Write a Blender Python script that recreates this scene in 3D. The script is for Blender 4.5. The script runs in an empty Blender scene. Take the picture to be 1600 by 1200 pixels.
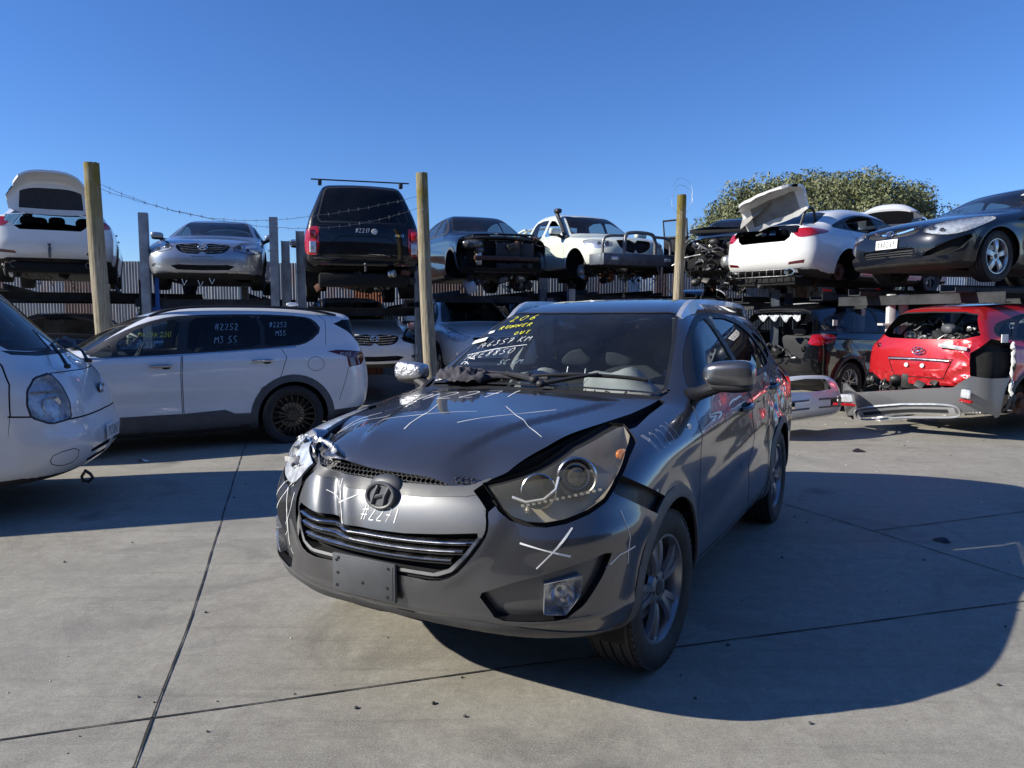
import bpy, bmesh, math, random
import numpy as np
from mathutils import Vector, Matrix
from mathutils.bvhtree import BVHTree
R_ = math.radians
SC = bpy.context.scene
# ---------------------------------------------------------------- camera, sky, sun, exposure
cam_d = bpy.data.cameras.new('camera'); cam = bpy.data.objects.new('camera', cam_d); SC.collection.objects.link(cam)
cam.location = (0, 0, 1.50); cam.rotation_euler = (math.pi/2-.0875, 0, 0)
cam_d.sensor_width = 36; cam_d.lens = 36*1160/1600; cam_d.clip_end = 2000; cam_d.clip_start = .05
SC.camera = cam
SUN_AZ, SUN_EL = R_(190), R_(29)            # direction towards the sun, counter-clockwise from +x
world = bpy.data.worlds.new('World'); SC.world = world; world.use_nodes = True
wn = world.node_tree; wn.nodes.clear()
sky = wn.nodes.new('ShaderNodeTexSky'); sky.sky_type = 'NISHITA'; sky.sun_disc = False
sky.sun_elevation = SUN_EL; sky.sun_rotation = math.pi/2-SUN_AZ; sky.altitude = 60; sky.air_density = 1.0; sky.dust_density = 0; sky.ozone_density = 3.5
bg = wn.nodes.new('ShaderNodeBackground'); bg.inputs[1].default_value = .088
wo = wn.nodes.new('ShaderNodeOutputWorld'); hs_ = wn.nodes.new('ShaderNodeHueSaturation'); hs_.inputs['Saturation'].default_value = 1.12; wn.links.new(sky.outputs[0], hs_.inputs['Color'])
mx_ = wn.nodes.new('ShaderNodeMix'); mx_.data_type = 'RGBA'; mx_.blend_type = 'MULTIPLY'; mx_.inputs[0].default_value = 1; mx_.inputs[7].default_value = (.745, .925, 1.31, 1); wn.links.new(hs_.outputs[0], mx_.inputs[6]); wn.links.new(mx_.outputs[2], bg.inputs[0]); wn.links.new(bg.outputs[0], wo.inputs[0])
sd = bpy.data.lights.new('sun', 'SUN'); sd.energy = 5.0; sd.angle = R_(.5); sd.color = (1, .95, .84)
so = bpy.data.objects.new('sun', sd); SC.collection.objects.link(so)
so.rotation_euler = Vector((math.cos(SUN_AZ)*math.cos(SUN_EL), math.sin(SUN_AZ)*math.cos(SUN_EL), math.sin(SUN_EL))).to_track_quat('Z', 'Y').to_euler()
SC.view_settings.view_transform = 'Standard'; SC.view_settings.look = 'None'; SC.view_settings.gamma = 1; SC.view_settings.exposure = .43
SC.render.resolution_x = 1024; SC.render.resolution_y = 768
SC.render.engine = 'CYCLES'; SC.cycles.max_bounces = 8; SC.cycles.transparent_max_bounces = 16; SC.cycles.caustics_reflective = False; SC.cycles.caustics_refractive = False

# ---------------------------------------------------------------- implicit car shells (numpy)
def pch(xk, yk, x):
    xk = np.asarray(xk, float); yk = np.asarray(yk, float)
    if xk[0] > xk[-1]: xk, yk = xk[::-1], yk[::-1]
    h = np.diff(xk); d = np.diff(yk)/h; m = np.zeros(len(xk))
    m[0] = d[0]; m[-1] = d[-1]
    for i in range(1, len(xk)-1):
        m[i] = 0 if d[i-1]*d[i] <= 0 else 2*d[i-1]*d[i]/(d[i-1]+d[i])
    x = np.clip(x, xk[0], xk[-1]); i = np.clip(np.searchsorted(xk, x)-1, 0, len(h)-1)
    t = (x-xk[i])/h[i]; t2 = t*t; t3 = t2*t
    return (2*t3-3*t2+1)*yk[i]+(t3-2*t2+t)*h[i]*m[i]+(-2*t3+3*t2)*yk[i+1]+(t3-t2)*h[i]*m[i+1]

def sstep(a, b, x):
    t = np.clip((x-a)/(b-a), 0, 1); return t*t*(3-2*t)

def chaikin(p, it=2, closed=True, w=.25):
    p = np.asarray(p, float)
    for _ in range(it):
        q = np.roll(p, -1, 0) if closed else p[1:]
        a = p if closed else p[:-1]
        n = np.empty((2*len(a), p.shape[1])); n[0::2] = a*(1-w)+q*w; n[1::2] = a*w+q*(1-w)
        if not closed: n = np.vstack([p[:1], n, p[-1:]])
        p = n
    return p

def offpoly(p, d):
    p = np.asarray(p, float); a = np.roll(p, 1, 0); b = np.roll(p, -1, 0)
    e1 = p-a; e2 = b-p
    e1 /= np.linalg.norm(e1, axis=1)[:, None]+1e-9; e2 /= np.linalg.norm(e2, axis=1)[:, None]+1e-9
    n1 = np.stack([e1[:, 1], -e1[:, 0]], 1); n2 = np.stack([e2[:, 1], -e2[:, 0]], 1)
    s = np.sum(p[:, 0]*b[:, 1]-b[:, 0]*p[:, 1]); sg = 1 if s > 0 else -1
    n = n1+n2; l = np.maximum(np.sum(n*n1, 1), .5)
    return p+sg*d*n/l[:, None]

def inpoly(u, v, P):
    r = np.zeros(u.shape, bool); j = len(P)-1
    for i in range(len(P)):
        a, b = P[i], P[j]
        if a[1] != b[1]:
            c = ((a[1] > v) != (b[1] > v)) & (u < (b[0]-a[0])*(v-a[1])/(b[1]-a[1])+a[0]); r ^= c
        j = i
    return r

def blur(g, s):
    r = int(3*s)+1; k = np.exp(-.5*(np.arange(-r, r+1)/s)**2); k /= k.sum()
    for ax in (0, 1):
        pad = [(0, 0), (0, 0)]; pad[ax] = (r, r); q = np.pad(g, pad, mode='reflect', reflect_type='odd'); o = np.zeros_like(g)
        for i, w in enumerate(k):
            o += w*(q[i:i+g.shape[0]] if ax == 0 else q[:, i:i+g.shape[1]])
        g = o
    return g

class Grid2:
    def __init__(s, x0, z0, st, g): s.x0, s.z0, s.st, s.g = x0, z0, st, g
    def __call__(s, x, z):
        u = np.clip((x-s.x0)/s.st, 1, s.g.shape[0]-3.001); v = np.clip((z-s.z0)/s.st, 1, s.g.shape[1]-3.001)
        i = u.astype(int); j = v.astype(int); fu = u-i; fv = v-j
        def cub(f): return (-.5*f+f*f-.5*f**3, 1-2.5*f*f+1.5*f**3, .5*f+2*f*f-1.5*f**3, -.5*f*f+.5*f**3)
        wu = cub(fu); wv = cub(fv); o = 0
        for a in range(4):
            for b in range(4): o = o+wu[a]*wv[b]*s.g[i+a-1, j+b-1]
        return o

class Shell:
    """body = smooth max of the side profile (bowed in plan, crowned) and the flanks |y| - half_width(x, z)"""
    def __init__(s, prof, stations, bow=(.1, .5), bowg=.3, rbow=(.08, .3), rbowg=.2, crown=.06, k=.1, kg=.12, zb=1.05, arches=(), flare=.015, soft=1.6, yadd=None, res=.02, pit=4):
        s.P = chaikin(prof, pit); s.a = (bow, bowg, rbow, rbowg, crown, k, kg, zb)
        x0, z0 = s.P.min(0)-.35; x1, z1 = s.P.max(0)+.35; st = .015
        s.b = (s.P[:, 0].min(), s.P[:, 0].max(), s.P[:, 1].min(), s.P[:, 1].max())
        X, Z = np.meshgrid(np.arange(x0, x1, st), np.arange(z0, z1, st), indexing='ij')
        D = np.full(X.shape, 9.)
        A = s.P; B = np.roll(A, -1, 0)
        for a, b in zip(A, B):
            e = b-a; l = e@e
            if l < 1e-12: continue
            t = np.clip(((X-a[0])*e[0]+(Z-a[1])*e[1])/l, 0, 1)
            D = np.minimum(D, np.hypot(X-a[0]-t*e[0], Z-a[1]-t*e[1]))
        D = np.where(inpoly(X, Z, A), -D, D)
        s.sd = Grid2(x0, z0, st, blur(D, soft))
        xs = [q[0] for q in stations]; zc = Z[0]
        rows = np.array([pch([p[0] for p in q[1]], [p[1] for p in q[1]], zc) for q in stations])
        o = np.argsort(xs); xs = np.array(xs)[o]; rows = rows[o]
        W = np.stack([pch(xs, rows[:, j], X[:, 0]) for j in range(len(zc))], 1)
        for (ax, az, ar) in arches:
            r = np.hypot(X-ax, Z-az); W += flare*np.exp(-((r-ar)/.05)**2)*sstep(az-.25, az-.05, Z)
        if yadd: W += yadd(X, Z)
        s.W = Grid2(x0, z0, st, blur(W, 1.4)); s.ymax = W.max(); s.res = res
        s.xm = (s.b[0]+s.b[1])/2
    def f(s, p):
        bow, bowg, rbow, rbowg, crown, k, kg, zb = s.a
        x, y, z = p[..., 0], np.sqrt(p[..., 1]**2+1e-6), p[..., 2]
        g = sstep(zb-.1, zb+.15, z); y2 = y*y; y6 = y2*y2*y2
        sf = sstep(s.xm-.4, s.xm+.6, x); sr = 1-sstep(s.xm-.6, s.xm+.4, x)
        xx = x+sf*((1-g)*(bow[0]*y2+bow[1]*y6)+g*bowg*y2)-sr*((1-g)*(rbow[0]*y2+rbow[1]*y6)+g*rbowg*y2)
        zz = z+crown*y2*sstep(.45, .85, z)
        a = s.sd(xx, zz); b = (y-s.W(x, z))*.95
        kk = k*(1-g)+kg*g; h = np.maximum(kk-np.abs(a-b), 0)/kk
        return np.maximum(a, b)+h*h*kk*.25
    def grad(s, p, e=.006):
        g = np.zeros(p.shape)
        for i in range(3):
            d = np.zeros(3); d[i] = e; g[..., i] = (s.f(p+d)-s.f(p-d))/(2*e)
        return g
    def normal(s, p, e=.012):
        q = p.copy(); sg = np.where(q[..., 1] < 0, -1, 1); q[..., 1] = np.abs(q[..., 1])
        g = s.grad(q, e); 
        g[..., 1] *= np.where(q[..., 1] < 1e-4, 0, 1)
        g /= np.linalg.norm(g, axis=-1)[..., None]+1e-9; g[..., 1] *= sg
        return g
    def mesh(s):
        h = s.res; x0, x1, z0, z1 = s.b
        xs = np.arange(x0-2*h, x1+2.5*h, h); ys = np.arange(-1.5*h, s.ymax+2.5*h, h); zs = np.arange(z0-2*h, z1+2.5*h, h)
        V = np.empty((len(xs), len(ys), len(zs)), np.float32)
        for i in range(0, len(xs), 24):
            G = np.stack(np.meshgrid(xs[i:i+24], ys, zs, indexing='ij'), -1); V[i:i+24] = s.f(G)
        I = V < 0; n = np.zeros(tuple(np.array(V.shape)-1), np.int8)
        for a in (0, 1):
            for b in (0, 1):
                for c in (0, 1): n += I[a:V.shape[0]-1+a, b:V.shape[1]-1+b, c:V.shape[2]-1+c]
        act = (n > 0) & (n < 8); idx = -np.ones(act.shape, int); C = np.argwhere(act); idx[act] = np.arange(len(C))
        P = np.stack([xs[C[:, 0]], ys[C[:, 1]], zs[C[:, 2]]], 1)+h/2
        for _ in range(5):
            d = s.f(P); g = s.grad(P, .008); P = P-np.clip(d, -h, h)[:, None]*g/(np.sum(g*g, 1)[:, None]+1e-6)
        T = []
        for ax in range(3):
            A = np.moveaxis(I, ax, 0); e = A[:-1] != A[1:]; fl = np.moveaxis(A[:-1], 0, ax) if False else A[:-1]
            Q = np.argwhere(e); ins = fl[e]
            ok = (Q[:, 1] > 0) & (Q[:, 2] > 0) & (Q[:, 1] < A.shape[1]-1) & (Q[:, 2] < A.shape[2]-1); Q = Q[ok]; ins = ins[ok]
            J = np.moveaxis(idx, ax, 0)
            c = [J[Q[:, 0], Q[:, 1]-a, Q[:, 2]-b] for a, b in ((1, 1), (0, 1), (0, 0), (1, 0))]
            q = np.stack(c, 1)
            if ax == 1: ins = ~ins
            q[~ins] = q[~ins][:, ::-1]
            T.append(q[:, [0, 1, 2]]); T.append(q[:, [0, 2, 3]])
        T = np.vstack(T); T = P[T]
        nn = np.cross(T[:, 1]-T[:, 0], T[:, 2]-T[:, 0]); T = T[np.linalg.norm(nn, axis=1) > 1e-10]
        # keep y >= 0 only, cut exactly at y = 0
        S = split(T, T[..., 1], T)[0]
        S = S[S[..., 1].mean(1) > 0]; S[..., 1] = np.maximum(S[..., 1], 0)
        return S

def split(T, sv, extra=None):
    """split triangles T (n,3,3) where the signed value sv (n,3) changes sign"""
    sv = np.where(np.abs(sv) < 1e-6, 0, sv); pos = sv >= 0; c = pos.sum(1)
    lone = np.where(c == 1, np.argmax(pos, 1), np.argmin(pos, 1)); x = (c == 1) | (c == 2)
    z = np.take_along_axis(sv, lone[:, None], 1)[:, 0]
    x &= ~((sv == 0).any(1) & ((sv <= 0).all(1)))
    keep = T[~x]; t = T[x]; s = sv[x]; l = lone[x]
    if len(t) == 0: return T, 0
    o = (l[:, None]+np.arange(3))%3; r = np.arange(len(t))[:, None]; t = t[r, o]; s = s[r, o]
    a = s[:, 0]/(s[:, 0]-s[:, 1]); b = s[:, 0]/(s[:, 0]-s[:, 2])
    p = t[:, 0]+(t[:, 1]-t[:, 0])*a[:, None]; q = t[:, 0]+(t[:, 2]-t[:, 0])*b[:, None]
    N = np.concatenate([np.stack([t[:, 0], p, q], 1), np.stack([p, t[:, 1], t[:, 2]], 1), np.stack([p, t[:, 2], q], 1)])
    ar = np.linalg.norm(np.cross(N[:, 1]-N[:, 0], N[:, 2]-N[:, 0]), axis=1)
    return np.concatenate([keep, N[ar > 1e-11]]), 1

def uvof(T, pr):
    if pr == 'S': return T[..., [0, 2]]
    if pr == 'F' or pr == 'R': return T[..., [1, 2]]
    if pr == 'T': return T[..., [0, 1]]
    a = math.radians(pr); return np.stack([-T[..., 0]*math.sin(a)+T[..., 1]*math.cos(a), T[..., 2]], -1)
def dirof(pr):
    if pr == 'S': return np.array([0, 1, 0.])
    if pr == 'F': return np.array([1, 0, 0.])
    if pr == 'R': return np.array([-1, 0, 0.])
    if pr == 'T': return np.array([0, 0, 1.])
    a = math.radians(pr); return np.array([math.cos(a), math.sin(a), 0])

def cut(T, poly, pr, thr=.05, box=None):
    """returns (inside, outside) of the triangle set T for an outline seen along the projection pr"""
    P = np.asarray(poly, float); uv = uvof(T, pr)
    lo, hi = uv.min(1), uv.max(1); m = (hi >= P.min(0)).all(1) & (lo <= P.max(0)).all(1)
    n = np.cross(T[:, 1]-T[:, 0], T[:, 2]-T[:, 0]); n /= np.linalg.norm(n, axis=1)[:, None]+1e-12
    m &= n@dirof(pr) > thr
    if box is not None:
        c = T.mean(1); b = np.array(box, float); m &= (c >= b[0]).all(1) & (c <= b[1]).all(1)
    sub, rest = T[m], T[~m]
    for a, b in zip(P, np.roll(P, -1, 0)):
        e = b-a; L = math.hypot(*e)
        if L < 1e-6 or len(sub) == 0: continue
        uv = uvof(sub, pr); lo, hi = uv.min(1), uv.max(1)
        q = (hi >= np.minimum(a, b)-1e-3).all(1) & (lo <= np.maximum(a, b)+1e-3).all(1)
        if not q.any(): continue
        s = ((uv[q]-a)@np.array([-e[1], e[0]]))/L
        sub = np.concatenate([sub[~q], split(sub[q], s)[0]])
    if len(sub) == 0: return sub, rest
    uv = uvof(sub, pr).mean(1); i = inpoly(uv[:, 0], uv[:, 1], P)
    return sub[i], np.concatenate([rest, sub[~i]])

def band(line, w, closed=False):
    """outline quads of a strip along a polyline"""
    L = [np.array(p, float) for p in line]
    if closed: L.append(L[0])
    out = []
    for a, b in zip(L[:-1], L[1:]):
        e = b-a; l = np.linalg.norm(e)
        if l < 1e-6: continue
        e /= l; n = np.array([-e[1], e[0]])*w/2; a2 = a-e*w*.2; b2 = b+e*w*.2
        out.append([a2-n, b2-n, b2+n, a2+n])
    return out
# ---------------------------------------------------------------- end of the shell code
# ---------------------------------------------------------------- materials
MATS = {}
def nt(name):
    m = bpy.data.materials.new(name); m.use_nodes = True; t = m.node_tree; MATS[name] = m
    return m, t, t.nodes['Principled BSDF']
def setp(b, **k):
    for a, v in k.items(): b.inputs[a.replace('_', ' ')].default_value = v
def noise(t, scale, detail=4, rough=.55, coord='Object', dist=0, vec=None):
    n = t.nodes.new('ShaderNodeTexNoise'); n.inputs['Scale'].default_value = scale; n.inputs['Detail'].default_value = detail
    n.inputs['Roughness'].default_value = rough; n.inputs['Distortion'].default_value = dist
    if vec is None:
        c = t.nodes.new('ShaderNodeTexCoord'); vec = c.outputs[coord]
    t.links.new(vec, n.inputs['Vector']); return n.outputs['Fac']
def ramp(t, fac, stops):
    r = t.nodes.new('ShaderNodeValToRGB'); e = r.color_ramp.elements
    while len(e) < len(stops): e.new(.5)
    for q, (p, c) in zip(e, stops): q.position = p; q.color = (*c, 1) if not isinstance(c, (int, float)) else (c, c, c, 1)
    t.links.new(fac, r.inputs[0]); return r.outputs[0]
def mapv(t, scale=(1, 1, 1), rot=(0, 0, 0), coord='Object'):
    c = t.nodes.new('ShaderNodeTexCoord'); m = t.nodes.new('ShaderNodeMapping'); m.inputs['Scale'].default_value = scale; m.inputs['Rotation'].default_value = rot
    t.links.new(c.outputs[coord], m.inputs[0]); return m.outputs[0]
def bump(t, b, h, s=.3, d=.01):
    n = t.nodes.new('ShaderNodeBump'); n.inputs['Strength'].default_value = s; n.inputs['Distance'].default_value = d
    t.links.new(h, n.inputs['Height']); t.links.new(n.outputs[0], b.inputs['Normal'])
def mixc(t, fac, a, b, mode='MIX'):
    m = t.nodes.new('ShaderNodeMix'); m.data_type = 'RGBA'; m.blend_type = mode
    for s, v in ((0, fac), (6, a), (7, b)):
        if isinstance(v, (int, float)): m.inputs[s].default_value = v if s == 0 else (v, v, v, 1)
        elif isinstance(v, tuple): m.inputs[s].default_value = (*v, 1)
        else: t.links.new(v, m.inputs[s])
    return m.outputs[2]
def simple(name, col, rough=.5, metal=0, coat=0, var=.12, vs=6, bmp=0, bs=40, spec=.5):
    m, t, b = nt(name); setp(b, Roughness=rough, Metallic=metal, Coat_Weight=coat, Coat_Roughness=.04, Specular_IOR_Level=spec)
    f = noise(t, vs, 5)
    c0 = tuple(x*(1-var) for x in col); c1 = tuple(min(1, x*(1+var)) for x in col)
    t.links.new(ramp(t, f, [(.3, c0), (.7, c1)]), b.inputs['Base Color'])
    t.links.new(ramp(t, noise(t, vs*2.3, 4), [(.3, max(0, rough-.08)), (.75, min(1, rough+.1))]), b.inputs['Roughness'])
    if bmp: bump(t, b, noise(t, bs, 3), bmp, .004)
    return m
def paint(name, col, metal=0., rough=.35, coat=1., dirt=.25, dirtcol=(.18, .16, .13), spec=.5, scratch=False):
    """car paint: coloured base, clear coat, road film low down and in patches, trim coloured back side"""
    m, t, b = nt(name); setp(b, Metallic=metal, Roughness=rough, Coat_Weight=coat, Coat_Roughness=.03, Coat_IOR=1.5, Specular_IOR_Level=spec)
    g = t.nodes.new('ShaderNodeNewGeometry'); c = t.nodes.new('ShaderNodeTexCoord')
    sx = t.nodes.new('ShaderNodeSeparateXYZ'); t.links.new(c.outputs['Object'], sx.inputs[0])
    low = t.nodes.new('ShaderNodeMapRange'); low.inputs[1].default_value = .75; low.inputs[2].default_value = .25; t.links.new(sx.outputs[2], low.inputs[0])
    n1 = noise(t, 3.2, 6, .62, vec=mapv(t, (1, 1, 2.4)))
    mm = t.nodes.new('ShaderNodeMath'); mm.operation = 'MULTIPLY_ADD'; t.links.new(low.outputs[0], mm.inputs[0]); mm.inputs[1].default_value = .5; t.links.new(ramp(t, n1, [(.45, 0.), (.8, .6)]), mm.inputs[2])
    m2 = t.nodes.new('ShaderNodeMath'); m2.operation = 'MULTIPLY'; m2.use_clamp = True; t.links.new(mm.outputs[0], m2.inputs[0]); m2.inputs[1].default_value = dirt
    fl = col
    if metal > .2: fl = ramp(t, noise(t, 900, 1), [(.35, tuple(x*.8 for x in col)), (.65, tuple(min(1, x*1.25) for x in col))])
    cc = mixc(t, m2.outputs[0], fl, dirtcol)
    cb = mixc(t, g.outputs['Backfacing'], cc, (.025, .025, .027)); t.links.new(cb, b.inputs['Base Color'])
    inv = t.nodes.new('ShaderNodeMath'); inv.operation = 'SUBTRACT'; inv.inputs[0].default_value = coat; t.links.new(g.outputs['Backfacing'], inv.inputs[1])
    i2 = t.nodes.new('ShaderNodeMath'); i2.operation = 'SUBTRACT'; i2.use_clamp = True; t.links.new(inv.outputs[0], i2.inputs[0]); t.links.new(m2.outputs[0], i2.inputs[1]); t.links.new(i2.outputs[0], b.inputs['Coat Weight'])
    bump(t, b, noise(t, 14, 2), .02, .003)
    t.links.new(ramp(t, noise(t, 5, 5), [(.35, .006), (.8, .05)]), b.inputs['Coat Roughness'])
    if scratch:
        v1 = noise(t, 60, 2, .5, vec=mapv(t, (.15, 6, 6), (.3, .2, .4))); v2 = noise(t, 70, 2, .5, vec=mapv(t, (6, .2, 6), (.1, .5, 1.1)))
        mxs = t.nodes.new('ShaderNodeMath'); mxs.operation = 'MAXIMUM'; t.links.new(v1, mxs.inputs[0]); t.links.new(v2, mxs.inputs[1]); cb2 = mixc(t, ramp(t, mxs.outputs[0], [(.74, 0.), (.80, .5)]), cb, (.35, .35, .36)); t.links.new(cb2, b.inputs['Base Color'])
    return m
def glassm(name, tint=(.7, .75, .76), haze=0, hcol=(.5, .5, .45), ior=1.5, rough=0.0):
    m, t, b = nt(name); o = t.nodes['Material Output']; t.nodes.remove(b)
    tr = t.nodes.new('ShaderNodeBsdfTransparent'); tr.inputs[0].default_value = (*tint, 1)
    gl = t.nodes.new('ShaderNodeBsdfGlossy'); gl.inputs['Roughness'].default_value = rough
    fr = t.nodes.new('ShaderNodeFresnel'); gb = t.nodes.new('ShaderNodeNewGeometry'); im = t.nodes.new('ShaderNodeMapRange'); im.inputs[3].default_value = ior; im.inputs[4].default_value = 1/ior; t.links.new(gb.outputs['Backfacing'], im.inputs[0]); t.links.new(im.outputs[0], fr.inputs[0])
    mx = t.nodes.new('ShaderNodeMixShader'); t.links.new(fr.outputs[0], mx.inputs[0]); t.links.new(tr.outputs[0], mx.inputs[1]); t.links.new(gl.outputs[0], mx.inputs[2])
    df = t.nodes.new('ShaderNodeBsdfDiffuse'); df.inputs[0].default_value = (*hcol, 1)
    m3 = t.nodes.new('ShaderNodeMixShader'); t.links.new(ramp(t, noise(t, 2.5, 6, .65), [(.3, haze*.35), (.75, min(1, haze*1.5))]), m3.inputs[0])
    t.links.new(mx.outputs[0], m3.inputs[1]); t.links.new(df.outputs[0], m3.inputs[2]); t.links.new(m3.outputs[0], o.inputs[0]); return m
# ---------------------------------------------------------------- mesh helpers
def link(name, V, Fc, mats, parent=None, normals=None, smooth=True, midx=None, keep=None):
    me = bpy.data.meshes.new(name); me.from_pydata([tuple(v) for v in V] if not hasattr(V, 'tolist') else V.tolist(), [], Fc if not hasattr(Fc, 'tolist') else Fc.tolist())
    if not isinstance(mats, (list, tuple)): mats = [mats]
    for m in mats: me.materials.append(MATS[m] if isinstance(m, str) else m)
    if midx is not None: me.polygons.foreach_set('material_index', midx)
    me.polygons.foreach_set('use_smooth', [smooth]*len(me.polygons)); me.update()
    if normals is not None: me.normals_split_custom_set_from_vertices(normals.tolist())
    o = bpy.data.objects.new(name, me); SC.collection.objects.link(o)
    if parent is not None: o.parent = parent
    return o
class Geo:
    """collects shapes of one mesh object"""
    def __init__(s): s.V = []; s.F = []; s.I = []; s.n = 0; s.mats = []; s.M = Matrix.Identity(4); s.m = 0
    def use(s, m):
        if m not in s.mats: s.mats.append(m)
        s.m = s.mats.index(m); return s
    def add(s, V, F):
        for v in V: s.V.append(tuple(s.M@Vector(v)))
        for f in F: s.F.append([i+s.n for i in f]); s.I.append(s.m)
        s.n += len(V); return s
    def box(s, c, d, rot=None, bev=0):
        x, y, z = (q/2 for q in d); Rm = Matrix.Identity(3) if rot is None else (rot if isinstance(rot, Matrix) else Matrix.Rotation(rot, 3, 'Z'))
        if bev <= 0:
            V = [Rm@Vector((a*x, b*y, e*z))+Vector(c) for a in (-1, 1) for b in (-1, 1) for e in (-1, 1)]
            return s.add(V, [(0, 1, 3, 2), (4, 6, 7, 5), (0, 4, 5, 1), (2, 3, 7, 6), (0, 2, 6, 4), (1, 5, 7, 3)])
        bm = bmesh.new(); bmesh.ops.create_cube(bm, size=1)
        for v in bm.verts: v.co = Vector((v.co.x*2*x, v.co.y*2*y, v.co.z*2*z))
        bmesh.ops.bevel(bm, geom=bm.edges[:], offset=bev, segments=2, affect='EDGES', profile=.5)
        bm.verts.index_update(); V = [Rm@v.co+Vector(c) for v in bm.verts]; F = [[v.index for v in f.verts] for f in bm.faces]; bm.free()
        return s.add(V, F)
    def tube(s, pts, r, n=8, closed=False, flat=None, caps=True):
        P = [Vector(p) for p in pts]; rr = r if isinstance(r, (list, tuple)) else [r]*len(P); k = len(P); V = []; up = None
        for i, p in enumerate(P):
            a = P[(i-1)%k] if (closed or i > 0) else p; b = P[(i+1)%k] if (closed or i < k-1) else p
            t = (b-a).normalized() if (b-a).length > 1e-9 else Vector((0, 0, 1))
            if up is None: up = t.orthogonal().normalized()
            up = (up-t*up.dot(t)); up = up.normalized() if up.length > 1e-6 else t.orthogonal().normalized()
            w = t.cross(up)
            for j in range(n):
                an = 2*math.pi*j/n+math.pi/n; V.append(p+(up*math.cos(an)+w*math.sin(an))*rr[i])
        F = [(i*n+j, i*n+(j+1)%n, ((i+1)%k)*n+(j+1)%n, ((i+1)%k)*n+j) for i in range(k if closed else k-1) for j in range(n)]
        if not closed and caps: F += [list(range(n))[::-1], [(k-1)*n+j for j in range(n)]]
        return s.add(V, F)
    def lathe(s, prof, c, axis='Y', n=48, seg=(0, 2*math.pi)):
        """prof: (along axis, radius)"""
        full = abs(seg[1]-seg[0]-2*math.pi) < 1e-6; m = n if full else n+1; V = []
        for i in range(m):
            a = seg[0]+(seg[1]-seg[0])*i/n
            for (q, r) in prof:
                u, w = r*math.cos(a), r*math.sin(a)
                V.append(Vector(c)+Vector({'Y': (u, q, w), 'X': (q, u, w), 'Z': (u, w, q)}[axis]))
        k = len(prof); F = [(i*k+j, i*k+j+1, ((i+1)%m)*k+j+1, ((i+1)%m)*k+j) for i in range(n) for j in range(k-1)]
        return s.add(V, F)
    def sell(s, c, d, e=2.5, rot=None, nu=24, nv=16, fn=None):
        """superellipsoid blob"""
        V = []; Rm = Matrix.Identity(3) if rot is None else (rot if isinstance(rot, Matrix) else Matrix.Rotation(rot, 3, 'Z'))
        sp = lambda v: math.copysign(abs(v)**(2/e), v)
        for i in range(nv+1):
            ph = -math.pi/2+math.pi*i/nv
            for j in range(nu):
                th = 2*math.pi*j/nu
                q = Vector((sp(math.cos(ph))*sp(math.cos(th))*d[0]/2, sp(math.cos(ph))*sp(math.sin(th))*d[1]/2, sp(math.sin(ph))*d[2]/2))
                if fn: q = Vector(fn(q))
                V.append(Rm@q+Vector(c))
        return s.add(V, [(i*nu+j, i*nu+(j+1)%nu, (i+1)*nu+(j+1)%nu, (i+1)*nu+j) for i in range(nv) for j in range(nu)])
    def prism(s, poly, axis, a, b):
        """extrude a 2D outline between a and b along an axis"""
        n = len(poly); f = {'Y': lambda u, v, w: (u, w, v), 'X': lambda u, v, w: (w, u, v), 'Z': lambda u, v, w: (u, v, w)}[axis]
        V = [f(u, v, a) for u, v in poly]+[f(u, v, b) for u, v in poly]
        return s.add(V, [list(range(n))[::-1], [n+i for i in range(n)]]+[(i, (i+1)%n, n+(i+1)%n, n+i) for i in range(n)])
    def sheet(s, fn, nu, nv):
        V = [fn(i/nu, j/nv) for i in range(nu+1) for j in range(nv+1)]
        return s.add(V, [(i*(nv+1)+j, (i+1)*(nv+1)+j, (i+1)*(nv+1)+j+1, i*(nv+1)+j+1) for i in range(nu) for j in range(nv)])
    def build(s, name, parent=None, smooth=True, ang=35, fix=True):
        me = bpy.data.meshes.new(name); me.from_pydata(s.V, [], s.F)
        for m in s.mats: me.materials.append(MATS[m])
        me.polygons.foreach_set('material_index', s.I)
        if fix:
            bm = bmesh.new(); bm.from_mesh(me); bmesh.ops.recalc_face_normals(bm, faces=bm.faces); bm.to_mesh(me); bm.free()
        me.polygons.foreach_set('use_smooth', [smooth]*len(me.polygons))
        if smooth: me.set_sharp_from_angle(angle=R_(ang))
        me.update(); o = bpy.data.objects.new(name, me); SC.collection.objects.link(o)
        if parent is not None: o.parent = parent
        return o
def tag(o, label=None, cat=None, group=None, kind=None):
    for k, v in (('label', label), ('category', cat), ('group', group), ('kind', kind)):
        if v: o[k] = v
    return o
def empty(name, loc=(0, 0, 0), rot=(0, 0, 0), parent=None):
    o = bpy.data.objects.new(name, None); o.empty_display_size = .2; SC.collection.objects.link(o); o.location = loc; o.rotation_euler = rot
    if parent is not None: o.parent = parent
    return o
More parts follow.
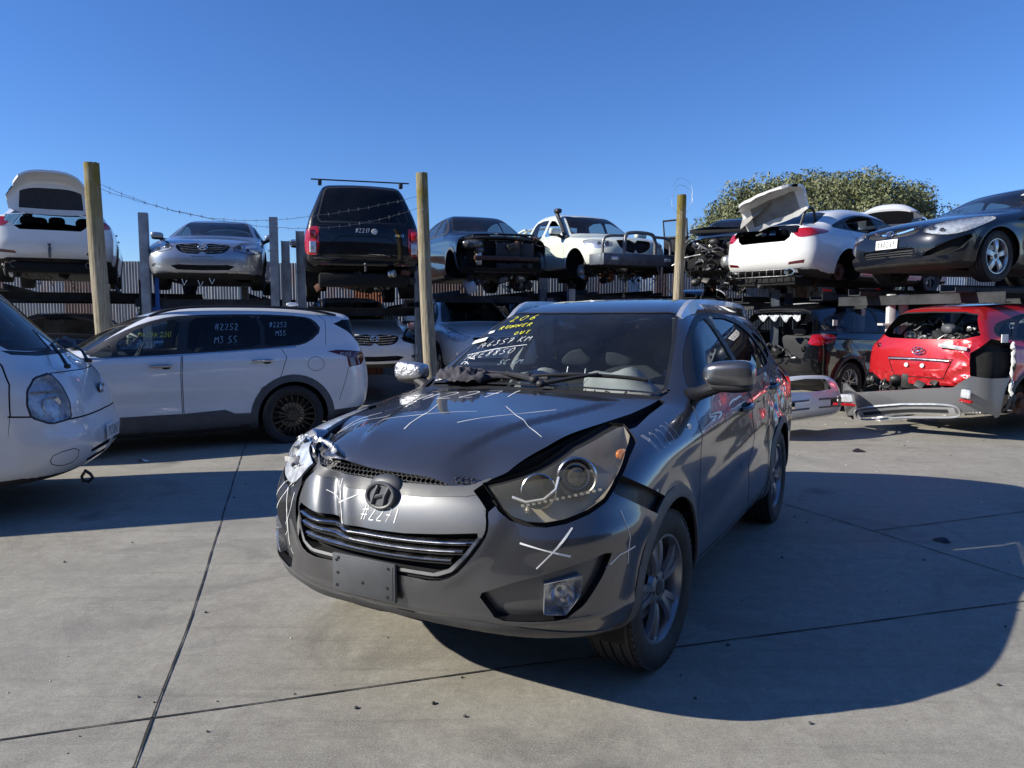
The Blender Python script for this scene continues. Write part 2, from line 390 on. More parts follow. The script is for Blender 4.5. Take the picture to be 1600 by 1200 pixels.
# ---------------------------------------------------------------- car rig: cut a shell into panels
GAP = '_gap'
class Rig:
    def __init__(s, shell, T, root, deform=None, scale=(1, 1, 1)):
        s.sh, s.T, s.root, s.deform, s.P, s.objs, s.scale = shell, T.copy(), root, deform, [], {}, np.array(scale, float); s.bvh = None
    def poly(s, pts, pr, ch=0, w=.25):
        p = np.array(pts, float)
        if p.shape[1] == 3: p = uvof(p, pr)
        return chaikin(p, ch, True, w) if ch else p
    def cut(s, name, mat, pr, pts, off=0, wall=0, ch=0, box=None, thr=.05, side='', frame=None, parent=None, grow=0, store=True, src=None, also=None, L=None, R=None):
        P = s.poly(pts, pr, ch)
        if grow: P = offpoly(P, grow)
        if frame:
            a, s.T = cut(s.T, offpoly(P, frame[0]), pr, thr, box); a, f = cut(a, P, pr, -1.1)
            s.P.append(dict(name=frame[1], mat=frame[2], T=f, off=0, wall=0, side=side, parent=parent, L=L, R=R))
        else: a, s.T = cut(s.T, P, pr, thr, box)
        if mat is not None: s.P.append(dict(name=name, mat=mat, T=a, off=off, wall=wall, side=side, parent=parent, L=L, R=R, out=(P, pr)))
        if also: s.P.append(dict(out=(P, pr), name=also[0], mat=also[1], T=a.copy(), off=also[2], wall=also[3] if len(also) > 3 else 0, side=side, parent=name, L=L, R=R))
        return a
    def gap(s, pr, line, w=.006, closed=False, box=None, thr=.05, mat='gap', off=-.004, ch=0):
        l = np.array(line, float)
        if l.shape[1] == 3: l = uvof(l, pr)
        if ch: l = chaikin(l, ch, closed)
        for q in band(l, w, closed):
            a, s.T = cut(s.T, q, pr, thr, box)
            if len(a): s.P.append(dict(name=GAP, mat=mat, T=a, off=off, wall=0, side='', parent=None, L=None, R=None))
    def points(s, pts, pr, depth=None, it=60):
        """points of the shell under 2D or 3D points, looking along the projection"""
        out = []; d = dirof(pr)
        p = np.array(pts, float)
        if p.shape[1] == 2:
            if pr == 'S': q = np.stack([p[:, 0], 0*p[:, 0], p[:, 1]], 1)
            elif pr in 'FR': q = np.stack([0*p[:, 0], p[:, 0], p[:, 1]], 1)
            elif pr == 'T': q = np.stack([p[:, 0], p[:, 1], 0*p[:, 0]], 1)
        else: q = p-d*(p@d)[:, None]
        b = s.sh.b; q = q+d*{'S': s.sh.ymax+.05, 'T': b[3]+.05, 'F': b[1]+.05, 'R': -b[0]+.05}[pr]
        for _ in range(it):
            f = s.sh.f(q); q = q-d*(f*.9)[:, None]
            if np.abs(f).max() < 2e-5: break
        return q
    def emit(s, skip=()):
        groups = {}
        P = s.P+[dict(name='body', mat=s.paint, T=s.T, off=0, wall=0, side='', parent=None, L=None, R=None)]
        for p in P:
            if len(p['T']) == 0: continue
            for sg, sd in ((1, 'L'), (-1, 'R')):
                o = dict(p); ov = p[sd]
                if ov == 'drop': continue
                if ov: o.update(ov)
                T = p['T'] if sg == 1 else (p['T']*[1, -1, 1])[:, ::-1]
                key = (o['name'], sd if o['side'] else '')
                if o['name'] == GAP: key = ('body', '')
                groups.setdefault(key, []).append((o, T))
        order = sorted(groups, key=lambda k: 1 if groups[k][0][0]['parent'] else 0)
        for key in order:
            if key[0] in skip: continue
            Vs, Fs, Ns, Is, mats, n = [], [], [], [], [], 0
            for o, T in groups[key]:
                V = T.reshape(-1, 3); K = np.round(V*2e5).astype(np.int64); _, ia, inv = np.unique(K, axis=0, return_index=True, return_inverse=True); inv = inv.reshape(-1)
                U = V[ia]; F = inv.reshape(-1, 3); ok = (F[:, 0] != F[:, 1]) & (F[:, 1] != F[:, 2]) & (F[:, 0] != F[:, 2]); F = F[ok]
                N = s.sh.normal(U); W = U+N*o['off']
                if o.get('flip'): F = F[:, ::-1].copy(); N = -N; 
                parts = [(W, N, F)]
                if o['wall']:
                    E = np.concatenate([F[:, [0, 1]], F[:, [1, 2]], F[:, [2, 0]]]); S_ = np.sort(E, 1); h = S_[:, 0]*len(U)+S_[:, 1]
                    _, fi, cn = np.unique(h, return_index=True, return_counts=True); B = E[fi[cn == 1]]
                    B = B[~((np.abs(U[B[:, 0], 1]) < 1e-5) & (np.abs(U[B[:, 1], 1]) < 1e-5))]
                    if o.get('out') is not None and len(B):
                        PP, ppr = o['out']; Um = (U[B[:, 0]]+U[B[:, 1]])/2; Um[:, 1] = np.abs(Um[:, 1]); mu = uvof(Um[:, None, :], ppr)[:, 0]; dm = np.full(len(mu), 9.)
                        for a_, b_ in zip(PP, np.roll(PP, -1, 0)):
                            e_ = b_-a_; l_ = e_@e_
                            if l_ < 1e-12: continue
                            t_ = np.clip((mu-a_)@e_/l_, 0, 1); dm = np.minimum(dm, np.linalg.norm(mu-a_-t_[:, None]*e_, axis=1))
                        B = B[dm < 2e-4]
                    lo, hi = (o['off'], 0.) if o['wall'] is True else (o['off']-o['wall'], o['off'])
                    a0, a1 = U[B[:, 0]], U[B[:, 1]]; n0, n1 = N[B[:, 0]], N[B[:, 1]]
                    q = np.stack([a0+n0*hi, a0+n0*lo, a1+n1*lo, a1+n1*hi], 1); fn = np.cross(q[:, 1]-q[:, 0], q[:, 3]-q[:, 0]); fn /= np.linalg.norm(fn, axis=1)[:, None]+1e-12
                    parts.append((q.reshape(-1, 3), np.repeat(fn, 4, 0), np.arange(len(q)*4).reshape(-1, 4)[:, [0, 1, 2]])); parts.append((None, None, np.arange(len(q)*4).reshape(-1, 4)[:, [0, 2, 3]]))
                m = o['mat']
                if m not in mats: mats.append(m)
                base = n
                for V2, N2, F2 in parts:
                    if V2 is not None:
                        if s.deform is not None: V2, N2 = s.dodef(V2, N2, o['name'], key[1])
                        base = n; Vs.append(V2); Ns.append(N2); n += len(V2)
                    Fs.append(F2+base); Is += [mats.index(m)]*len(F2)
            V = np.concatenate(Vs)*s.scale; N = np.concatenate(Ns)/s.scale; N /= np.linalg.norm(N, axis=1)[:, None]+1e-9; F = np.concatenate(Fs)
            o = groups[key][0][0]; par = s.root
            if o['parent']:
                for kk in ((o['parent'], key[1]), (o['parent'], ''), (o['parent'], 'L')):
                    if kk in s.objs: par = s.objs[kk]; break
            s.objs[key] = link(key[0], V, F, mats, par, N, True, Is)
        return s.objs
    def dodef(s, V, N, name, side):
        D = s.deform(V, name, side); e = 4e-3
        t1 = np.cross(N, [0.3, .5, .81]); t1 /= np.linalg.norm(t1, axis=1)[:, None]+1e-9; t2 = np.cross(N, t1)
        a = s.deform(V+t1*e, name, side)-D; b = s.deform(V+t2*e, name, side)-D; n = np.cross(a, b); n /= np.linalg.norm(n, axis=1)[:, None]+1e-12
        bad = np.linalg.norm(n, axis=1) < .5; n[bad] = N[bad]; return D, n
    def tree(s):
        """BVH of everything emitted, in car space"""
        V, F = [], []; n = 0
        for k, o in s.objs.items():
            me = o.data; V += [tuple(v.co) for v in me.vertices]; F += [[i+n for i in p.vertices] for p in me.polygons]; n += len(me.vertices)
        s.bvh = BVHTree.FromPolygons(V, F); return s.bvh
# ---------------------------------------------------------------- hand writing
FONT = {'0': [[(.5, 1), (.15, .8), (.05, .4), (.3, 0), (.7, .05), (.9, .5), (.75, .9), (.5, 1)]], '1': [[(.5, 1), (.45, 0)]], '2': [[(.1, .85), (.5, 1), (.8, .75), (.4, .3), (.05, 0), (.9, .05)]],
 '3': [[(.1, .95), (.7, .95), (.35, .55), (.8, .4), (.6, .02), (.1, .08)]], '4': [[(.3, 1), (.05, .4), (.9, .42)], [(.65, .8), (.6, 0)]], '5': [[(.85, 1), (.25, .95), (.2, .55), (.7, .5), (.75, .1), (.1, .02)]],
 '6': [[(.7, 1), (.2, .5), (.2, .1), (.6, 0), (.8, .3), (.5, .48), (.2, .35)]], '7': [[(.05, .95), (.9, 1), (.4, 0)], [(.25, .5), (.8, .52)]], '8': [[(.7, .9), (.3, 1), (.2, .7), (.7, .35), (.6, 0), (.15, .1), (.3, .45), (.8, .8), (.7, .9)]],
 '9': [[(.8, .8), (.4, 1), (.2, .65), (.6, .55), (.8, .8), (.7, .3), (.45, 0)]], '#': [[(.35, 1), (.2, 0)], [(.75, 1), (.6, 0)], [(.05, .68), (.95, .75)], [(0, .32), (.9, .38)]],
 'H': [[(.1, 1), (.1, 0)], [(.8, 1), (.8, 0)], [(.1, .5), (.8, .55)]], 'R': [[(.1, 0), (.15, 1), (.7, .9), (.6, .55), (.15, .5), (.85, 0)]], 'E': [[(.85, 1), (.15, .97), (.1, 0), (.85, .02)], [(.12, .5), (.7, .52)]],
 'K': [[(.15, 1), (.1, 0)], [(.8, 1), (.12, .45), (.85, 0)]], 'M': [[(.05, 0), (.15, 1), (.5, .4), (.85, 1), (.95, 0)]], 'A': [[(.05, 0), (.5, 1), (.9, 0)], [(.25, .4), (.75, .42)]], 'Z': [[(.1, 1), (.9, 1), (.1, 0), (.9, .02)]],
 'U': [[(.1, 1), (.15, .2), (.5, 0), (.8, .2), (.85, 1)]], 'N': [[(.1, 0), (.12, 1), (.8, 0), (.85, 1)]], 'I': [[(.5, 1), (.5, 0)]], 'F': [[(.85, 1), (.15, .97), (.1, 0)], [(.12, .5), (.7, .52)]], 'S': [[(.85, .9), (.4, 1), (.15, .75), (.7, .4), (.6, .05), (.1, .08)]],
 'C': [[(.85, .9), (.4, 1), (.1, .5), (.35, .02), (.85, .12)]], 'T': [[(.05, 1), (.95, 1)], [(.5, 1), (.5, 0)]], 'D': [[(.15, 0), (.12, 1), (.75, .8), (.8, .3), (.15, 0)]], 'P': [[(.1, 0), (.15, 1), (.75, .9), (.65, .55), (.15, .5)]], 'B': [[(.1, 0), (.12, 1), (.7, .85), (.3, .52), (.8, .35), (.6, .02), (.1, 0)]],
 'O': [[(.5, 1), (.1, .6), (.3, 0), (.75, .1), (.85, .7), (.5, 1)]], 'L': [[(.15, 1), (.1, 0), (.85, .02)]], 'V': [[(.05, 1), (.45, 0), (.9, 1)]], 'W': [[(.05, 1), (.25, 0), (.5, .6), (.75, 0), (.95, 1)]], 'J': [[(.7, 1), (.65, .1), (.3, 0), (.1, .2)]], 'X': [[(.1, 1), (.85, 0)], [(.8, 1), (.1, 0)]],
 '.': [[(.4, .0), (.5, .06)]], '-': [[(.15, .5), (.85, .52)]], ' ': [], '/': [[(.8, 1), (.1, 0)]], 'Y': [[(.1, 1), (.45, .5)], [(.85, 1), (.3, 0)]], 'G': [[(.85, .9), (.4, 1), (.1, .5), (.35, .02), (.85, .1), (.85, .45), (.5, .45)]]}
def strokes(text, h, adv=.72, slant=.15, rng=None, wob=.06):
    rng = rng or random.Random(len(text)*7+3); out = []; x = 0
    for ch in text:
        for st in FONT.get(ch, []):
            p = chaikin([(a, b) for a, b in st], 1, False) if len(st) > 2 else np.array(st)
            out.append([((x+a*.62+slant*b+rng.uniform(-wob, wob)*.3)*h, (b+rng.uniform(-wob, wob)*.4)*h) for a, b in p])
        x += adv*(.55 if ch in '1. I' else 1)
    return out
def scribble(rig, name, sts, origin, u, v, ray, width, mat, parent, lift=.0015, flip=1):
    """marker strokes laid on the panels of a car: sts in the plane (u, v) at origin, dropped along ray"""
    if rig.bvh is None: rig.tree()
    w0 = width
    o, u, v, ray = Vector(origin), Vector(u), Vector(v), Vector(ray).normalized(); g = Geo().use(mat)
    for st in sts:
        pts = []
        for a, b in zip(st[:-1], st[1:]):
            n = max(1, int(math.hypot(b[0]-a[0], b[1]-a[1])/.02))
            for i in range(n): pts.append((a[0]+(b[0]-a[0])*i/n, a[1]+(b[1]-a[1])*i/n))
        pts.append(st[-1]); run = []
        runs = [run]
        for (a, b) in pts:
            q = o+u*a*flip+v*b; h, n, i, d = rig.bvh.ray_cast(q-ray*.6, ray, 1.6)
            if h is None: run = []; runs.append(run); continue
            if n.dot(ray) > 0: n = -n
            if run and (h-run[-1][0]).length > .12: run = []; runs.append(run)
            run.append((h+n*lift, n))
        for run in runs:
            if len(run) < 2: continue
            L, Rr = [], []; k0 = len(run)
            ph_ = sum(run[0][0])*37
            for i, (p, n) in enumerate(run):
                width = w0*(.78+.30*math.sin(i*.55+ph_)*math.sin(i*.21+ph_*2)+(.35 if i in (0, k0-1) else 0)*0)
                t = (run[min(i+1, len(run)-1)][0]-run[max(i-1, 0)][0]); w = t.cross(n); w = w.normalized()*width/2 if w.length > 1e-9 else Vector((0, 0, width/2))
                L.append(p-w); Rr.append(p+w)
            k = len(run); g.add(L+Rr, [(i, i+1, k+i+1, k+i) for i in range(k-1)])
    if g.n: return g.build(name, parent, smooth=False, fix=False)
# ---------------------------------------------------------------- wheels
def wheel_geo(r, w, rr, style, tread=True, n=64):
    t = Geo().use('rubber'); h = w/2; q = r-rr
    P = [(-h*.78, rr*.97), (-h*.95, rr+.012), (-h*1.02, rr+q*.4), (-h, rr+q*.72), (-h*.88, r-.012)]
    k = 4; gw = .010
    for i in range(k+1):
        a = -h*.80+i*(h*1.6)/k
        P += [(a-gw/2-.001, r-abs(a)*.03), (a-gw/2, r-.009), (a+gw/2, r-.009), (a+gw/2+.001, r-abs(a)*.03)]
    P += [(h*.88, r-.012), (h, rr+q*.72), (h*1.02, rr+q*.4), (h*.95, rr+.012), (h*.78, rr*.97)]
    t.lathe(P, (0, 0, 0), 'Y', n); 
    for i in range(56):                                     # side blocks of the tread
        a = 2*math.pi*i/56
        for sg in (-1, 1):
            t.box((math.cos(a)*(r-.0105), sg*h*.86, math.sin(a)*(r-.0105)), (.010, h*.14, .028), Matrix.Rotation(-a, 3, 'Y')) if tread else None
    g = Geo(); rim = {'hero': 'alloy_dull', 'alloy': 'alloy', 'black': 'rim_black', 'steel': 'steel_dark', 'machined': 'alloy'}.get(style[0], 'alloy'); g.use(rim)
    g.lathe([(h*.80, rr+.006), (h*.86, rr+.004), (h*.86, rr-.008), (h*.72, rr-.016), (h*.55, rr-.022), (-h*.7, rr-.03), (-h*.8, rr)], (0, 0, 0), 'Y', n)
    nsp, kind = style[1], style[2]
    def spoke(a0, a1, w0, w1, y0, y1, th=.02, r0=.05, r1=None, m=rim):
        r1 = r1 or rr-.014; g.use(m); d0, d1 = (math.cos(a0), math.sin(a0)), (math.cos(a1), math.sin(a1)); V = []
        for i in range(5):
            f = i/4; x = d0[0]*r0*(1-f)+d1[0]*r1*f; z = d0[1]*r0*(1-f)+d1[1]*r1*f; ww = (w0*(1-f)+w1*f)/2; y = y0*(1-f)+y1*f+.012*math.sin(f*math.pi)
            L = math.hypot(d1[0]*r1-d0[0]*r0, d1[1]*r1-d0[1]*r0); nx, nz = -(d1[1]*r1-d0[1]*r0)/L, (d1[0]*r1-d0[0]*r0)/L
            V += [(x-nx*ww, y-th, z-nz*ww), (x-nx*ww*.75, y, z-nz*ww*.75), (x+nx*ww*.75, y, z+nz*ww*.75), (x+nx*ww, y-th, z+nz*ww)]
        g.add(V, [(i*4+j, i*4+(j+1)%4, (i+1)*4+(j+1)%4, (i+1)*4+j) for i in range(4) for j in range(4)]+[(3, 2, 1, 0), (16, 17, 18, 19)])
    for i in range(nsp):
        a = 2*math.pi*i/nsp+.3
        if kind == 'wide': spoke(a, a, .062, .095, h*.72, h*.66)
        elif kind == 'double':
            spoke(a-.10, a-.20, .036, .034, h*.66, h*.74); spoke(a+.10, a+.20, .036, .034, h*.66, h*.74); spoke(a, a, .05, .05, h*.60, h*.66, m='rim_grey')
        elif kind == 'thin': spoke(a-.12, a-.16, .016, .018, h*.68, h*.75); spoke(a+.12, a+.16, .016, .018, h*.68, h*.75)
        elif kind == 'cross': spoke(a, a+.28, .026, .02, h*.66, h*.74); spoke(a, a-.20, .03, .02, h*.66, h*.74); spoke(a+.3, a+.5, .02, .016, h*.62, h*.72, m='rim_black')
    g.use(rim); g.lathe([(h*.5, .085), (h*.68, .07), (h*.72, .05), (h*.70, .034)], (0, 0, 0), 'Y', 24)
    g.use('plastic' if style[0] != 'black' else 'rim_black'); g.lathe([(h*.70, .034), (h*.74, .03), (h*.75, .0)], (0, 0, 0), 'Y', 20)
    g.use('steel_dark')
    for i in range(5):
        a = 2*math.pi*i/5+.1; g.lathe([(h*.5, .009), (h*.73, .009), (h*.74, 0)], (math.cos(a)*.056, 0, math.sin(a)*.056), 'Y', 6)
    g.use('disc'); g.lathe([(h*.1, .05), (h*.1, .15), (h*.0, .15), (h*.0, .05)], (0, 0, 0), 'Y', 32)
    g.use('rubber'); g.lathe([(-h*.25, .02), (-h*.25, rr-.03)], (0, 0, 0), 'Y', 32)
    g.use('steel_dark'); g.box((.12, h*.05, .02), (.07, .06, .15), bev=.01)
    return t, g
WCACHE = {}
def add_wheel(root, x, y, z, r=.345, w=.225, rr=.225, style=('alloy', 5, 'double'), steer=0, spin=0, n=56):
    key = (r, w, rr, style)
    wv = empty('wheel', (x, y, z), (0, 0, steer+(math.pi if y < 0 else 0)), root)
    if key not in WCACHE:
        t, g = wheel_geo(r, w, rr, style, n=n); a = t.build('tyre', wv); b = g.build('rim', wv); WCACHE[key] = (a.data, b.data)
    else:
        for nme, me in zip(('tyre', 'rim'), WCACHE[key]):
            a = bpy.data.objects.new(nme, me); SC.collection.objects.link(a); a.parent = wv
    for c in wv.children: c.rotation_euler = (0, spin, 0)
    return wv
def hub(root, x, y, z, mat='rust'):
    g = Geo().use(mat); sg = 1 if y > 0 else -1
    g.lathe([(0, 0), (0, .07), (.02*sg, .075), (.03*sg, .14), (.05*sg, .14), (.05*sg, .06), (.09*sg, .055), (.10*sg, 0)], (x, y-.1*sg, z), 'Y', 24)
    g.use('steel_dark'); g.box((x-.11, y-.08*sg, z+.03), (.08, .07, .16), bev=.01); g.tube([(x, y-.12*sg, z), (x+.02, y-.5*sg, z-.04)], .03)
    g.tube([(x+.02, y-.14*sg, z+.02), (x, y-.2*sg, z+.42)], .028); g.tube([(x-.3, y-.45*sg, z-.08), (x, y-.12*sg, z-.06)], .022)
    return g.build('wheel_hub', root)
# ---------------------------------------------------------------- cabins
def seat(root, x, y, z=.42, w=.5, mat='seat_fabric', h=.62):
    g = Geo().use(mat); tl = Matrix.Rotation(-.28, 3, 'Y')
    g.sell((x+.02, y, z+.03), (.52, w, .2), 4); g.sell((x-.30, y, z+.36), (.17, w*.95, h), 3.2, tl)
    for sg in (-1, 1): g.sell((x-.25, y+sg*w*.4, z+.33), (.16, .1, h*.85), 2.6, tl); g.sell((x+.02, y+sg*w*.43, z+.07), (.5, .1, .16), 3)
    g.sell((x-.43, y, z+.36+h/2+.12), (.11, .28, .19), 3, tl); g.use('chrome_dull')
    for sg in (-1, 1): g.tube([(x-.38, y+sg*.07, z+.3+h/2), (x-.42, y+sg*.07, z+.4+h/2)], .007)
    return g.build('seat', root)
def cabin(root, xd=-.62, xs=-1.45, xb=-2.35, w=.7, zf=.40, hd=.92, rhd=True, back=True, mat='seat_fabric'):
    g = Geo().use('trim'); g.sell((xd, 0, hd-.08), (.52, w*1.9, .28), 5); g.box((xd+.05, 0, hd-.33), (.3, w*1.8, .3), bev=.03)
    g.box((xs-.35, 0, zf-.12), (2.3, w*2, .05)); g.box((xd-.35, 0, zf+.12), (.8, .22, .3), bev=.04)
    g.sell((xd-.02, -.36 if rhd else .36, hd+.03), (.3, .42, .14), 3); g.build('dashboard', root)
    yy = -.36 if rhd else .36
    c = Vector((xd-.36, yy, hd-.02)); g = Geo().use('trim'); rt = Matrix.Rotation(-.45, 3, 'Y')
    g.tube([c+rt@Vector((0, .185*math.cos(a), .185*math.sin(a))) for a in np.linspace(0, 2*math.pi, 25)[:-1]], .016, 8, True)
    g.sell(c, (.06, .15, .12), 3, rt); g.tube([c+rt@Vector((0, -.18, .01)), c+rt@Vector((0, .18, .01))], .016); g.tube([c, c+rt@Vector((0, 0, -.17))], .02); g.tube([c, c+Vector((.3, 0, -.1))], .03); g.build('steering_wheel', root)
    for sg in (-1, 1): seat(root, xs+.1, sg*.36, zf, mat=mat)
    if back:
        g = Geo().use(mat); g.sell((xb+.05, 0, zf+.04), (.5, w*1.85, .2), 4); g.sell((xb-.25, 0, zf+.36), (.18, w*1.85, .62), 4, Matrix.Rotation(-.3, 3, 'Y'))
        for y in (-.42, 0, .42): g.sell((xb-.36, y, zf+.72), (.1, .25, .16), 3)
        g.build('rear_seat', root)
# ---------------------------------------------------------------- the materials of the yard
paint('paint_grey', (.112, .112, .120), .75, .27, 1, .26, (.17, .16, .145), scratch=True)
paint('paint_pearl', (.78, .79, .80), .1, .3, 1, .3, (.38, .36, .33))
paint('paint_white', (.80, .80, .78), 0, .35, 1, .3, (.42, .38, .32))
paint('paint_silver', (.42, .44, .47), .8, .32, 1, .3, (.3, .28, .26))
paint('paint_black', (.004, .0045, .006), 0, .3, 1, .10, (.05, .05, .045), spec=.15)
paint('paint_navy', (.006, .009, .018), .2, .3, 1, .12, (.06, .06, .055), spec=.2)
paint('paint_red', (.52, .012, .018), .25, .3, 1, .18, (.28, .16, .12))
paint('paint_cream', (.66, .70, .62), 0, .4, .8, .4, (.3, .28, .2))
paint('paint_satin', (.12, .123, .13), .6, .36, .5, .3, (.25, .23, .2))
simple('plastic', (.022, .022, .024), .5, bmp=.12, bs=300)
simple('plastic_grey', (.075, .078, .085), .48, bmp=.1, bs=250, var=.2)
simple('cladding', (.07, .072, .078), .55, bmp=.1, bs=200, var=.2)
simple('gap', (.004, .004, .004), .8)
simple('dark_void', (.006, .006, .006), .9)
simple('underbody', (.03, .028, .026), .8, var=.4, vs=5)
simple('rubber', (.02, .02, .021), .72, var=.25, vs=9, bmp=.1, bs=120)
simple('alloy', (.45, .45, .46), .32, .9, .3, var=.15)
simple('alloy_dull', (.30, .30, .31), .35, .85, .3, var=.2)
simple('rim_grey', (.16, .16, .17), .4, .8, var=.15)
simple('rim_black', (.008, .008, .009), .3, .2, .5)
simple('steel_dark', (.07, .068, .066), .55, .7, var=.4, vs=9)
simple('disc', (.28, .26, .25), .4, .9, var=.25, vs=20)
simple('rust', (.13, .055, .035), .8, .2, var=.5, vs=14, bmp=.3, bs=60)
simple('chrome', (.85, .85, .86), .07, 1, var=.03)
simple('chrome_dull', (.55, .55, .56), .25, 1, var=.1)
simple('rail', (.62, .63, .65), .3, .6, .4, var=.06)
simple('trim', (.028, .029, .032), .75, bmp=.15, bs=200)
simple('seat_fabric', (.045, .045, .05), .9, bmp=.3, bs=150)
simple('seat_grey', (.30, .29, .27), .9, bmp=.3, bs=90, var=.2)
simple('airbag', (.42, .41, .38), .9, bmp=.4, bs=25, var=.15)
simple('cream_trim', (.48, .47, .42), .8)
simple('galv', (.33, .36, .39), .5, .5, var=.3, vs=5, bmp=.15, bs=30)
simple('galv_dark', (.10, .115, .14), .55, .4, var=.4, vs=5, bmp=.15, bs=30)
simple('rack_white', (.62, .62, .60), .55, 0, var=.2, vs=4, bmp=.1)
simple('beam', (.03, .032, .036), .85, 0, var=.5, vs=4, bmp=.2)
simple('wire', (.22, .22, .23), .5, .8)
simple('blue_strap', (.03, .12, .42), .7)
simple('red_lens', (.40, .006, .010), .12, 0, 1, var=.25, vs=30)
simple('red_dark', (.10, .004, .006), .12, 0, 1, var=.3, vs=20)
simple('amber', (.7, .22, .02), .2, 0, 1)
simple('reflector', (.78, .78, .80), .22, .7, var=.3, vs=40)
simple('headlamp_shell', (.42, .40, .35), .35, .15, .5, var=.25)
simple('reflector_dark', (.16, .16, .155), .3, .7, var=.4, vs=30)
simple('lens_white', (.60, .62, .65), .15, .15, 1, var=.35, vs=25)
simple('marker_white', (.85, .85, .84), .7, var=.08)
simple('marker_yellow', (.80, .76, .05), .7, var=.08)
simple('marker_blue', (.38, .52, .62), .7, var=.1)
simple('marker_red', (.7, .05, .05), .7, var=.1)
simple('paper', (.8, .8, .78), .8)
simple('plate_white', (.82, .82, .80), .45, 0, .3, var=.08, vs=12)
simple('plate_ink', (.012, .012, .014), .5)
simple('alu_raw', (.48, .48, .47), .42, .8, var=.4, vs=12, bmp=.3, bs=20)
simple('alu_dark', (.14, .14, .145), .5, .6, var=.5, vs=16, bmp=.3, bs=30)
simple('radiator', (.05, .052, .055), .6, .5, var=.3, vs=120)
simple('brown_plastic', (.055, .022, .018), .5, var=.3)
simple('cloth', (.055, .052, .065), .95, bmp=.4, bs=200, var=.25, vs=30)
simple('torn_white', (.72, .72, .70), .6, var=.15, vs=20, bmp=.3)
glassm('glass_clear', (.80, .86, .87), .03, (.35, .36, .36))
glassm('glass_side', (.45, .51, .53), .03, (.3, .3, .3))
glassm('glass_dark', (.055, .06, .07), .04, (.2, .2, .2))
glassm('glass_fog', (.96, .93, .84), .13, (.42, .39, .28), 1.4)
glassm('glass_lens', (.9, .92, .94), .06, (.5, .5, .5), 1.45)
_t = MATS['glass_fog'].node_tree; _m = [n for n in _t.nodes if n.type == 'MIX_SHADER'][-1]
_c = _t.nodes.new('ShaderNodeTexCoord'); _s = _t.nodes.new('ShaderNodeSeparateXYZ'); _t.links.new(_c.outputs['Object'], _s.inputs[0])
_a = _t.nodes.new('ShaderNodeMath'); _a.operation = 'MULTIPLY_ADD'; _t.links.new(_s.outputs[0], _a.inputs[0]); _a.inputs[1].default_value = .19; _t.links.new(_s.outputs[2], _a.inputs[2])
_b = _t.nodes.new('ShaderNodeMath'); _b.operation = 'MULTIPLY_ADD'; _t.links.new(noise(_t, 9, 5, .6), _b.inputs[0]); _b.inputs[1].default_value = .05; _t.links.new(_a.outputs[0], _b.inputs[2])
for _n in [n for n in _t.nodes if n.type == 'BSDF_DIFFUSE']: _n.inputs[0].default_value = (.58, .56, .46, 1)
_mx = [n for n in _t.nodes if n.type == 'MIX_SHADER' and any(l.from_node.type == 'BSDF_DIFFUSE' for l in n.inputs[2].links)][0]
_t.links.new(ramp(_t, _b.outputs[0], [(1.02, .07), (1.06, .26), (1.09, .62)]), _mx.inputs[0])
m, t, b = nt('crumpled_foil'); setp(b, Metallic=.85, Roughness=.3); b.inputs['Base Color'].default_value = (.5, .5, .52, 1)
bump(t, b, noise(t, 22, 5, .6), .8, .02)
# wooden pole: weathered grey, lichen yellow-green near the top, long grain cracks
m, t, b = nt('pole_wood'); setp(b, Roughness=.9)
g1 = noise(t, 9, 7, .65, vec=mapv(t, (6, 6, .35))); g2 = noise(t, 2.6, 6, .6)
c1 = ramp(t, g1, [(.3, (.12, .10, .065)), (.5, (.34, .29, .20)), (.75, (.52, .46, .34))])
sx = t.nodes.new('ShaderNodeSeparateXYZ'); tc = t.nodes.new('ShaderNodeTexCoord'); t.links.new(tc.outputs['Object'], sx.inputs[0])
mr = t.nodes.new('ShaderNodeMapRange'); mr.inputs[1].default_value = 2.3; mr.inputs[2].default_value = 3.4; t.links.new(sx.outputs[2], mr.inputs[0])
mu = t.nodes.new('ShaderNodeMath'); mu.operation = 'MULTIPLY'; t.links.new(mr.outputs[0], mu.inputs[0]); t.links.new(ramp(t, g2, [(.34, .1), (.55, 1.)]), mu.inputs[1])
t.links.new(mixc(t, mu.outputs[0], c1, (.20, .155, .03)), b.inputs['Base Color']); bump(t, b, g1, .9, .02)
# corrugated fence sheets: weathered zinc with rust stains
m, t, b = nt('fence_iron'); setp(b, Roughness=.55, Metallic=.25)
s1 = noise(t, 1.1, 5, .6, vec=mapv(t, (2.2, 2.2, .5))); s2 = noise(t, 4, 6, .7, vec=mapv(t, (3, 3, .25)))
base = ramp(t, s2, [(.3, (.16, .165, .175)), (.55, (.25, .255, .265)), (.8, (.36, .36, .36))])
t.links.new(mixc(t, ramp(t, s1, [(.55, 0.), (.68, .85)]), base, ramp(t, s2, [(.3, (.20, .07, .03)), (.7, (.38, .17, .08))])), b.inputs['Base Color']); bump(t, b, s2, .2, .01)
for nm, col in (('fence_brown', (.19, .125, .10)), ('fence_orange', (.42, .13, .04)), ('fence_grey', (.30, .31, .32))):
    m, t, b = nt(nm); setp(b, Roughness=.75); s2 = noise(t, 4, 6, .7, vec=mapv(t, (3, 3, .25)))
    t.links.new(ramp(t, s2, [(.3, tuple(x*.5 for x in col)), (.7, tuple(x*1.25 for x in col))]), b.inputs['Base Color'])
m, t, b = nt('bark'); setp(b, Roughness=.95); t.links.new(ramp(t, noise(t, 4, 6), [(.3, (.05, .04, .03)), (.7, (.15, .12, .09))]), b.inputs['Base Color'])
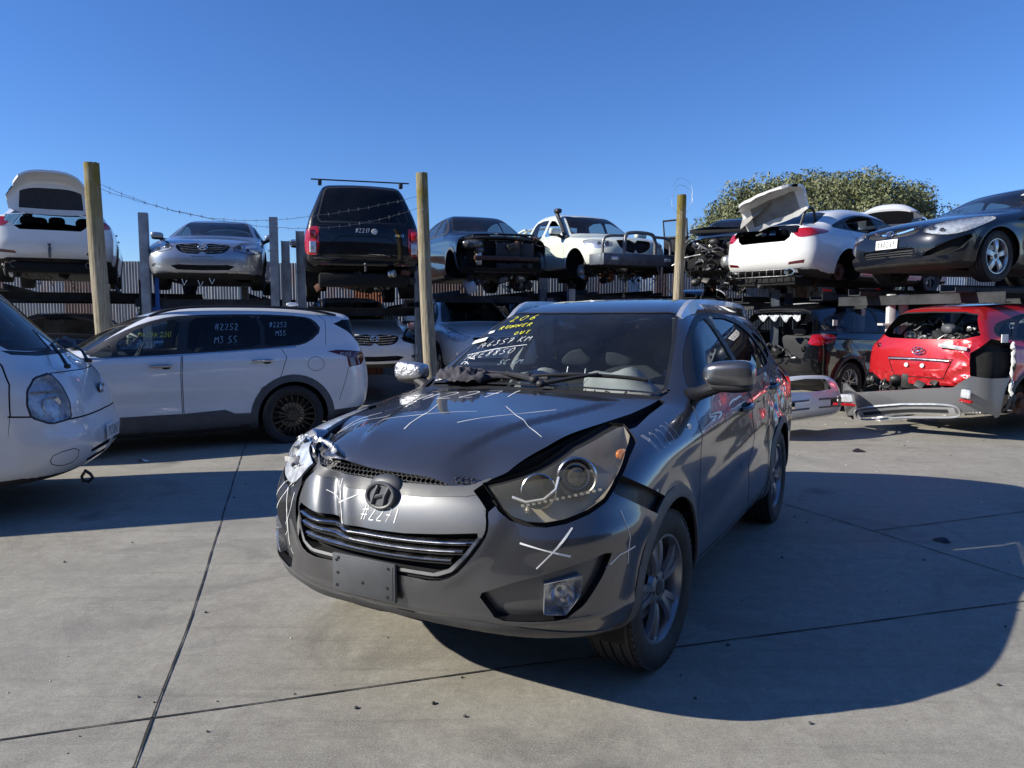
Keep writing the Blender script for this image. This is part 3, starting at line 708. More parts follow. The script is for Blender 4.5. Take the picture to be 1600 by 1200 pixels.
# leaves of the tree
m, t, b = nt('leaf'); setp(b, Roughness=.6)
oi = t.nodes.new('ShaderNodeNewGeometry'); 
lv = ramp(t, oi.outputs['Random Per Island'], [(0, (.045, .065, .022)), (.5, (.10, .12, .045)), (.85, (.17, .18, .075)), (1, (.25, .24, .12))])
t.links.new(mixc(t, ramp(t, noise(t, .9, 4, .6), [(.40, 0.), (.62, .75)]), lv, (.21, .21, .095)), b.inputs['Base Color'])
# concrete yard: large slabs, stains, drips, scuffs, fine grit
m, t, b = nt('concrete'); 
big = noise(t, .35, 5, .6, dist=.6); mid = noise(t, 1.7, 7, .62, dist=.4); fine = noise(t, 38, 5, .7); grit = noise(t, 150, 4, .75); streak = noise(t, 1.3, 6, .6, vec=mapv(t, (.35, 2.6, 1), (0, 0, .5)))
c = ramp(t, mid, [(.28, (.205, .195, .152)), (.5, (.305, .288, .230)), (.72, (.40, .378, .312))])
c = mixc(t, ramp(t, big, [(.35, 0.), (.7, .6)]), c, (.26, .243, .205))
c = mixc(t, ramp(t, streak, [(.42, 0.), (.72, .45)]), c, (.42, .395, .335))
c = mixc(t, ramp(t, fine, [(.38, .0), (.68, .55)]), c, (.15, .142, .122))
oil = noise(t, .9, 6, .7, vec=mapv(t, (1, 1, 1), (.2, .1, 1)), dist=1.2)
c = mixc(t, ramp(t, oil, [(.54, 0.), (.66, .55)]), c, (.075, .07, .065))
vo = t.nodes.new('ShaderNodeTexVoronoi'); vo.inputs['Scale'].default_value = 7; vo.inputs['Randomness'].default_value = 1; t.links.new(mapv(t), vo.inputs['Vector'])
c = mixc(t, ramp(t, vo.outputs['Distance'], [(.03, .75), (.055, 0.)]), c, (.08, .07, .06))
vo2 = t.nodes.new('ShaderNodeTexVoronoi'); vo2.inputs['Scale'].default_value = 19; t.links.new(mapv(t), vo2.inputs['Vector'])
c = mixc(t, ramp(t, vo2.outputs['Distance'], [(.03, .5), (.06, 0.)]), c, (.48, .45, .40))
c = mixc(t, ramp(t, grit, [(.42, .0), (.62, .5)]), c, (.56, .52, .45))
c = mixc(t, ramp(t, noise(t, 11, 7, .72), [(.40, .35), (.60, 0.)]), c, (.20, .18, .15))
vo3 = t.nodes.new('ShaderNodeTexVoronoi'); vo3.inputs['Scale'].default_value = 1.1; vv = t.nodes.new('ShaderNodeMix'); vv.data_type = 'VECTOR'; vv.inputs[0].default_value = .12; t.links.new(mapv(t), vv.inputs[4])
_nz = t.nodes.new('ShaderNodeTexNoise'); _nz.inputs['Scale'].default_value = 5; t.links.new(mapv(t), _nz.inputs['Vector']); t.links.new(_nz.outputs['Color'], vv.inputs[5]); t.links.new(vv.outputs[1], vo3.inputs['Vector'])
c = mixc(t, ramp(t, vo3.outputs['Distance'], [(.06, .6), (.17, 0.)]), c, (.10, .095, .085))
c = mixc(t, ramp(t, noise(t, 2.2, 7, .7, vec=mapv(t, (.22, 5, 1), (0, 0, -.35))), [(.56, 0.), (.70, .38)]), c, (.12, .115, .105))
c = mixc(t, ramp(t, noise(t, 26, 3, .6, vec=mapv(t, (.12, 3, 1), (0, 0, .9))), [(.66, 0.), (.72, .45)]), c, (.50, .48, .43))
t.links.new(c, b.inputs['Base Color']); t.links.new(ramp(t, mid, [(.3, .62), (.7, .85)]), b.inputs['Roughness'])
mm = t.nodes.new('ShaderNodeMath'); mm.operation = 'ADD'; t.links.new(fine, mm.inputs[0]); t.links.new(grit, mm.inputs[1]); bump(t, b, mm.outputs[0], .35, .004)
paint('paint_steel', (.24, .25, .27), .6, .35, 1, .3, (.3, .28, .25))
simple('joint', (.03, .028, .025), 1, var=.4, vs=20)
simple('brick_far', (.22, .13, .09), .9, var=.3, vs=3)
simple('blocker_wall', (.16, .13, .11), .9, var=.2, vs=1)
simple('blocker_roof', (.16, .16, .165), .7, var=.2, vs=1)
simple('debris', (.06, .06, .055), .8, var=.5, vs=20)
m, t, b = nt('lens_dark'); setp(b, Roughness=.05, Metallic=.3, Coat_Weight=1); b.inputs['Base Color'].default_value = (.05, .05, .05, 1)
# ---------------------------------------------------------------- hero: grey damaged SUV
def mirrorp(p): return p
def g3(*a): return [tuple(q) for q in a]
SUV_PROF = [(.3, .22), (.55, .29), (.76, .33), (.85, .38), (.88, .46), (.885, .56), (.87, .66), (.84, .77), (.80, .86), (.71, .945), (.5, 1.005), (.2, 1.06), (-.15, 1.105), (-.38, 1.14), (-.75, 1.36), (-1.08, 1.53), (-1.4, 1.605), (-1.9, 1.645), (-2.5, 1.64), (-3.0, 1.60), (-3.28, 1.55), (-3.42, 1.35), (-3.50, 1.15), (-3.53, 1.0), (-3.55, .8), (-3.54, .6), (-3.50, .42), (-3.38, .28), (-3.0, .22), (-1., .2)]
SUV_SEC = [(.1, .78), (.2, .82), (.3, .875), (.42, .90), (.58, .905), (.72, .913), (.85, .912), (.95, .898), (1.05, .875), (1.14, .845), (1.3, .76), (1.5, .63), (1.6, .54), (1.75, .42)]
def suv_add(X, Z):                                   # shoulder crease rising to the rear, hollow above the sill
    l = .93+(-X)*.045; w = .017*np.exp(-((Z-l)/.028)**2)*sstep(.3, -.3, X)*sstep(-3.4, -3.0, X)+.010*sstep(-.004, .004, .66+(-X)*.11-Z)*sstep(-.3, -.7, X)*sstep(-2.3, -1.9, X)*sstep(.45, .60, Z)
    h = .60-(X+1.4)*.10; return w-.022*np.exp(-((Z-h)/.09)**2)*sstep(-.3, -.7, X)*sstep(-2.5, -2.2, X)
SUV_A = ((0, .345, .40), (-2.64, .345, .40))
def suv_shell(res=.03, **k):
    return Shell(SUV_PROF, [(.9, SUV_SEC), (-1, SUV_SEC), (-2.2, [(z, y*(1 if z < 1.1 else .98)) for z, y in SUV_SEC]), (-3.5, [(z, y*(.955 if z < 1.1 else .86)) for z, y in SUV_SEC])], bow=(.10, .46), bowg=.28, rbow=(.07, .3), rbowg=.22, crown=.055, k=.10, kg=.13, zb=1.10, arches=SUV_A, flare=.022, yadd=suv_add, res=res, **k)
def circ(x, z, r, n=40, a0=0, a1=2*math.pi): return [(x+r*math.cos(a0+(a1-a0)*i/n), z+r*math.sin(a0+(a1-a0)*i/n)) for i in range(n)]
def arches(r, A, clad='cladding', cw=.055, ymin=.45):
    for i, (x, z, R) in enumerate(A):
        r.cut('drop', None, 'S', circ(x, z, R), thr=-1.1, box=((-9, ymin, -1), (9, 2, 9)))
        if clad:
            a, r.T = cut(r.T, circ(x, z, R+cw), 'S', .0, ((-9, .55, -1), (9, 2, 9)))
            r.P.append(dict(name='wheel_arch_trim', mat=clad, T=a[a.mean(1)[:, 0] > -1.3] if False else a, off=.003, wall=.012, side='1', parent=None, L=None, R=None))
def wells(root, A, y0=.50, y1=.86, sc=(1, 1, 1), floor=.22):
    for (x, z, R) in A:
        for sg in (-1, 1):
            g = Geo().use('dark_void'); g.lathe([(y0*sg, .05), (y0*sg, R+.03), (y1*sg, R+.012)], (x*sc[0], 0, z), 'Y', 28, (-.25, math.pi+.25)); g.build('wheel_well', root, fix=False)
def underside(r, zmax=.42): r.cut('underbody', 'underbody', 'B', [(-9, -1), (9, -1), (9, 2), (-9, 2)], thr=.55, box=((-9, -1, -1), (9, 3, zmax)))
_d = dirof; _u = uvof
def dirof(pr): return np.array([0, 0, -1.]) if pr == 'B' else _d(pr)
def uvof(T, pr): return T[..., [0, 1]] if pr == 'B' else _u(T, pr)

HERO = (-.1154, 3.542, 0, -2.0858)
hero = empty('damaged_suv', (HERO[0], HERO[1], 0), (0, 0, HERO[3]))
tag(hero, 'nearest car, dark grey SUV with buckled bonnet and cracked front bumper', 'car')
hs = suv_shell(.018); hT = hs.mesh()
from mathutils import noise as mno
def vn(V, s, seed=0.):
    return np.array([mno.noise(Vector((a*s+seed, b*s+seed*.7, c*s))) for a, b, c in V])
def hero_def(V, name, side):
    V = V.copy(); x, y, z = V[:, 0], V[:, 1], V[:, 2]
    # pushed in right front corner (its right, -y)
    if name not in ('hood',):
        w = sstep(.25, .75, x)*sstep(-.25, -.7, y)*sstep(1.1, .8, z); V[:, 0] -= .05*w; V[:, 1] += .055*w
    m = (x > .2) & (y < -.2) & (z < .95)
    if m.any() and name != 'hood':
        q = vn(V[m], 7., 3.)*sstep(-.25, -.6, y[m])*.016; V[m, 0] += q; V[m, 1] += q*.6
    if name in ('front_bumper', 'grille_panel', 'headlight', 'body', 'marker'):
        # raised frame round the hexagon and a crease running out to the arch
        ay = np.abs(y); yh = np.interp(z, [.53, .56, .65, .76, .88], [.30, .35, .45, .50, .515]); d = ay-yh
        if name == 'front_bumper':
            V[:, 0] += .010*np.exp(-(np.clip(d-.015, 0, 9)/.045)**2)*sstep(.5, .6, x)*sstep(.47, .58, z)*sstep(.20, .30, ay)
            w = np.exp(-((z-(.70+.06*(ay-.5)))/.05)**2)*sstep(.50, .75, ay); V[:, 0] += .010*w; V[:, 1] += .010*w*np.sign(y)
            w = np.exp(-((z-(.42+.02*ay))/.018)**2)*sstep(.3, .45, x); V[:, 0] += .008*w; V[:, 1] += .005*w*np.sign(y)*sstep(.55, .7, ay)
    # vertical dent in the panel beside the emblem
    w = np.exp(-((y+.23+(z-.72)*.35)/.055)**2)*sstep(.62, .70, z)*sstep(.90, .84, z)*(x > .6); V[:, 0] -= .045*w
    w = np.exp(-((y+.14+(z-.72)*.35)/.05)**2)*sstep(.62, .70, z)*sstep(.90, .84, z)*(x > .6); V[:, 0] += .018*w
    if name == 'hood':
        f = sstep(-.25, .72, x); V[:, 2] += .014*f+.012*np.exp(-((x-.35)/.18)**2)*sstep(-.6, .4, y)
        yc = .45-.31*x; V[:, 2] += .011*(1-sstep(-.028, .028, np.abs(y)-yc))*1.4*sstep(-.36, -.2, x)*sstep(.74, .55, x)
        w = np.exp(-((y-.38)/.10)**2)*sstep(.5, .72, x); V[:, 2] -= .03*w                          # beak of the folded front edge
        w = sstep(.02, -.38, y)*sstep(.28, .72, x); V[:, 2] += .030*w*np.exp(-((y+.20)/.22)**2); V[:, 0] -= .045*w
        w = sstep(-.38, -.62, y)*sstep(.25, .7, x); V[:, 2] -= .055*w; V[:, 0] -= .10*w
        q = vn(V, 9., 1.); V[:, 2] += q*.028*w; V[:, 0] += q*.03*w
        V[:, 2] += .006*vn(V, 2.2, 5.)*f
    if name in ('rear_door', 'body') :
        m = (y > .6) & (x < -1.7) & (x > -3.3) & (z > .62) & (z < 1.2)
        if m.any():
            w = np.exp(-((x[m]+2.55)/.42)**2-((z[m]-.93)/.16)**2); V[m, 1] -= w*(.028+.035*vn(V[m], 6., 2.))
            V[m, 1] += w*.018*vn(V[m], 14., 4.)
    if name in ('front_door', 'fender', 'rear_door'):
        m = (y > .6) & (x < .2)
        if m.any(): V[m, 1] += .006*vn(V[m], 3.1, 8.)*sstep(.45, .8, z[m])
    return V
h = Rig(hs, hT, hero, hero_def); h.paint = 'paint_grey'
arches(h, SUV_A, 'cladding', .052)
underside(h, .36)
# glass
WS = [(-1.12, 0), (-1.135, .2), (-1.17, .40), (-1.22, .535), (-.95, .605), (-.56, .685), (-.50, .66), (-.44, .45), (-.40, .2), (-.39, 0)]
h.cut('windscreen', 'glass_clear', 'T', WS[:1]+WS[1:], off=-.004, box=((-1.5, -1, 1.1), (0, 1, 2)), frame=(.018, 'windscreen_seal', 'plastic'))
h.cut('cowl', 'plastic', 'T', [(-.42, -.1), (-.30, -.1), (-.31, .3), (-.36, .55), (-.44, .70), (-.56, .72), (-.5, .5)], off=-.012, box=((-1, -1, 1), (0, 1, 2)))
W1 = [(-.72, 1.135), (-.80, 1.22), (-1.0, 1.36), (-1.2, 1.445), (-1.38, 1.488), (-1.56, 1.505), (-1.60, 1.145)]
W2 = [(-1.70, 1.147), (-1.66, 1.508), (-2.05, 1.505), (-2.35, 1.465), (-2.55, 1.40), (-2.70, 1.30), (-2.78, 1.20), (-2.72, 1.17)]
W3 = [(-2.86, 1.20), (-2.79, 1.29), (-2.66, 1.39), (-2.74, 1.40), (-2.92, 1.37), (-3.08, 1.29), (-3.05, 1.22)]
DLO = [(-.60, 1.105), (-.70, 1.20), (-.95, 1.365), (-1.18, 1.47), (-1.42, 1.525), (-1.7, 1.54), (-2.1, 1.535), (-2.45, 1.49), (-2.75, 1.43), (-3.0, 1.385), (-3.15, 1.29), (-3.10, 1.19), (-2.75, 1.145), (-2., 1.125), (-1.2, 1.115)]
for nm, p in (('side_window', W1), ('side_window', W2), ('quarter_window', W3)):
    h.cut(nm, 'glass_side', 'S', h.poly(p, 'S', 1, .12), off=-.008, wall=0, side='1' if nm != 'side_window' else ('1' if p is W1 else '2'), box=((-9, .3, 1), (9, 2, 2)))
h.cut('window_trim', 'plastic', 'S', h.poly(DLO, 'S', 1), off=-.001, side='1', box=((-9, .3, 1), (9, 2, 2)))
h.cut('rear_window', 'glass_dark', 'R', [(0, 1.20), (.5, 1.20), (.62, 1.24), (.52, 1.47), (.4, 1.50), (0, 1.51)], off=-.004, box=((-9, -1, 1), (-3, 2, 2)), frame=(.02, 'rear_window_seal', 'plastic'))
# front
HL = g3((.743, .47, .885), (.755, .50, .86), (.769, .535, .825), (.769, .57, .80), (.757, .62, .785), (.728, .675, .783), (.685, .73, .793), (.615, .787, .818), (.545, .82, .85), (.46, .832, .905), (.27, .80, .975), (.12, .765, 1.015), (.05, .72, 1.038), (.08, .69, 1.035), (.18, .67, 1.02), (.40, .645, .985), (.60, .60, .935))
h.cut('headlight', 'headlamp_shell', 50, HL, off=-.10, wall=True, ch=0, thr=-.3, side='1', box=((-.1, .3, .7), (1, 1, 1.12)), also=('headlight_lens', 'glass_fog', .002), R={'mat': 'lens_white'})
h.cut('headlight_seal', 'dark_void', 50, offpoly(h.poly(HL, 50), .016), off=-.014, wall=True, thr=-.3, side='1', box=((-.1, .3, .7), (1, 1, 1.12)))
h.cut('bonnet_gap', 'dark_void', 'T', [(.76, .40), (.66, .49), (.45, .55), (.15, .60), (-.16, .665), (-.44, .70), (-.44, .735), (-.2, .735), (0, .75), (.06, .735), (.3, .70), (.44, .665), (.62, .62), (.75, .53), (.79, .48)], off=-.05, wall=True, box=((-.6, .3, .8), (1, 1, 1.2)), side='1', R={'name': 'hood', 'mat': 'paint_grey', 'off': 0, 'wall': .02, 'side': ''})
h.cut('hood', 'paint_grey', 'T', [(.765, -.1), (.765, .1), (.76, .30), (.735, .40), (.66, .50), (.44, .56), (.15, .61), (-.16, .68), (-.44, .73), (-.42, .6), (-.36, .5), (-.31, .3), (-.30, 0), (-.30, -.1)], off=0, wall=.03, box=((-.6, -.1, .85), (1, 1, 1.3)), side='')
UG = [(0, .838), (.12, .842), (.28, .852), (.40, .868), (.475, .89), (.44, .902), (.3, .91), (.15, .912), (0, .913)]
UG = [(0, .868), (.12, .872), (.28, .876), (.37, .884), (.40, .892), (.33, .905), (.15, .906), (0, .904)]
h.cut('upper_grille', 'plastic', 'F', UG, off=-.022, wall=True, box=((.5, -.1, .8), (1, 1, 1.0)))
h.cut('grille_trim', 'plastic_grey', 'F', [(0, .826), (.2, .834), (.38, .850), (.48, .874), (.53, .898), (.44, .910), (.3, .918), (0, .922)], off=.002, wall=.01, box=((.5, -.1, .8), (1, 1, 1.0)))
LG = [(0, .575), (.15, .575), (.30, .578), (.36, .60), (.41, .65), (.46, .72), (.455, .735), (.3, .715), (.15, .70), (0, .695)]
h.cut('lower_grille', 'dark_void', 'F', LG, off=-.05, wall=True, box=((.5, -.1, .5), (1, 1, 1.0)))
for p, w in (((( 0, .553), (.16, .553), (.31, .556), (.385, .585), (.44, .65), (.485, .72), (.492, .76), (.475, .815), (.49, .86), (.51, .885)), .015),):
    h.gap('F', p, w, box=((.4, -.1, .4), (1, 1, 1)), off=-.008, ch=1)
h.cut('grille_surround', 'chrome_dull', 'F', [(0, .563), (.15, .563), (.31, .566), (.375, .593), (.43, .655), (.472, .72), (.46, .722), (.41, .65), (.36, .60), (.30, .578), (.15, .575), (0, .575)], off=.004, wall=.01, box=((.5, -.1, .5), (1, 1, 1.0)))
h.cut('grille_panel', 'paint_satin', 'F', [(0, .56), (.31, .56), (.385, .59), (.435, .65), (.48, .72), (.487, .76), (.468, .815), (.484, .865), (.5, .88), (.4, .868), (.28, .852), (.12, .842), (0, .838)], off=0, wall=.008, box=((.5, -.1, .5), (1, 1, 1.0)))
FR = g3((.85, .47, .525), (.82, .60, .58), (.75, .73, .62), (.60, .85, .665), (.575, .875, .66), (.61, .855, .59), (.68, .81, .49), (.73, .76, .445), (.84, .55, .435))
FL = g3((.775, .70, .575), (.68, .80, .60), (.69, .80, .53), (.73, .765, .46), (.775, .70, .465))
a_ = h.cut('fog_lamp', 'reflector', 45, FL, off=-.065, wall=True, ch=0, thr=-.2, side='1', box=((.3, .4, .3), (1, 1, .8)), also=('fog_lens', 'glass_lens', -.030))
h.cut('fog_recess', 'paint_satin', 45, FR, off=-.022, wall=True, ch=1, w=.2 if False else None, thr=-.2, side='1', box=((.3, .4, .3), (1, 1, .8))) if False else h.cut('fog_recess', 'paint_satin', 45, chaikin(h.poly(FR, 45), 1, True, .12), off=-.034, wall=True, thr=-.2, side='1', box=((.3, .4, .3), (1, 1, .8)))
# black bracket seen where bumper and wing have parted (its left only)
BR = g3((.47, .82, .905), (.44, .825, .925), (.2, .905, .815), (.08, .91, .765), (.06, .91, .72), (.2, .905, .725), (.5, .845, .86))
h.cut('bumper_bracket', 'plastic', 55, BR, off=-.03, wall=True, thr=-.2, side='1', box=((-.1, .5, .6), (1, 1, 1.0)))
h.cut('bumper_lip', 'cladding', 45, [(-.75, .1), (.62, .1), (.40, .33), (.2, .365), (-.1, .41), (-.25, .425), (-.45, .405), (-.75, .40)], off=.004, wall=.02, thr=-.6, box=((.15, -.1, .1), (1, 1, .5)))
h.cut('front_bumper', 'paint_grey', 45, [(-.75, .2), (.9, .2), (.60, .40), (.56, .55), (.54, .70), (.50, .73), (.24, .875), (.20, .87), (.0, .80), (-.12, .79), (-.2, .86), (-.3, .92), (-.75, .95)], off=0, wall=.015, thr=-.6, box=((.1, -.1, .2), (1, 1, .96)))
# doors, wings
h.cut('fuel_door', 'paint_grey', 'S', circ(-3.02, .93, .09, 20), side='1', box=((-9, .5, 0), (9, 2, 2)), L='drop' if False else None, thr=.2) if False else None
FD = [(-.47, .33), (-.44, .55), (-.43, .80), (-.46, .98), (-.56, 1.09), (-.60, 1.105), (-1.63, 1.115), (-1.60, .9), (-1.58, .6), (-1.60, .33), (-1.0, .315)]
RD = [(-1.615, .33), (-1.595, .6), (-1.615, .9), (-1.645, 1.115), (-2.0, 1.125), (-2.72, 1.14), (-2.62, 1.0), (-2.42, .86), (-2.27, .72), (-2.19, .55), (-2.16, .36)]
h.gap('S', FD, .007, True, box=((-9, .5, 0), (9, 2, 2)), off=-.006); h.gap('S', RD, .007, True, box=((-9, .5, 0), (9, 2, 2)), off=-.006)
h.cut('front_door', 'paint_grey', 'S', FD, side='1', thr=-.2, box=((-9, .5, 0), (9, 2, 1.2))); h.cut('rear_door', 'paint_grey', 'S', RD, side='1', thr=-.2, box=((-9, .5, 0), (9, 2, 1.2)))
h.cut('sill', 'cladding', 'S', [(-2.25, .1), (-2.22, .30), (-1.6, .285), (-.42, .30), (-.40, .1)], thr=-.9, side='1', box=((-9, .6, 0), (9, 2, .4)))
h.cut('fender', 'paint_grey', 'S', [(.5, .2), (.6, 1.1), (.1, 1.12), (-.43, 1.15), (-.62, 1.15), (-.58, 1.11), (-.45, .98), (-.425, .8), (-.43, .55), (-.46, .25)], side='1', thr=.08, box=((-9, .6, .2), (9, 2, 1.16)), wall=.01)
# tail
TL = g3((-3.42, .62, .98), (-3.35, .76, .95), (-3.15, .86, .99), (-2.98, .87, 1.06), (-3.05, .83, 1.12), (-3.3, .72, 1.13), (-3.42, .6, 1.10))
h.cut('tail_light', 'red_lens', 140, TL, off=.004, wall=.01, ch=1, thr=-.3, side='1', box=((-4, .4, .8), (-2.6, 1, 1.3)))
h.gap('S', [(-3.0, .3), (-3.05, .5), (-3.12, .72), (-3.3, .78)], .006, box=((-9, .5, 0), (9, 2, 2)))
ho = h.emit()
wells(hero, SUV_A)
def place(tab, side=0):
    return tab
# wheels: the front pair steered slightly
for (x, y, st, sp) in ((0, .785, R_(-4), .2), (0, -.785, R_(-4), .5), (-2.64, .785, 0, .9), (-2.64, -.785, 0, .1)):
    add_wheel(hero, x, y, .345, .345, .225, .232, ('hero', 5, 'double'), st, sp, 72)
cabin(hero, -.72, -1.5, -2.45, .66, .46, 1.0, True)
# B pillars and roof lining seen through the glass
for sg in (-1, 1): g = Geo().use('cream_trim'); g.tube([(-1.62, sg*.80, .9), (-1.64, sg*.78, 1.15), (-1.66, sg*.60, 1.50)], .035, 8); g.build('pillar_trim', hero)
# airbags: curtain bags and the burst steering bag
g = Geo().use('airbag')
g.sell((-1.22, -.36, 1.0), (.22, .42, .36), 2.4, fn=lambda q: (q.x+.02*math.sin(q.y*30), q.y, q.z+.015*math.sin(q.y*22+q.x*9)))
g.sell((-1.10, .25, 1.02), (.30, .48, .36), 2.6, fn=lambda q: (q.x, q.y+.015*math.sin(q.z*35), q.z+.02*math.sin(q.y*25)))
ab = g.build('airbag', hero)
# grille slats
def frontpt(y, z, d=0):
    p = h.points([(y, z)], 'F')[0]; q = hero_def(np.array([p]), 'lower_grille', '')[0]; return Vector((q[0]+d, q[1], q[2]))
def strip(g, line, hgt, dep, d0=0, mat=None):
    """bar following the front skin: line of (y, z)"""
    if mat: g.use(mat)
    P = [frontpt(y, z, d0) for y, z in line]; V = []
    for p in P: V += [p+Vector((-dep, 0, -hgt*.2)), p+Vector((0, 0, -hgt/2)), p+Vector((.004, 0, 0)), p+Vector((-.002, 0, hgt/2)), p+Vector((-dep, 0, hgt*.9))]
    n = len(P); g.add(V, [(i*5+j, i*5+(j+1)%5, (i+1)*5+(j+1)%5, (i+1)*5+j) for i in range(n-1) for j in range(5)]+[(0, 1, 2, 3, 4), ((n-1)*5+4, (n-1)*5+3, (n-1)*5+2, (n-1)*5+1, (n-1)*5)])
for k, z in enumerate((.680, .647, .614)):
    hw = .45-.033*k-.01*k
    g = Geo(); ys = np.linspace(-hw, hw, 25); strip(g, [(y, z+.02*(abs(y)/.4)**2-(0 if k else .004)) for y in ys], .009, .035, -.002, 'chrome_dull')
    ys = np.linspace(-hw, hw, 25); strip(g, [(y, z-.014+.02*(abs(y)/.4)**2) for y in ys], .006, .03, -.010, 'plastic'); g.build('grille_slat', ho[('lower_grille', '')])
# honeycomb of the upper grille
g = Geo().use('plastic'); a = .0125
for i in range(-18, 19):
    for j in range(-3, 4):
        cy, cz = i*a*1.75, .884+j*a*1.5*.75+.0*i; cy += a*.875 if j%2 else 0; top = .912; bot = .862+.12*cy**2
        if cz > top-.012 or cz < bot+.012 or abs(cy) > .385: continue
        hx = [frontpt(cy+a*math.cos(q), cz+a*.72*math.sin(q), -.006) for q in np.arange(6)*math.pi/3+math.pi/6]
        g.tube(hx, .0026, 4, True)
g.build('grille_mesh', ho[('upper_grille', '')])
# emblem: dished oval with an upright slanted letter
def emblem(par, c, ax, up, rx, rz, mat='chrome_dull', back='plastic_grey', nm='emblem', rim=.16):
    g = Geo(); c, ax, up = Vector(c), Vector(ax).normalized(), Vector(up).normalized(); rt = up.cross(ax)
    if back:
        g.use(back); V = [c-ax*.03]+[c+rt*(rx*1.18*math.cos(t))+up*(rz*1.22*math.sin(t))-ax*.03 for t in np.linspace(0, 2*math.pi, 33)[:-1]]
        V += [c+rt*(rx*1.06*math.cos(t))+up*(rz*1.08*math.sin(t))+ax*.002 for t in np.linspace(0, 2*math.pi, 33)[:-1]]
        g.add(V, [(1+i, 1+(i+1)%32, 33+(i+1)%32, 33+i) for i in range(32)]+[list(range(33, 65))])
    g.use(mat); g.tube([c+ax*.004+rt*(rx*.95*math.cos(t))+up*(rz*.95*math.sin(t)) for t in np.linspace(0, 2*math.pi, 33)[:-1]], rz*rim, 8, True)
    w = rz*.15
    for s0 in (-1, 1):
        g.tube([c+ax*.005+rt*(s0*rx*.42-rx*.10)+up*(-rz*.74), c+ax*.006+rt*(s0*rx*.38)+up*0, c+ax*.005+rt*(s0*rx*.40+rx*.20)+up*(rz*.74)], [w*1.1, w*1.25, w*1.1], 6)
    g.tube([c+ax*.006+rt*(-rx*.36)+up*(-rz*.16), c+ax*.006+up*0, c+ax*.006+rt*(rx*.36)+up*(rz*.16)], w, 6)
    return g.build(nm, par)
e = frontpt(.02, .822, .012); emblem(hero, e, (1, .02, .22), (-.22, 0, 1), .068, .050, 'plastic_grey')
g = Geo().use('plastic_grey'); g.sell(frontpt(.02, .84, -.022), (.075, .165, .112), 2.3); g.build('emblem_boss', hero)
# numberplate holder with screw holes
pc = frontpt(-.012, .515, .012); g = Geo().use('plastic_grey'); g.box(pc, (.016, .31, .15), bev=.004); g.box(pc+Vector((.007, 0, 0)), (.006, .29, .128), bev=.002); g.use('gap')
for a, b in ((-.13, .05), (-.13, -.05), (-.125, .0), (.0, -.02), (.12, -.02), (.12, -.055), (.125, .055), (-.12, .06)): g.lathe([(0, .006), (.0025, .006), (.003, 0)], pc+Vector((.0095, a, b)), 'X', 12)
g.build('plate_holder', hero)
# headlight innards
for sg in (1, -1):
    par = ho[('headlight', 'L' if sg > 0 else 'R')]
    g = Geo().use('chrome'); ax = Vector((.82, .48*sg, .1)).normalized(); c = Vector((.532, .712*sg, .912))
    if sg < 0: c += Vector((-.04, .05, 0))
    q = ax.to_track_quat('Y', 'Z').to_matrix()
    def lz(prof, cc, m, n=32):
        gg = Geo(); gg.lathe(prof, (0, 0, 0), 'Y', n); g.use(m); g.add([q@Vector(v)+cc for v in gg.V], gg.F)
    lz([(-.06, .074), (.000, .076), (.006, .071), (-.006, .060), (-.03, .052)], c, 'chrome_dull'); lz([(-.05, .046), (-.01, .042), (.008, .03), (.014, .012), (.015, 0)], c, 'lens_dark')
    c2 = Vector((.655, .615*sg, .872))+(Vector((-.05, .05, 0)) if sg < 0 else Vector()); lz([(-.09, .02), (-.05, .05), (.0, .066), (.004, .062)], c2, 'chrome_dull')
    g.use('lens_white'); pts = [Vector(p) for p in ((.755, .55, .86), (.745, .60, .845), (.712, .655, .855), (.67, .682, .885), (.625, .672, .92))]
    g.tube([Vector((p.x-.02, p.y*sg, p.z))-(Vector((.05, 0, 0)) if sg < 0 else Vector()) for p in pts], .0055, 6)
    g.use('reflector')
    for i in range(14):
        f = i/13; p = Vector((.748-.21*f**1.2, (.59+.21*f), .832+.04*f)); g.box((p.x-.018-(.05 if sg < 0 else 0), p.y*sg-(.03*sg if sg < 0 else 0), p.z), (.008, .012, .008), Matrix.Rotation(.5*sg, 3, 'Z'))
    g.use('amber'); g.sell((.22, .765*sg, .955), (.08, .03, .04), 2.5); g.build('headlight_lamp', par)
    g = Geo(); g.use('chrome'); fc = Vector((.700, .735*sg, .525)); 
    if sg < 0: fc += Vector((-.05, .05, 0))
    lz([(-.03, .02), (-.01, .034), (.012, .042), (.014, .040)], fc, 'chrome', 20); lz([(-.02, .0), (.0, .012), (.006, 0)], fc, 'lens_white', 12); g.build('fog_bulb', ho[('fog_lamp', 'L' if sg > 0 else 'R')])
# repeater lamps, handles, mirrors, rails
for sg in (1, -1):
    p = h.points([(-.345, 1.0)], 'S')[0]; g = Geo().use('lens_white'); g.sell((p[0], p[1]*sg, p[2]), (.055, .014, .035), 2.6); g.build('side_repeater', hero)
    for x, z, door in ((-1.42, .985, 'front_door'), (-2.42, 1.03, 'rear_door')):
        if sg > 0 and door == 'front_door': pass
        p = h.points([(x, z)], 'S')[0]; p = hero_def(np.array([p]), door, 'L')[0]; g = Geo().use('gap'); g.sell((p[0]+.0, (p[1]-.004)*sg, p[2]), (.15, .02, .055), 2.5)
        g.use('paint_grey'); g.tube([(p[0]-.10, (p[1]+.006)*sg, p[2]+.008), (p[0]-.075, (p[1]+.03)*sg, p[2]+.006), (p[0], (p[1]+.036)*sg, p[2]), (p[0]+.075, (p[1]+.028)*sg, p[2]-.004), (p[0]+.10, (p[1]+.004)*sg, p[2]-.006)], [.012, .015, .016, .015, .012], 10)
        g.build('handle', ho[(door, 'L' if sg > 0 else 'R')])
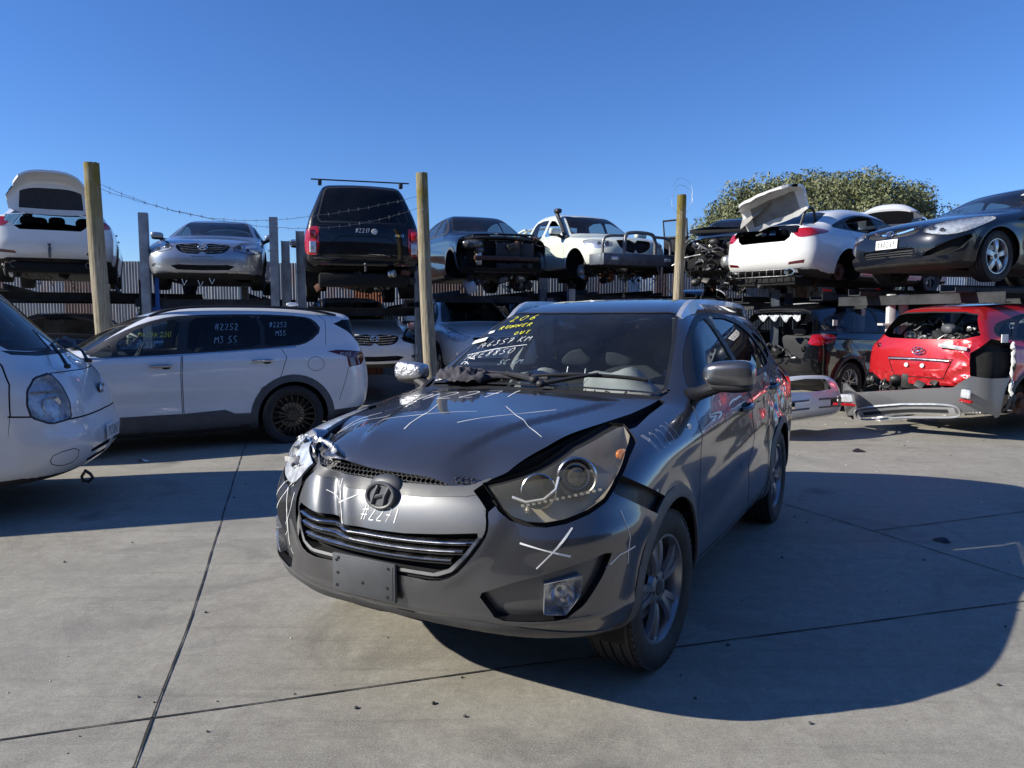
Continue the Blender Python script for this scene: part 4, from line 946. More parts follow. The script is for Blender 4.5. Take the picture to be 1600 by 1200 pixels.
def mirror(par, c, sg, m, sc=1., rot=.12, white=False):
    w = Geo().use(m); c = Vector(c)
    def sh(q):
        t = (q.y*sg/.13/sc+1)/2; k = .82+.28*t; return (q.x*(1.05-.25*t), q.y, q.z*k*(1 if q.z > 0 else .86))
    w.sell(c, (.15*sc, .26*sc, .155*sc), 3.3, Matrix.Rotation(-rot*sg, 3, 'Z'), 32, 20, sh); o = w.build('side_mirror', par)
    g = Geo().use('plastic'); g.sell(c+Vector((-.012, 0, -.052*sc)), (.14*sc, .24*sc, .075*sc), 2.6, Matrix.Rotation(-rot*sg, 3, 'Z'))
    g.tube([c+Vector((0, -.06*sg*sc, -.06*sc)), c+Vector((.01, -.15*sg*sc, -.10*sc)), c+Vector((.03, -.20*sg*sc, -.12*sc))], [.035, .035, .05], 10); g.build('mirror_base', o)
    g = Geo().use('chrome'); g.sell(c+Vector((-.072*sc, 0, .0)), (.01, .22*sc, .12*sc), 4, Matrix.Rotation(-rot*sg, 3, 'Z')); g.build('mirror_glass', o); return o
mirror(hero, (-.66, .985, 1.225), 1, 'paint_grey', .97)
o = mirror(hero, (-.62, -.93, 1.18), -1, 'crumpled_foil', .8)
for sg in (1, -1):
    g = Geo(); P = []
    for f in np.linspace(0, 1, 25):
        x = -1.20-1.9*f; yy = .56+.02*math.sin(f*math.pi)-.03*f; zt = h.points([(x, yy)], 'T')[0][2]; e_ = min(f, 1-f); lift = .004+.066*math.sin(math.pi/2*min(1, e_/.13))
        P.append((x, (yy)*sg, zt, lift))
    V = []
    for i, p in enumerate(P):
        f = i/24; zb_ = p[2]-.012 if not .13 < f < .87 else p[2]+p[3]-.032; V += [(p[0], p[1]-.022*sg, zb_), (p[0], p[1]-.016*sg, p[2]+p[3]), (p[0], p[1]+.014*sg, p[2]+p[3]), (p[0], p[1]+.026*sg, zb_)]
    g.use('rail').add(V, [(i*4+j, i*4+(j+1)%4, (i+1)*4+(j+1)%4, (i+1)*4+j) for i in range(24) for j in range(4)]+[(0, 1, 2, 3), (99, 98, 97, 96)])
    g.build('roof_rail', hero)
# wipers
def wiper(par, P, arm=None):
    g = Geo().use('plastic'); g.tube(P, .009, 6); g.tube([Vector(p)+Vector((-.012, 0, -.008)) for p in P], .006, 6)
    if arm: g.tube(arm, [.014, .011, .008], 6); g.sell(arm[0], (.05, .05, .04), 2.2)
    return g.build('wiper', par)
def wsp(x, y, d=.018): p = h.points([(x, y)], 'T')[0]; return (p[0], p[1], p[2]+d)
wiper(hero, [wsp(-.60+.0*i, .60-.11*i) if False else wsp(-.56+.018*i, .60-.085*i) for i in range(8)], [wsp(-.36, .10, .02), wsp(-.42, .25, .035), wsp(-.50, .36, .03)])
wiper(hero, [wsp(-.50+.01*i, -.52+.085*i) for i in range(7)], [wsp(-.38, .05, .03), wsp(-.42, -.12, .035), wsp(-.46, -.28, .03)])
# stickers on the glass and marker writing
h.tree()
def wtext(name, txt, org, u, hgt, wid, mat, ray, up=None, **k): return scribble(h, name, strokes(txt, hgt, **k), org, u, up if up else (0, 0, 1), ray, wid, mat, hero)
def wline(lines, ray, wid=.005, mat='marker_white', name='marker_cross'):
    """lines of 3D points, dropped along ray"""
    ray = Vector(ray).normalized(); q = ray.to_track_quat('Z', 'Y').to_matrix(); u, v = q@Vector((1, 0, 0)), q@Vector((0, 1, 0)); o = Vector(lines[0][0])
    sts = [[((Vector(p)-o).dot(u), (Vector(p)-o).dot(v)) for p in l] for l in lines]
    return scribble(h, name, sts, o, u, v, ray, wid, mat, hero)
dn = (0, 0, -1)
wline([[(.53, -.62, 1), (.36, -.48, 1), (.30, -.35, 1)], [(.22, -.47, 1), (.35, -.53, 1), (.46, -.58, 1)]], dn)
wline([[(.41, -.34, 1), (.28, -.10, 1.05), (.21, .07, 1.05)], [(.10, -.42+.2, 1.06), (.26, -.16, 1), (.44, -.13, 1), (.51, -.11, 1)]], dn)
wline([[(.40, .09, 1.0), (.22, .24, 1), (.03, .38, 1)], [(.07, .14, 1), (.22, .28, 1), (.39, .49, 1)]], dn)
scribble(h, 'marker_text', strokes('#2271', .16), (.02, -.44, 1.2), (-.28, .95, 0), (-.95, -.28, 0), dn, .007, 'marker_white', hero)
fw = (-1, 0, 0); bl = (-.72, -.69, 0)
wline([[(.79, .61, .715), (.71, .77, .67)], [(.68, .76, .765), (.78, .67, .63)]], bl, .008)
wline([[(.5, .87, .80), (.47, .89, .70), (.49, .90, .60)], [(.60, .86, .61), (.53, .88, .645), (.44, .91, .655)]], bl, .006)
scribble(h, 'marker_text', strokes('#2271', .052), (1.2, -.065, .725), (0, 1, .03), (0, 0, 1), fw, .005, 'marker_white', hero)
wline([[(.86, -.20, .86), (.86, -.17, .78), (.86, -.14, .70)], [(.86, -.30, .80), (.86, -.2, .765), (.86, -.10, .81)], [(.86, -.22, .85), (.86, -.18, .8), (.86, -.20, .72)]], fw, .006)
br = (-.75, .66, 0)
wline([[(.70, -.66, .80), (.64, -.72, .70), (.62, -.76, .62)], [(.76, -.58, .80), (.70, -.68, .68), (.64, -.74, .60)], [(.70, -.60, .78), (.78, -.50, .60), (.76, -.56, .5), (.78, -.52, .47)], [(.6, -.78, .58), (.7, -.7, .50), (.74, -.66, .46)]], br, .006)
scribble(h, 'marker_text', strokes('#2271', .06, adv=1.1), (.10, 1.2, .95), (-.95, 0, .1), (0, 0, 1), (0, -1, 0), .0035, 'marker_white', hero)
scribble(h, 'marker_text', strokes('#2271', .05), (-.60, .985-.09, 1.6), (-.12, .99, 0), (-.99, -.1, 0), dn, .006, 'marker_white', hero)
scribble(h, 'marker_text', strokes('#2271', .06), (-.95, 1.2, .93), (-.95, 0, .1), (0, 0, 1), (0, -1, 0), .004, 'marker_white', hero)
wr = (-.5, 0, -.87); wu, wv = (0, 1, 0), (-.87, 0, .5)
def wst(txt, y, s, hgt, wid, mat, rot=0, **k):
    """windscreen writing: y across the glass, s up the glass from the cowl"""
    o = Vector((-.45, y, 1.15))+Vector(wv)*s; c_, s_ = math.cos(rot), math.sin(rot); u = Vector(wu)*c_+Vector(wv)*s_; v = Vector(wv)*c_-Vector(wu)*s_
    scribble(h, 'glass_writing', strokes(txt, hgt, **k), o, u, v, wr, wid, mat, ho[('windscreen', '')], .003)
wst('206', -.50, .70, .075, .007, 'marker_yellow', .02, adv=.95)
wst('RUNNER', -.52, .60, .045, .007, 'marker_yellow', .02, adv=.9)
wst('OUT', -.36, .50, .04, .006, 'marker_yellow', .05, adv=.95)
wst('146357 KM', -.58, .39, .06, .0045, 'marker_white', .06, adv=.8); wst('HRE8850', -.60, .27, .06, .0045, 'marker_white', .03, adv=.85)
wline([[(-.75, -.61, 1.3), (-.78, -.2, 1.32)]], wr, .007, 'marker_white', 'glass_writing')
class _R: pass
ar = _R(); ar.bvh = BVHTree.FromPolygons([tuple(v.co) for v in ab.data.vertices], [tuple(p.vertices) for p in ab.data.polygons])
scribble(ar, 'marker_text', strokes('HREI', .16, adv=.75), (-.8, .04, .93), (0, 1, 0), (0, 0, 1), (-1, 0, 0), .012, 'trim', ab)
wst('SC.CM', -.30, .16, .05, .003, 'marker_blue', .03)
wst('#2271', -.58, .05, .07, .007, 'marker_white', 1.25)
for y, s_, w_, h_ in ((-.60, .49, .11, .045), (-.645, .06, .05, .035), (-.56, .58, .04, .03)):
    o = Vector((-.45, y, 1.15))+Vector(wv)*s_; hh = h.bvh.ray_cast(o-Vector(wr)*.4, Vector(wr), 1.5); 
    if hh[0]:
        n = hh[1] if hh[1].z > 0 else -hh[1]; u = Vector((0, 1, 0)); u = (u-n*u.dot(n)).normalized(); v = n.cross(u); p = hh[0]+n*.006
        g = Geo().use('paper'); g.add([p-u*w_/2-v*h_/2, p+u*w_/2-v*h_/2, p+u*w_/2+v*h_/2, p-u*w_/2+v*h_/2], [(0, 1, 2, 3)]); g.build('sticker', ho[('windscreen', '')], smooth=False)
# torn plastic and bare metal at its right headlight
g = Geo().use('alu_raw'); rg = random.Random(5)
def torn(u, v):
    q = [(.51, -.69, .958), (.53, -.637, .968), (.565, -.537, .972), (.60, -.46, .972), (.64, -.36, .965), (.70, -.29, .945)]; k = min(4, int(u*5)); f = u*5-k; p = Vector(q[k]).lerp(Vector(q[k+1]), f); n = rg.uniform(-.006, .006)
    return Vector((p.x+.03+.025*v+n, p.y+n, p.z+.004-.012*v*(1+.7*math.sin(u*17))+n))
g.sheet(torn, 26, 3); g.build('torn_edge', hero, fix=False)
g = Geo().use('alu_dark'); g.sheet(lambda u, v: (.62+.13*v-.10*u+rg.uniform(-.012, .012), -.36-.33*u+rg.uniform(-.01, .01), .945-.085*v+rg.uniform(-.014, .014)), 12, 7); g.build('crumpled_metal', hero, fix=False)
wline([[(.80, -.52, .764), (.79, -.50, .70), (.78, -.55, .62)], [(.85, -.50, .53), (.83, -.55, .62), (.80, -.60, .68)]], (-.75, .66, 0), .0035, 'marker_white', 'scratch')
# ---------------------------------------------------------------- the other cars
def zoomrot(V, x0, z0, a):
    """turn about the cross axis through (x0, z0)"""
    c, s = math.cos(a), math.sin(a); x, z = V[:, 0]-x0, V[:, 2]-z0; W = V.copy(); W[:, 0] = x0+x*c-z*s; W[:, 2] = z0+x*s+z*c; return W
SH = {}
def shell(key, mk):
    if key not in SH: s = mk(); SH[key] = (s, s.mesh())
    return SH[key]
SED_PROF = [(.3, .18), (.7, .18), (.87, .22), (.92, .33), (.93, .48), (.91, .60), (.86, .69), (.76, .765), (.5, .84), (.1, .915), (-.25, .965), (-.48, 1.01), (-.85, 1.19), (-1.2, 1.335), (-1.6, 1.425), (-2.0, 1.46), (-2.4, 1.445), (-2.8, 1.375), (-3.2, 1.22), (-3.45, 1.11), (-3.7, 1.075), (-3.86, 1.06), (-3.88, .98), (-3.90, .75), (-3.92, .55), (-3.87, .38), (-3.7, .26), (-3.3, .2), (-1, .16)]
SED_SEC = [(.1, .78), (.18, .82), (.3, .88), (.5, .91), (.65, .918), (.78, .912), (.87, .892), (.95, .855), (1.05, .80), (1.2, .705), (1.35, .60), (1.45, .5), (1.6, .4)]
SED_A = ((0, .33, .375), (-2.795, .33, .375))
def sed_add(X, Z):
    l = .76+(-X)*.045; return .012*np.exp(-((Z-l)/.03)**2)*sstep(.3, -.2, X)-.014*np.exp(-((Z-(.48-(X+1.4)*.05))/.08)**2)*sstep(-.2, -.6, X)*sstep(-2.6, -2.2, X)
def sed(): return Shell(SED_PROF, [(.9, SED_SEC), (-1, SED_SEC), (-2.4, SED_SEC), (-3.9, [(z, y*(.95 if z < 1.0 else .9)) for z, y in SED_SEC])], bow=(.12, .40), bowg=.28, rbow=(.10, .35), rbowg=.25, crown=.06, k=.09, kg=.11, zb=.98, arches=SED_A, flare=.018, yadd=sed_add, res=.026)
BIG_PROF = [(.4, .25), (.8, .26), (.92, .4), (.93, .6), (.90, .85), (.80, 1.0), (.5, 1.07), (0, 1.12), (-.42, 1.16), (-.8, 1.40), (-1.15, 1.565), (-1.5, 1.655), (-2.1, 1.70), (-2.8, 1.69), (-3.3, 1.65), (-3.62, 1.60), (-3.67, 1.53), (-3.72, 1.32), (-3.80, 1.10), (-3.84, .95), (-3.86, .8), (-3.85, .6), (-3.80, .42), (-3.6, .3), (-3.2, .24), (-1, .2)]
BIG_SEC = [(.1, .84), (.22, .89), (.35, .935), (.55, .945), (.8, .945), (.98, .94), (1.1, .915), (1.2, .88), (1.35, .81), (1.5, .725), (1.6, .65), (1.72, .55)]
BIG_A = ((0, .37, .42), (-2.765, .36, .42))
def big(): return Shell(BIG_PROF, [(.9, BIG_SEC), (-1, BIG_SEC), (-2.4, BIG_SEC), (-3.8, [(z, y*(.95 if z < 1.15 else .88)) for z, y in BIG_SEC])], bow=(.1, .4), bowg=.25, rbow=(.08, .35), rbowg=.2, crown=.05, zb=1.17, k=.1, arches=BIG_A, flare=.012, res=.026,
    yadd=lambda X, Z: .010*np.exp(-((Z-(1.06+.0*X))/.025)**2)*sstep(.2, -.3, X)-.016*np.exp(-((Z-.58)/.10)**2)*sstep(-.4, -.8, X)*sstep(-2.45, -2.1, X))
UTE_SEC = [(.2, .80), (.35, .86), (.5, .90), (.7, .925), (.9, .925), (1.05, .91), (1.14, .885), (1.3, .81), (1.5, .72), (1.7, .60), (1.9, .5)]
UTE_A = ((0, .38, .43), (-3.06, .38, .43))
CAB_PROF = [(.3, .38), (.7, .40), (.84, .46), (.86, .62), (.84, .82), (.76, .95), (.5, 1.03), (0, 1.09), (-.35, 1.13), (-.72, 1.38), (-1.05, 1.60), (-1.4, 1.70), (-1.9, 1.74), (-2.3, 1.73), (-2.5, 1.67), (-2.62, 1.40), (-2.70, 1.16), (-2.8, 1.13), (-3.5, 1.13), (-4.05, 1.13), (-4.12, 1.08), (-4.14, .8), (-4.12, .58), (-3.95, .48), (-3, .42), (-1, .36)]
CAN_PROF = CAB_PROF[:12]+[(-1.9, 1.75), (-2.4, 1.80), (-2.9, 1.86), (-3.5, 1.88), (-3.80, 1.84), (-3.95, 1.55), (-4.08, 1.2), (-4.13, 1.05), (-4.15, .8), (-4.12, .55), (-3.95, .46), (-3, .40), (-1, .36)]
CAN_SEC = [(z, y) for z, y in UTE_SEC[:7]]+[(1.3, .84), (1.5, .76), (1.7, .68), (1.9, .60)]
def cab(): return Shell(CAB_PROF, [(.9, UTE_SEC), (-1, UTE_SEC), (-4.1, UTE_SEC)], bow=(.12, .45), bowg=.25, rbow=(.02, .05), rbowg=.1, crown=.05, zb=1.14, k=.09, kg=.12, arches=UTE_A, flare=.025, res=.028)
def can(): return Shell(CAN_PROF, [(.9, CAN_SEC), (-1, CAN_SEC), (-4.1, CAN_SEC)], bow=(.12, .45), bowg=.25, rbow=(.05, .2), rbowg=.12, crown=.05, zb=1.14, k=.09, kg=.10, arches=UTE_A, flare=.025, res=.028)
VAN_PROF = [(.5, .27), (.85, .28), (1.02, .36), (1.09, .48), (1.10, .60), (1.05, .72), (1.03, .85), (.97, 1.0), (.88, 1.12), (.74, 1.20), (.46, 1.50), (.20, 1.78), (-.05, 1.90), (-.6, 1.96), (-1.5, 1.98), (-3.3, 1.95), (-3.45, 1.7), (-3.5, 1.2), (-3.5, .5), (-3.4, .3), (-2.5, .25)]
VAN_SEC = [(.2, .86), (.35, .90), (.8, .905), (1.15, .89), (1.5, .83), (1.8, .76), (2.0, .66)]
VAN_A = ((-.25, .33, .38), (-2.6, .33, .38))
def vanm(): return Shell(VAN_PROF, [(1.1, VAN_SEC), (-3.5, VAN_SEC)], bow=(.12, .42), bowg=.25, crown=.05, zb=1.2, k=.12, arches=VAN_A, res=.024)

def mkcar(key, mk, name, label, cat, pose, pnt, deform=None, scale=(1, 1, 1), group=None, tilt=0, roll=0):
    s, T = shell(key, mk); root = empty(name, pose[:3], (roll, tilt, pose[3])); tag(root, label, cat, group)
    r = Rig(s, T, root, deform, scale); r.paint = pnt; return r
SBOX = ((-9, .3, .5), (9, 2, 2.5))
def side_glass(r, wins, dlo=None, mats='glass_side', box=SBOX, trim='plastic'):
    for i, w in enumerate(wins):
        P = w[1] if isinstance(w[0], str) else w; m = w[0] if isinstance(w[0], str) else mats
        r.cut('side_window', None if m == 'open' else m, 'S', chaikin(P, 1, True, .12), off=-.006, side=str(i), box=box)
    if dlo: r.cut('window_trim', trim, 'S', chaikin(dlo, 1), side='1', box=box)
SED_WS = [(-1.22, 0), (-1.26, .3), (-1.33, .50), (-1.0, .58), (-.66, .67), (-.58, .55), (-.48, .25), (-.46, 0)]
SED_RG = [(-2.74, 0), (-2.78, .30), (-2.86, .46), (-3.1, .53), (-3.36, .58), (-3.40, .4), (-3.42, 0)]
SED_W = [[(-.80, 1.005), (-1.02, 1.13), (-1.3, 1.245), (-1.55, 1.30), (-1.66, 1.305), (-1.70, .99)], [(-1.78, .99), (-1.74, 1.31), (-2.1, 1.305), (-2.45, 1.245), (-2.68, 1.165), (-2.62, 1.03)], [(-2.72, 1.045), (-2.76, 1.15), (-2.95, 1.09), (-3.05, 1.045)]]
SED_DLO = [(-.66, .985), (-.85, 1.09), (-1.1, 1.20), (-1.35, 1.29), (-1.7, 1.335), (-2.1, 1.335), (-2.5, 1.27), (-2.85, 1.17), (-3.15, 1.06), (-3.05, 1.03), (-2.2, .99), (-1.2, .97)]
SED_HL = [(.82, .42, .66), (.74, .57, .60), (.62, .71, .59), (.45, .81, .64), (.20, .86, .74), (.0, .86, .82), (.06, .81, .85), (.35, .69, .82), (.64, .53, .76)]
def sedan(r, wins=None, face='bars', ws='glass_side', rear=True, doors=True, hub_only=(), wh=((0, 1), (0, -1), (-2.795, 1), (-2.795, -1)), style=('alloy', 5, 'wide'), lamps='reflector', emb=True, interior=True, nofront=False, clad=None, boot=None, steer=0, hlens='glass_lens'):
    root = r.root
    arches(r, SED_A, clad, .04); underside(r, .34)
    r.cut('windscreen', ws, 'T', SED_WS, off=-.003, box=((-1.6, -1, .9), (0, 1, 2)), frame=(.02, 'windscreen_seal', 'plastic'))
    side_glass(r, wins or SED_W, SED_DLO)
    r.cut('rear_window', 'glass_dark', 'T', SED_RG, off=-.003, box=((-4, -1, .9), (-2.4, 1, 2)), frame=(.02, 'rear_window_seal', 'plastic'))
    if boot:
        a = r.cut('boot_lid', r.paint, 'T', [(-3.46, 0), (-3.46, .40), (-3.50, .60), (-3.70, .62), (-4.2, .62), (-4.2, 0)], wall=.03, box=((-4.2, -1, .92), (-3.3, 1, 1.4)), thr=-.6)
        a2 = r.cut('boot_lid', r.paint, 'R', [(0, .80), (.42, .80), (.50, .86), (.60, 1.2), (0, 1.2)], wall=.03, box=((-4.2, -1, .6), (-3.5, 1, 1.4)), thr=-.6)
        for a_ in (a, a2): r.P.append(dict(name='boot_space', mat='dark_void', T=a_.copy(), off=-.22, wall=.0, side='', parent=None, L=None, R=None))
        for a_ in (a, a2):
            i_, e_ = cut(a_.copy(), [(-3.52, -1), (-3.52, .46), (-3.76, .44), (-3.76, -1)] if a_ is a else [(-1, 2), (-1, 2.1), (-.9, 2)], 'T' if a_ is a else 'R', -1.1)
            for q_, m_ in ((i_, boot if isinstance(boot, str) else 'trim'), (e_, r.paint)): r.P.append(dict(name='boot_lid', mat=m_, T=q_, off=-.032, flip=True, wall=0, side='', parent=None, L=None, R=None))
    else:
        r.gap('T', [(-3.46, 0), (-3.46, .40), (-3.52, .62)], .008, box=((-4.2, -1, .9), (-3.3, 1, 1.4))); r.gap('R', [(0, .78), (.42, .78), (.50, .86), (.60, 1.06)], .008, box=((-4.2, -1, .6), (-3.5, 1, 1.3)))
    r.cut('tail_light', 'red_lens', 140, [(-3.86, .58, .90), (-3.85, .52, .98), (-3.78, .64, 1.0), (-3.6, .78, 1.0), (-3.3, .86, .97), (-3.4, .86, .92), (-3.7, .78, .86), (-3.83, .66, .84)], off=.003, wall=.01, ch=1, thr=-.3, side='1', box=((-4, .3, .7), (-3, 1, 1.2)))
    r.cut('rear_diffuser', 'cladding', 'R', [(0, .1), (.9, .1), (.8, .30), (.62, .36), (0, .36)], off=-.01, wall=.01, box=((-4.2, -1, .1), (-3.4, 1, .5)), thr=.0)
    r.cut('rear_reflector', 'red_dark', 'R', [(.48, .42), (.72, .44), (.74, .49), (.50, .46)], off=.002, side='1', box=((-4.2, 0, .1), (-3, 1, .9)))
    if not nofront:
        r.cut('headlight', lamps, 50, SED_HL, off=-.022, wall=True, ch=1, thr=-.3, side='1', box=((-.2, .3, .5), (1, 1, .95)), also=('headlight_lens', hlens, .002), frame=(.012, 'headlight_seal', 'dark_void'))
        if face == 'bars':
            r.cut('grille', 'plastic', 'F', [(0, .565), (.28, .575), (.38, .62), (.43, .70), (.40, .735), (0, .765)], off=-.03, wall=True, ch=1, box=((.5, -1, .4), (1, 1, 1)))
            r.cut('lower_intake', 'dark_void', 'F', [(0, .30), (.40, .31), (.50, .375), (.38, .395), (0, .385)], off=-.03, wall=True, box=((.4, -1, .2), (1, 1, .5)))
            r.cut('fog_lamp', 'reflector', 45, [(.80, .56, .40), (.70, .72, .42), (.66, .76, .37), (.78, .60, .345)], off=-.03, wall=True, side='1', thr=-.2, box=((.3, .4, .2), (1, 1, .6)), also=('fog_lens', 'glass_lens', -.004))
            r.cut('numberplate_panel', 'plastic_grey' if r.paint != 'paint_silver' else r.paint, 'F', [(0, .43), (.17, .43), (.17, .50), (0, .50)], off=-.006, wall=True, box=((.4, -1, .2), (1, 1, .6))) if face == 'bars' and emb == 'plate' else None
        elif face == 'sport':
            r.cut('grille', 'plastic', 'F', [(0, .60), (.36, .62), (.44, .67), (.42, .70), (.2, .715), (0, .72)], off=-.02, wall=True, ch=1, box=((.5, -1, .4), (1, 1, 1)))
            r.cut('lower_intake', 'dark_void', 'F', [(0, .335), (.38, .335), (.44, .42), (.40, .455), (0, .445)], off=-.03, wall=True, ch=1, box=((.4, -1, .2), (1, 1, .6)))
            r.cut('side_intake', 'dark_void', 45, [(.85, .50, .33), (.75, .72, .33), (.56, .84, .42), (.45, .885, .56), (.47, .88, .60), (.70, .78, .52), (.84, .55, .39)], off=-.06, wall=True, side='1', thr=-.3, box=((.2, .4, .2), (1, 1, .7)))
    r.gap('T', [(.80, 0), (.78, .3), (.74, .43), (.4, .66), (0, .745), (-.5, .77)], .008, box=((-.7, -1, .6), (1, 1, 1.2)))
    r.gap(45, [(.85, .45, .70), (.66, .62, .605), (.44, .80, .66), (.36, .85, .60), (.36, .87, .45)], .006, thr=-.2, box=((.1, .2, .3), (1, 1, .8)))
    if doors:
        FD = [(-.62, .28), (-.60, .6), (-.66, .9), (-.75, .98), (-1.73, .985), (-1.70, .7), (-1.72, .26)]; RD = [(-1.735, .26), (-1.715, .7), (-1.745, .985), (-2.7, 1.02), (-2.62, .86), (-2.42, .70), (-2.32, .5), (-2.30, .28)]
        r.gap('S', FD, .007, True, box=((-9, .5, 0), (9, 2, 2))); r.gap('S', RD, .007, True, box=((-9, .5, 0), (9, 2, 2)))
        r.cut('front_door', r.paint, 'S', FD, side='1', thr=-.2, box=((-9, .5, 0), (9, 2, 1.1))); r.cut('rear_door', r.paint, 'S', RD, side='1', thr=-.2, box=((-9, .5, 0), (9, 2, 1.1)))
    o = r.emit(); wells(root, SED_A, .5, .86)
    for i, (x, sg) in enumerate(wh):
        if (x, sg) in hub_only: hub(root, x, .78*sg, .33)
        else: add_wheel(root, x, .79*sg, .33, .33, .215, .225, style, steer if x == 0 else 0, i*.7)
    if doors:
        for sg in (1, -1):
            for x, z, d in ((-1.55, .86, 'front_door'), (-2.5, .89, 'rear_door')):
                p = r.points([(x, z)], 'S')[0]; g = Geo().use(r.paint); g.sell((p[0], (p[1]+.018)*sg, p[2]), (.20, .03, .028), 3); g.build('handle', o.get((d, 'L' if sg > 0 else 'R'), root))
    for sg in (1, -1):
        if face: mirror(root, (-.72, .99*sg, 1.02), sg, r.paint, .82)
    if not nofront and face:
        for sg in (1, -1): headpods(r, o.get(('headlight', 'L' if sg > 0 else 'R'), root), sg, [(.56, .695, .045), (.70, .66, .03)])
        if face == 'bars':
            for z in (.60, .64, .68, .72): slat(r, o.get(('grille', ''), root), z, .40-.9*max(0, .70-z), .010, .02, -.008, 'chrome_dull', curve=.06)
            if emb: p = r.points([(0, .685)], 'F')[0]; emblem(root, (p[0]+.01, 0, p[2]), (1, 0, .3), (-.3, 0, 1), .075, .045, 'chrome', None)
        if face == 'sport':
            slat(r, o.get(('grille', ''), root), .655, .40, .022, .02, -.002, 'chrome', curve=.16)
            for z in (.355, .385, .415): slat(r, o.get(('lower_intake', ''), root), z, .40, .014, .03, -.01, 'plastic', curve=.0)
            p = r.points([(0, .665)], 'F')[0]; emblem(root, (p[0]+.012, 0, p[2]), (1, 0, .3), (-.3, 0, 1), .07, .04, 'chrome', None)
    if interior: cabin(root, -.85, -1.55, -2.4, .66, .34, .88)
    return o
def slat(r, par, z, hw, hgt, dep, off, mat, curve=0, pr='F', nm='grille_slat'):
    g = Geo().use(mat); ys = np.linspace(-hw, hw, 17); P = [r.points([(y, z+curve*(y/.4)**2*.5)], pr)[0] for y in ys]; V = []
    s = 1 if pr == 'F' else -1
    for p in P:
        x = p[0]+off*s; V += [(x-dep*s, p[1], p[2]-hgt/2), (x, p[1], p[2]-hgt/2), (x, p[1], p[2]+hgt/2), (x-dep*s, p[1], p[2]+hgt/2)]
    n = len(P); g.add(V, [(i*4+j, i*4+(j+1)%4, (i+1)*4+(j+1)%4, (i+1)*4+j) for i in range(n-1) for j in range(4)]+[(0, 1, 2, 3), ((n-1)*4+3, (n-1)*4+2, (n-1)*4+1, (n-1)*4)])
    return g.build(nm, par, ang=30)
def lampset(par, c1, ax, r1, c2=None, r2=.03, cc='chrome'):
    ax = Vector(ax).normalized(); q = ax.to_track_quat('Y', 'Z').to_matrix(); g = Geo()
    for c, rr in ((c1, r1), (c2, r2)):
        if c is None: continue
        for prof, m in (([(-.04, rr*.4), (-.02, rr*.8), (0, rr*1.15), (.004, rr*1.05), (-.01, rr*.95)], cc), ([(-.03, rr*.9), (-.004, rr*.8), (.008, rr*.4), (.01, 0)], 'lens_dark')):
            gg = Geo(); gg.lathe(prof, (0, 0, 0), 'Y', 20); g.use(m); g.add([q@Vector(v)+Vector(c) for v in gg.V], gg.F)
    return g.build('headlight_lamp', par)
def headpods(r, par, sg, pods):
    for y, z, rr in pods:
        p = r.points([(y, z)], 'F')[0]; n = r.sh.normal(np.array([p]))[0]; ax = Vector((n[0]+.5, n[1], n[2]*.4)); ax.normalize(); c = Vector(p)-Vector(n)*.012
        lampset(par, (c.x, c.y*sg, c.z), (ax.x, ax.y*sg, ax.z), rr)
def plate_text(par, txt, c, ax, up, h=.075, w=.36, hh=.125, mat='plate_white', ink='plate_ink'):
    c, ax, up = Vector(c), Vector(ax).normalized(), Vector(up).normalized(); up = (up-ax*up.dot(ax)).normalized(); rt = up.cross(ax)
    M3 = Matrix((rt, up, ax)).transposed(); g = Geo().use(mat); g.box(c, (w, hh, .006), M3, bev=.002)
    o = g.build('number_plate', par); g = Geo().use(ink); n = len(txt); adv = (w-.06)/n
    for i, ch in enumerate(txt):
        for st in FONT[ch]:
            P = [c+rt*(-w/2+.035+i*adv+a*adv*.70)+up*((b-.5)*h)+ax*.0042 for a, b in st]
            for a, b in zip(P[:-1], P[1:]):
                d = (b-a); L = d.length+.008; d.normalize(); nn = ax.cross(d)*.7; g.add([a-d*.004-nn*.0055, a+d*(L-.004)-nn*.0055, a+d*(L-.004)+nn*.0055, a-d*.004+nn*.0055], [(0, 1, 2, 3)])
    g.build('plate_letters', o, smooth=False, fix=False); return o
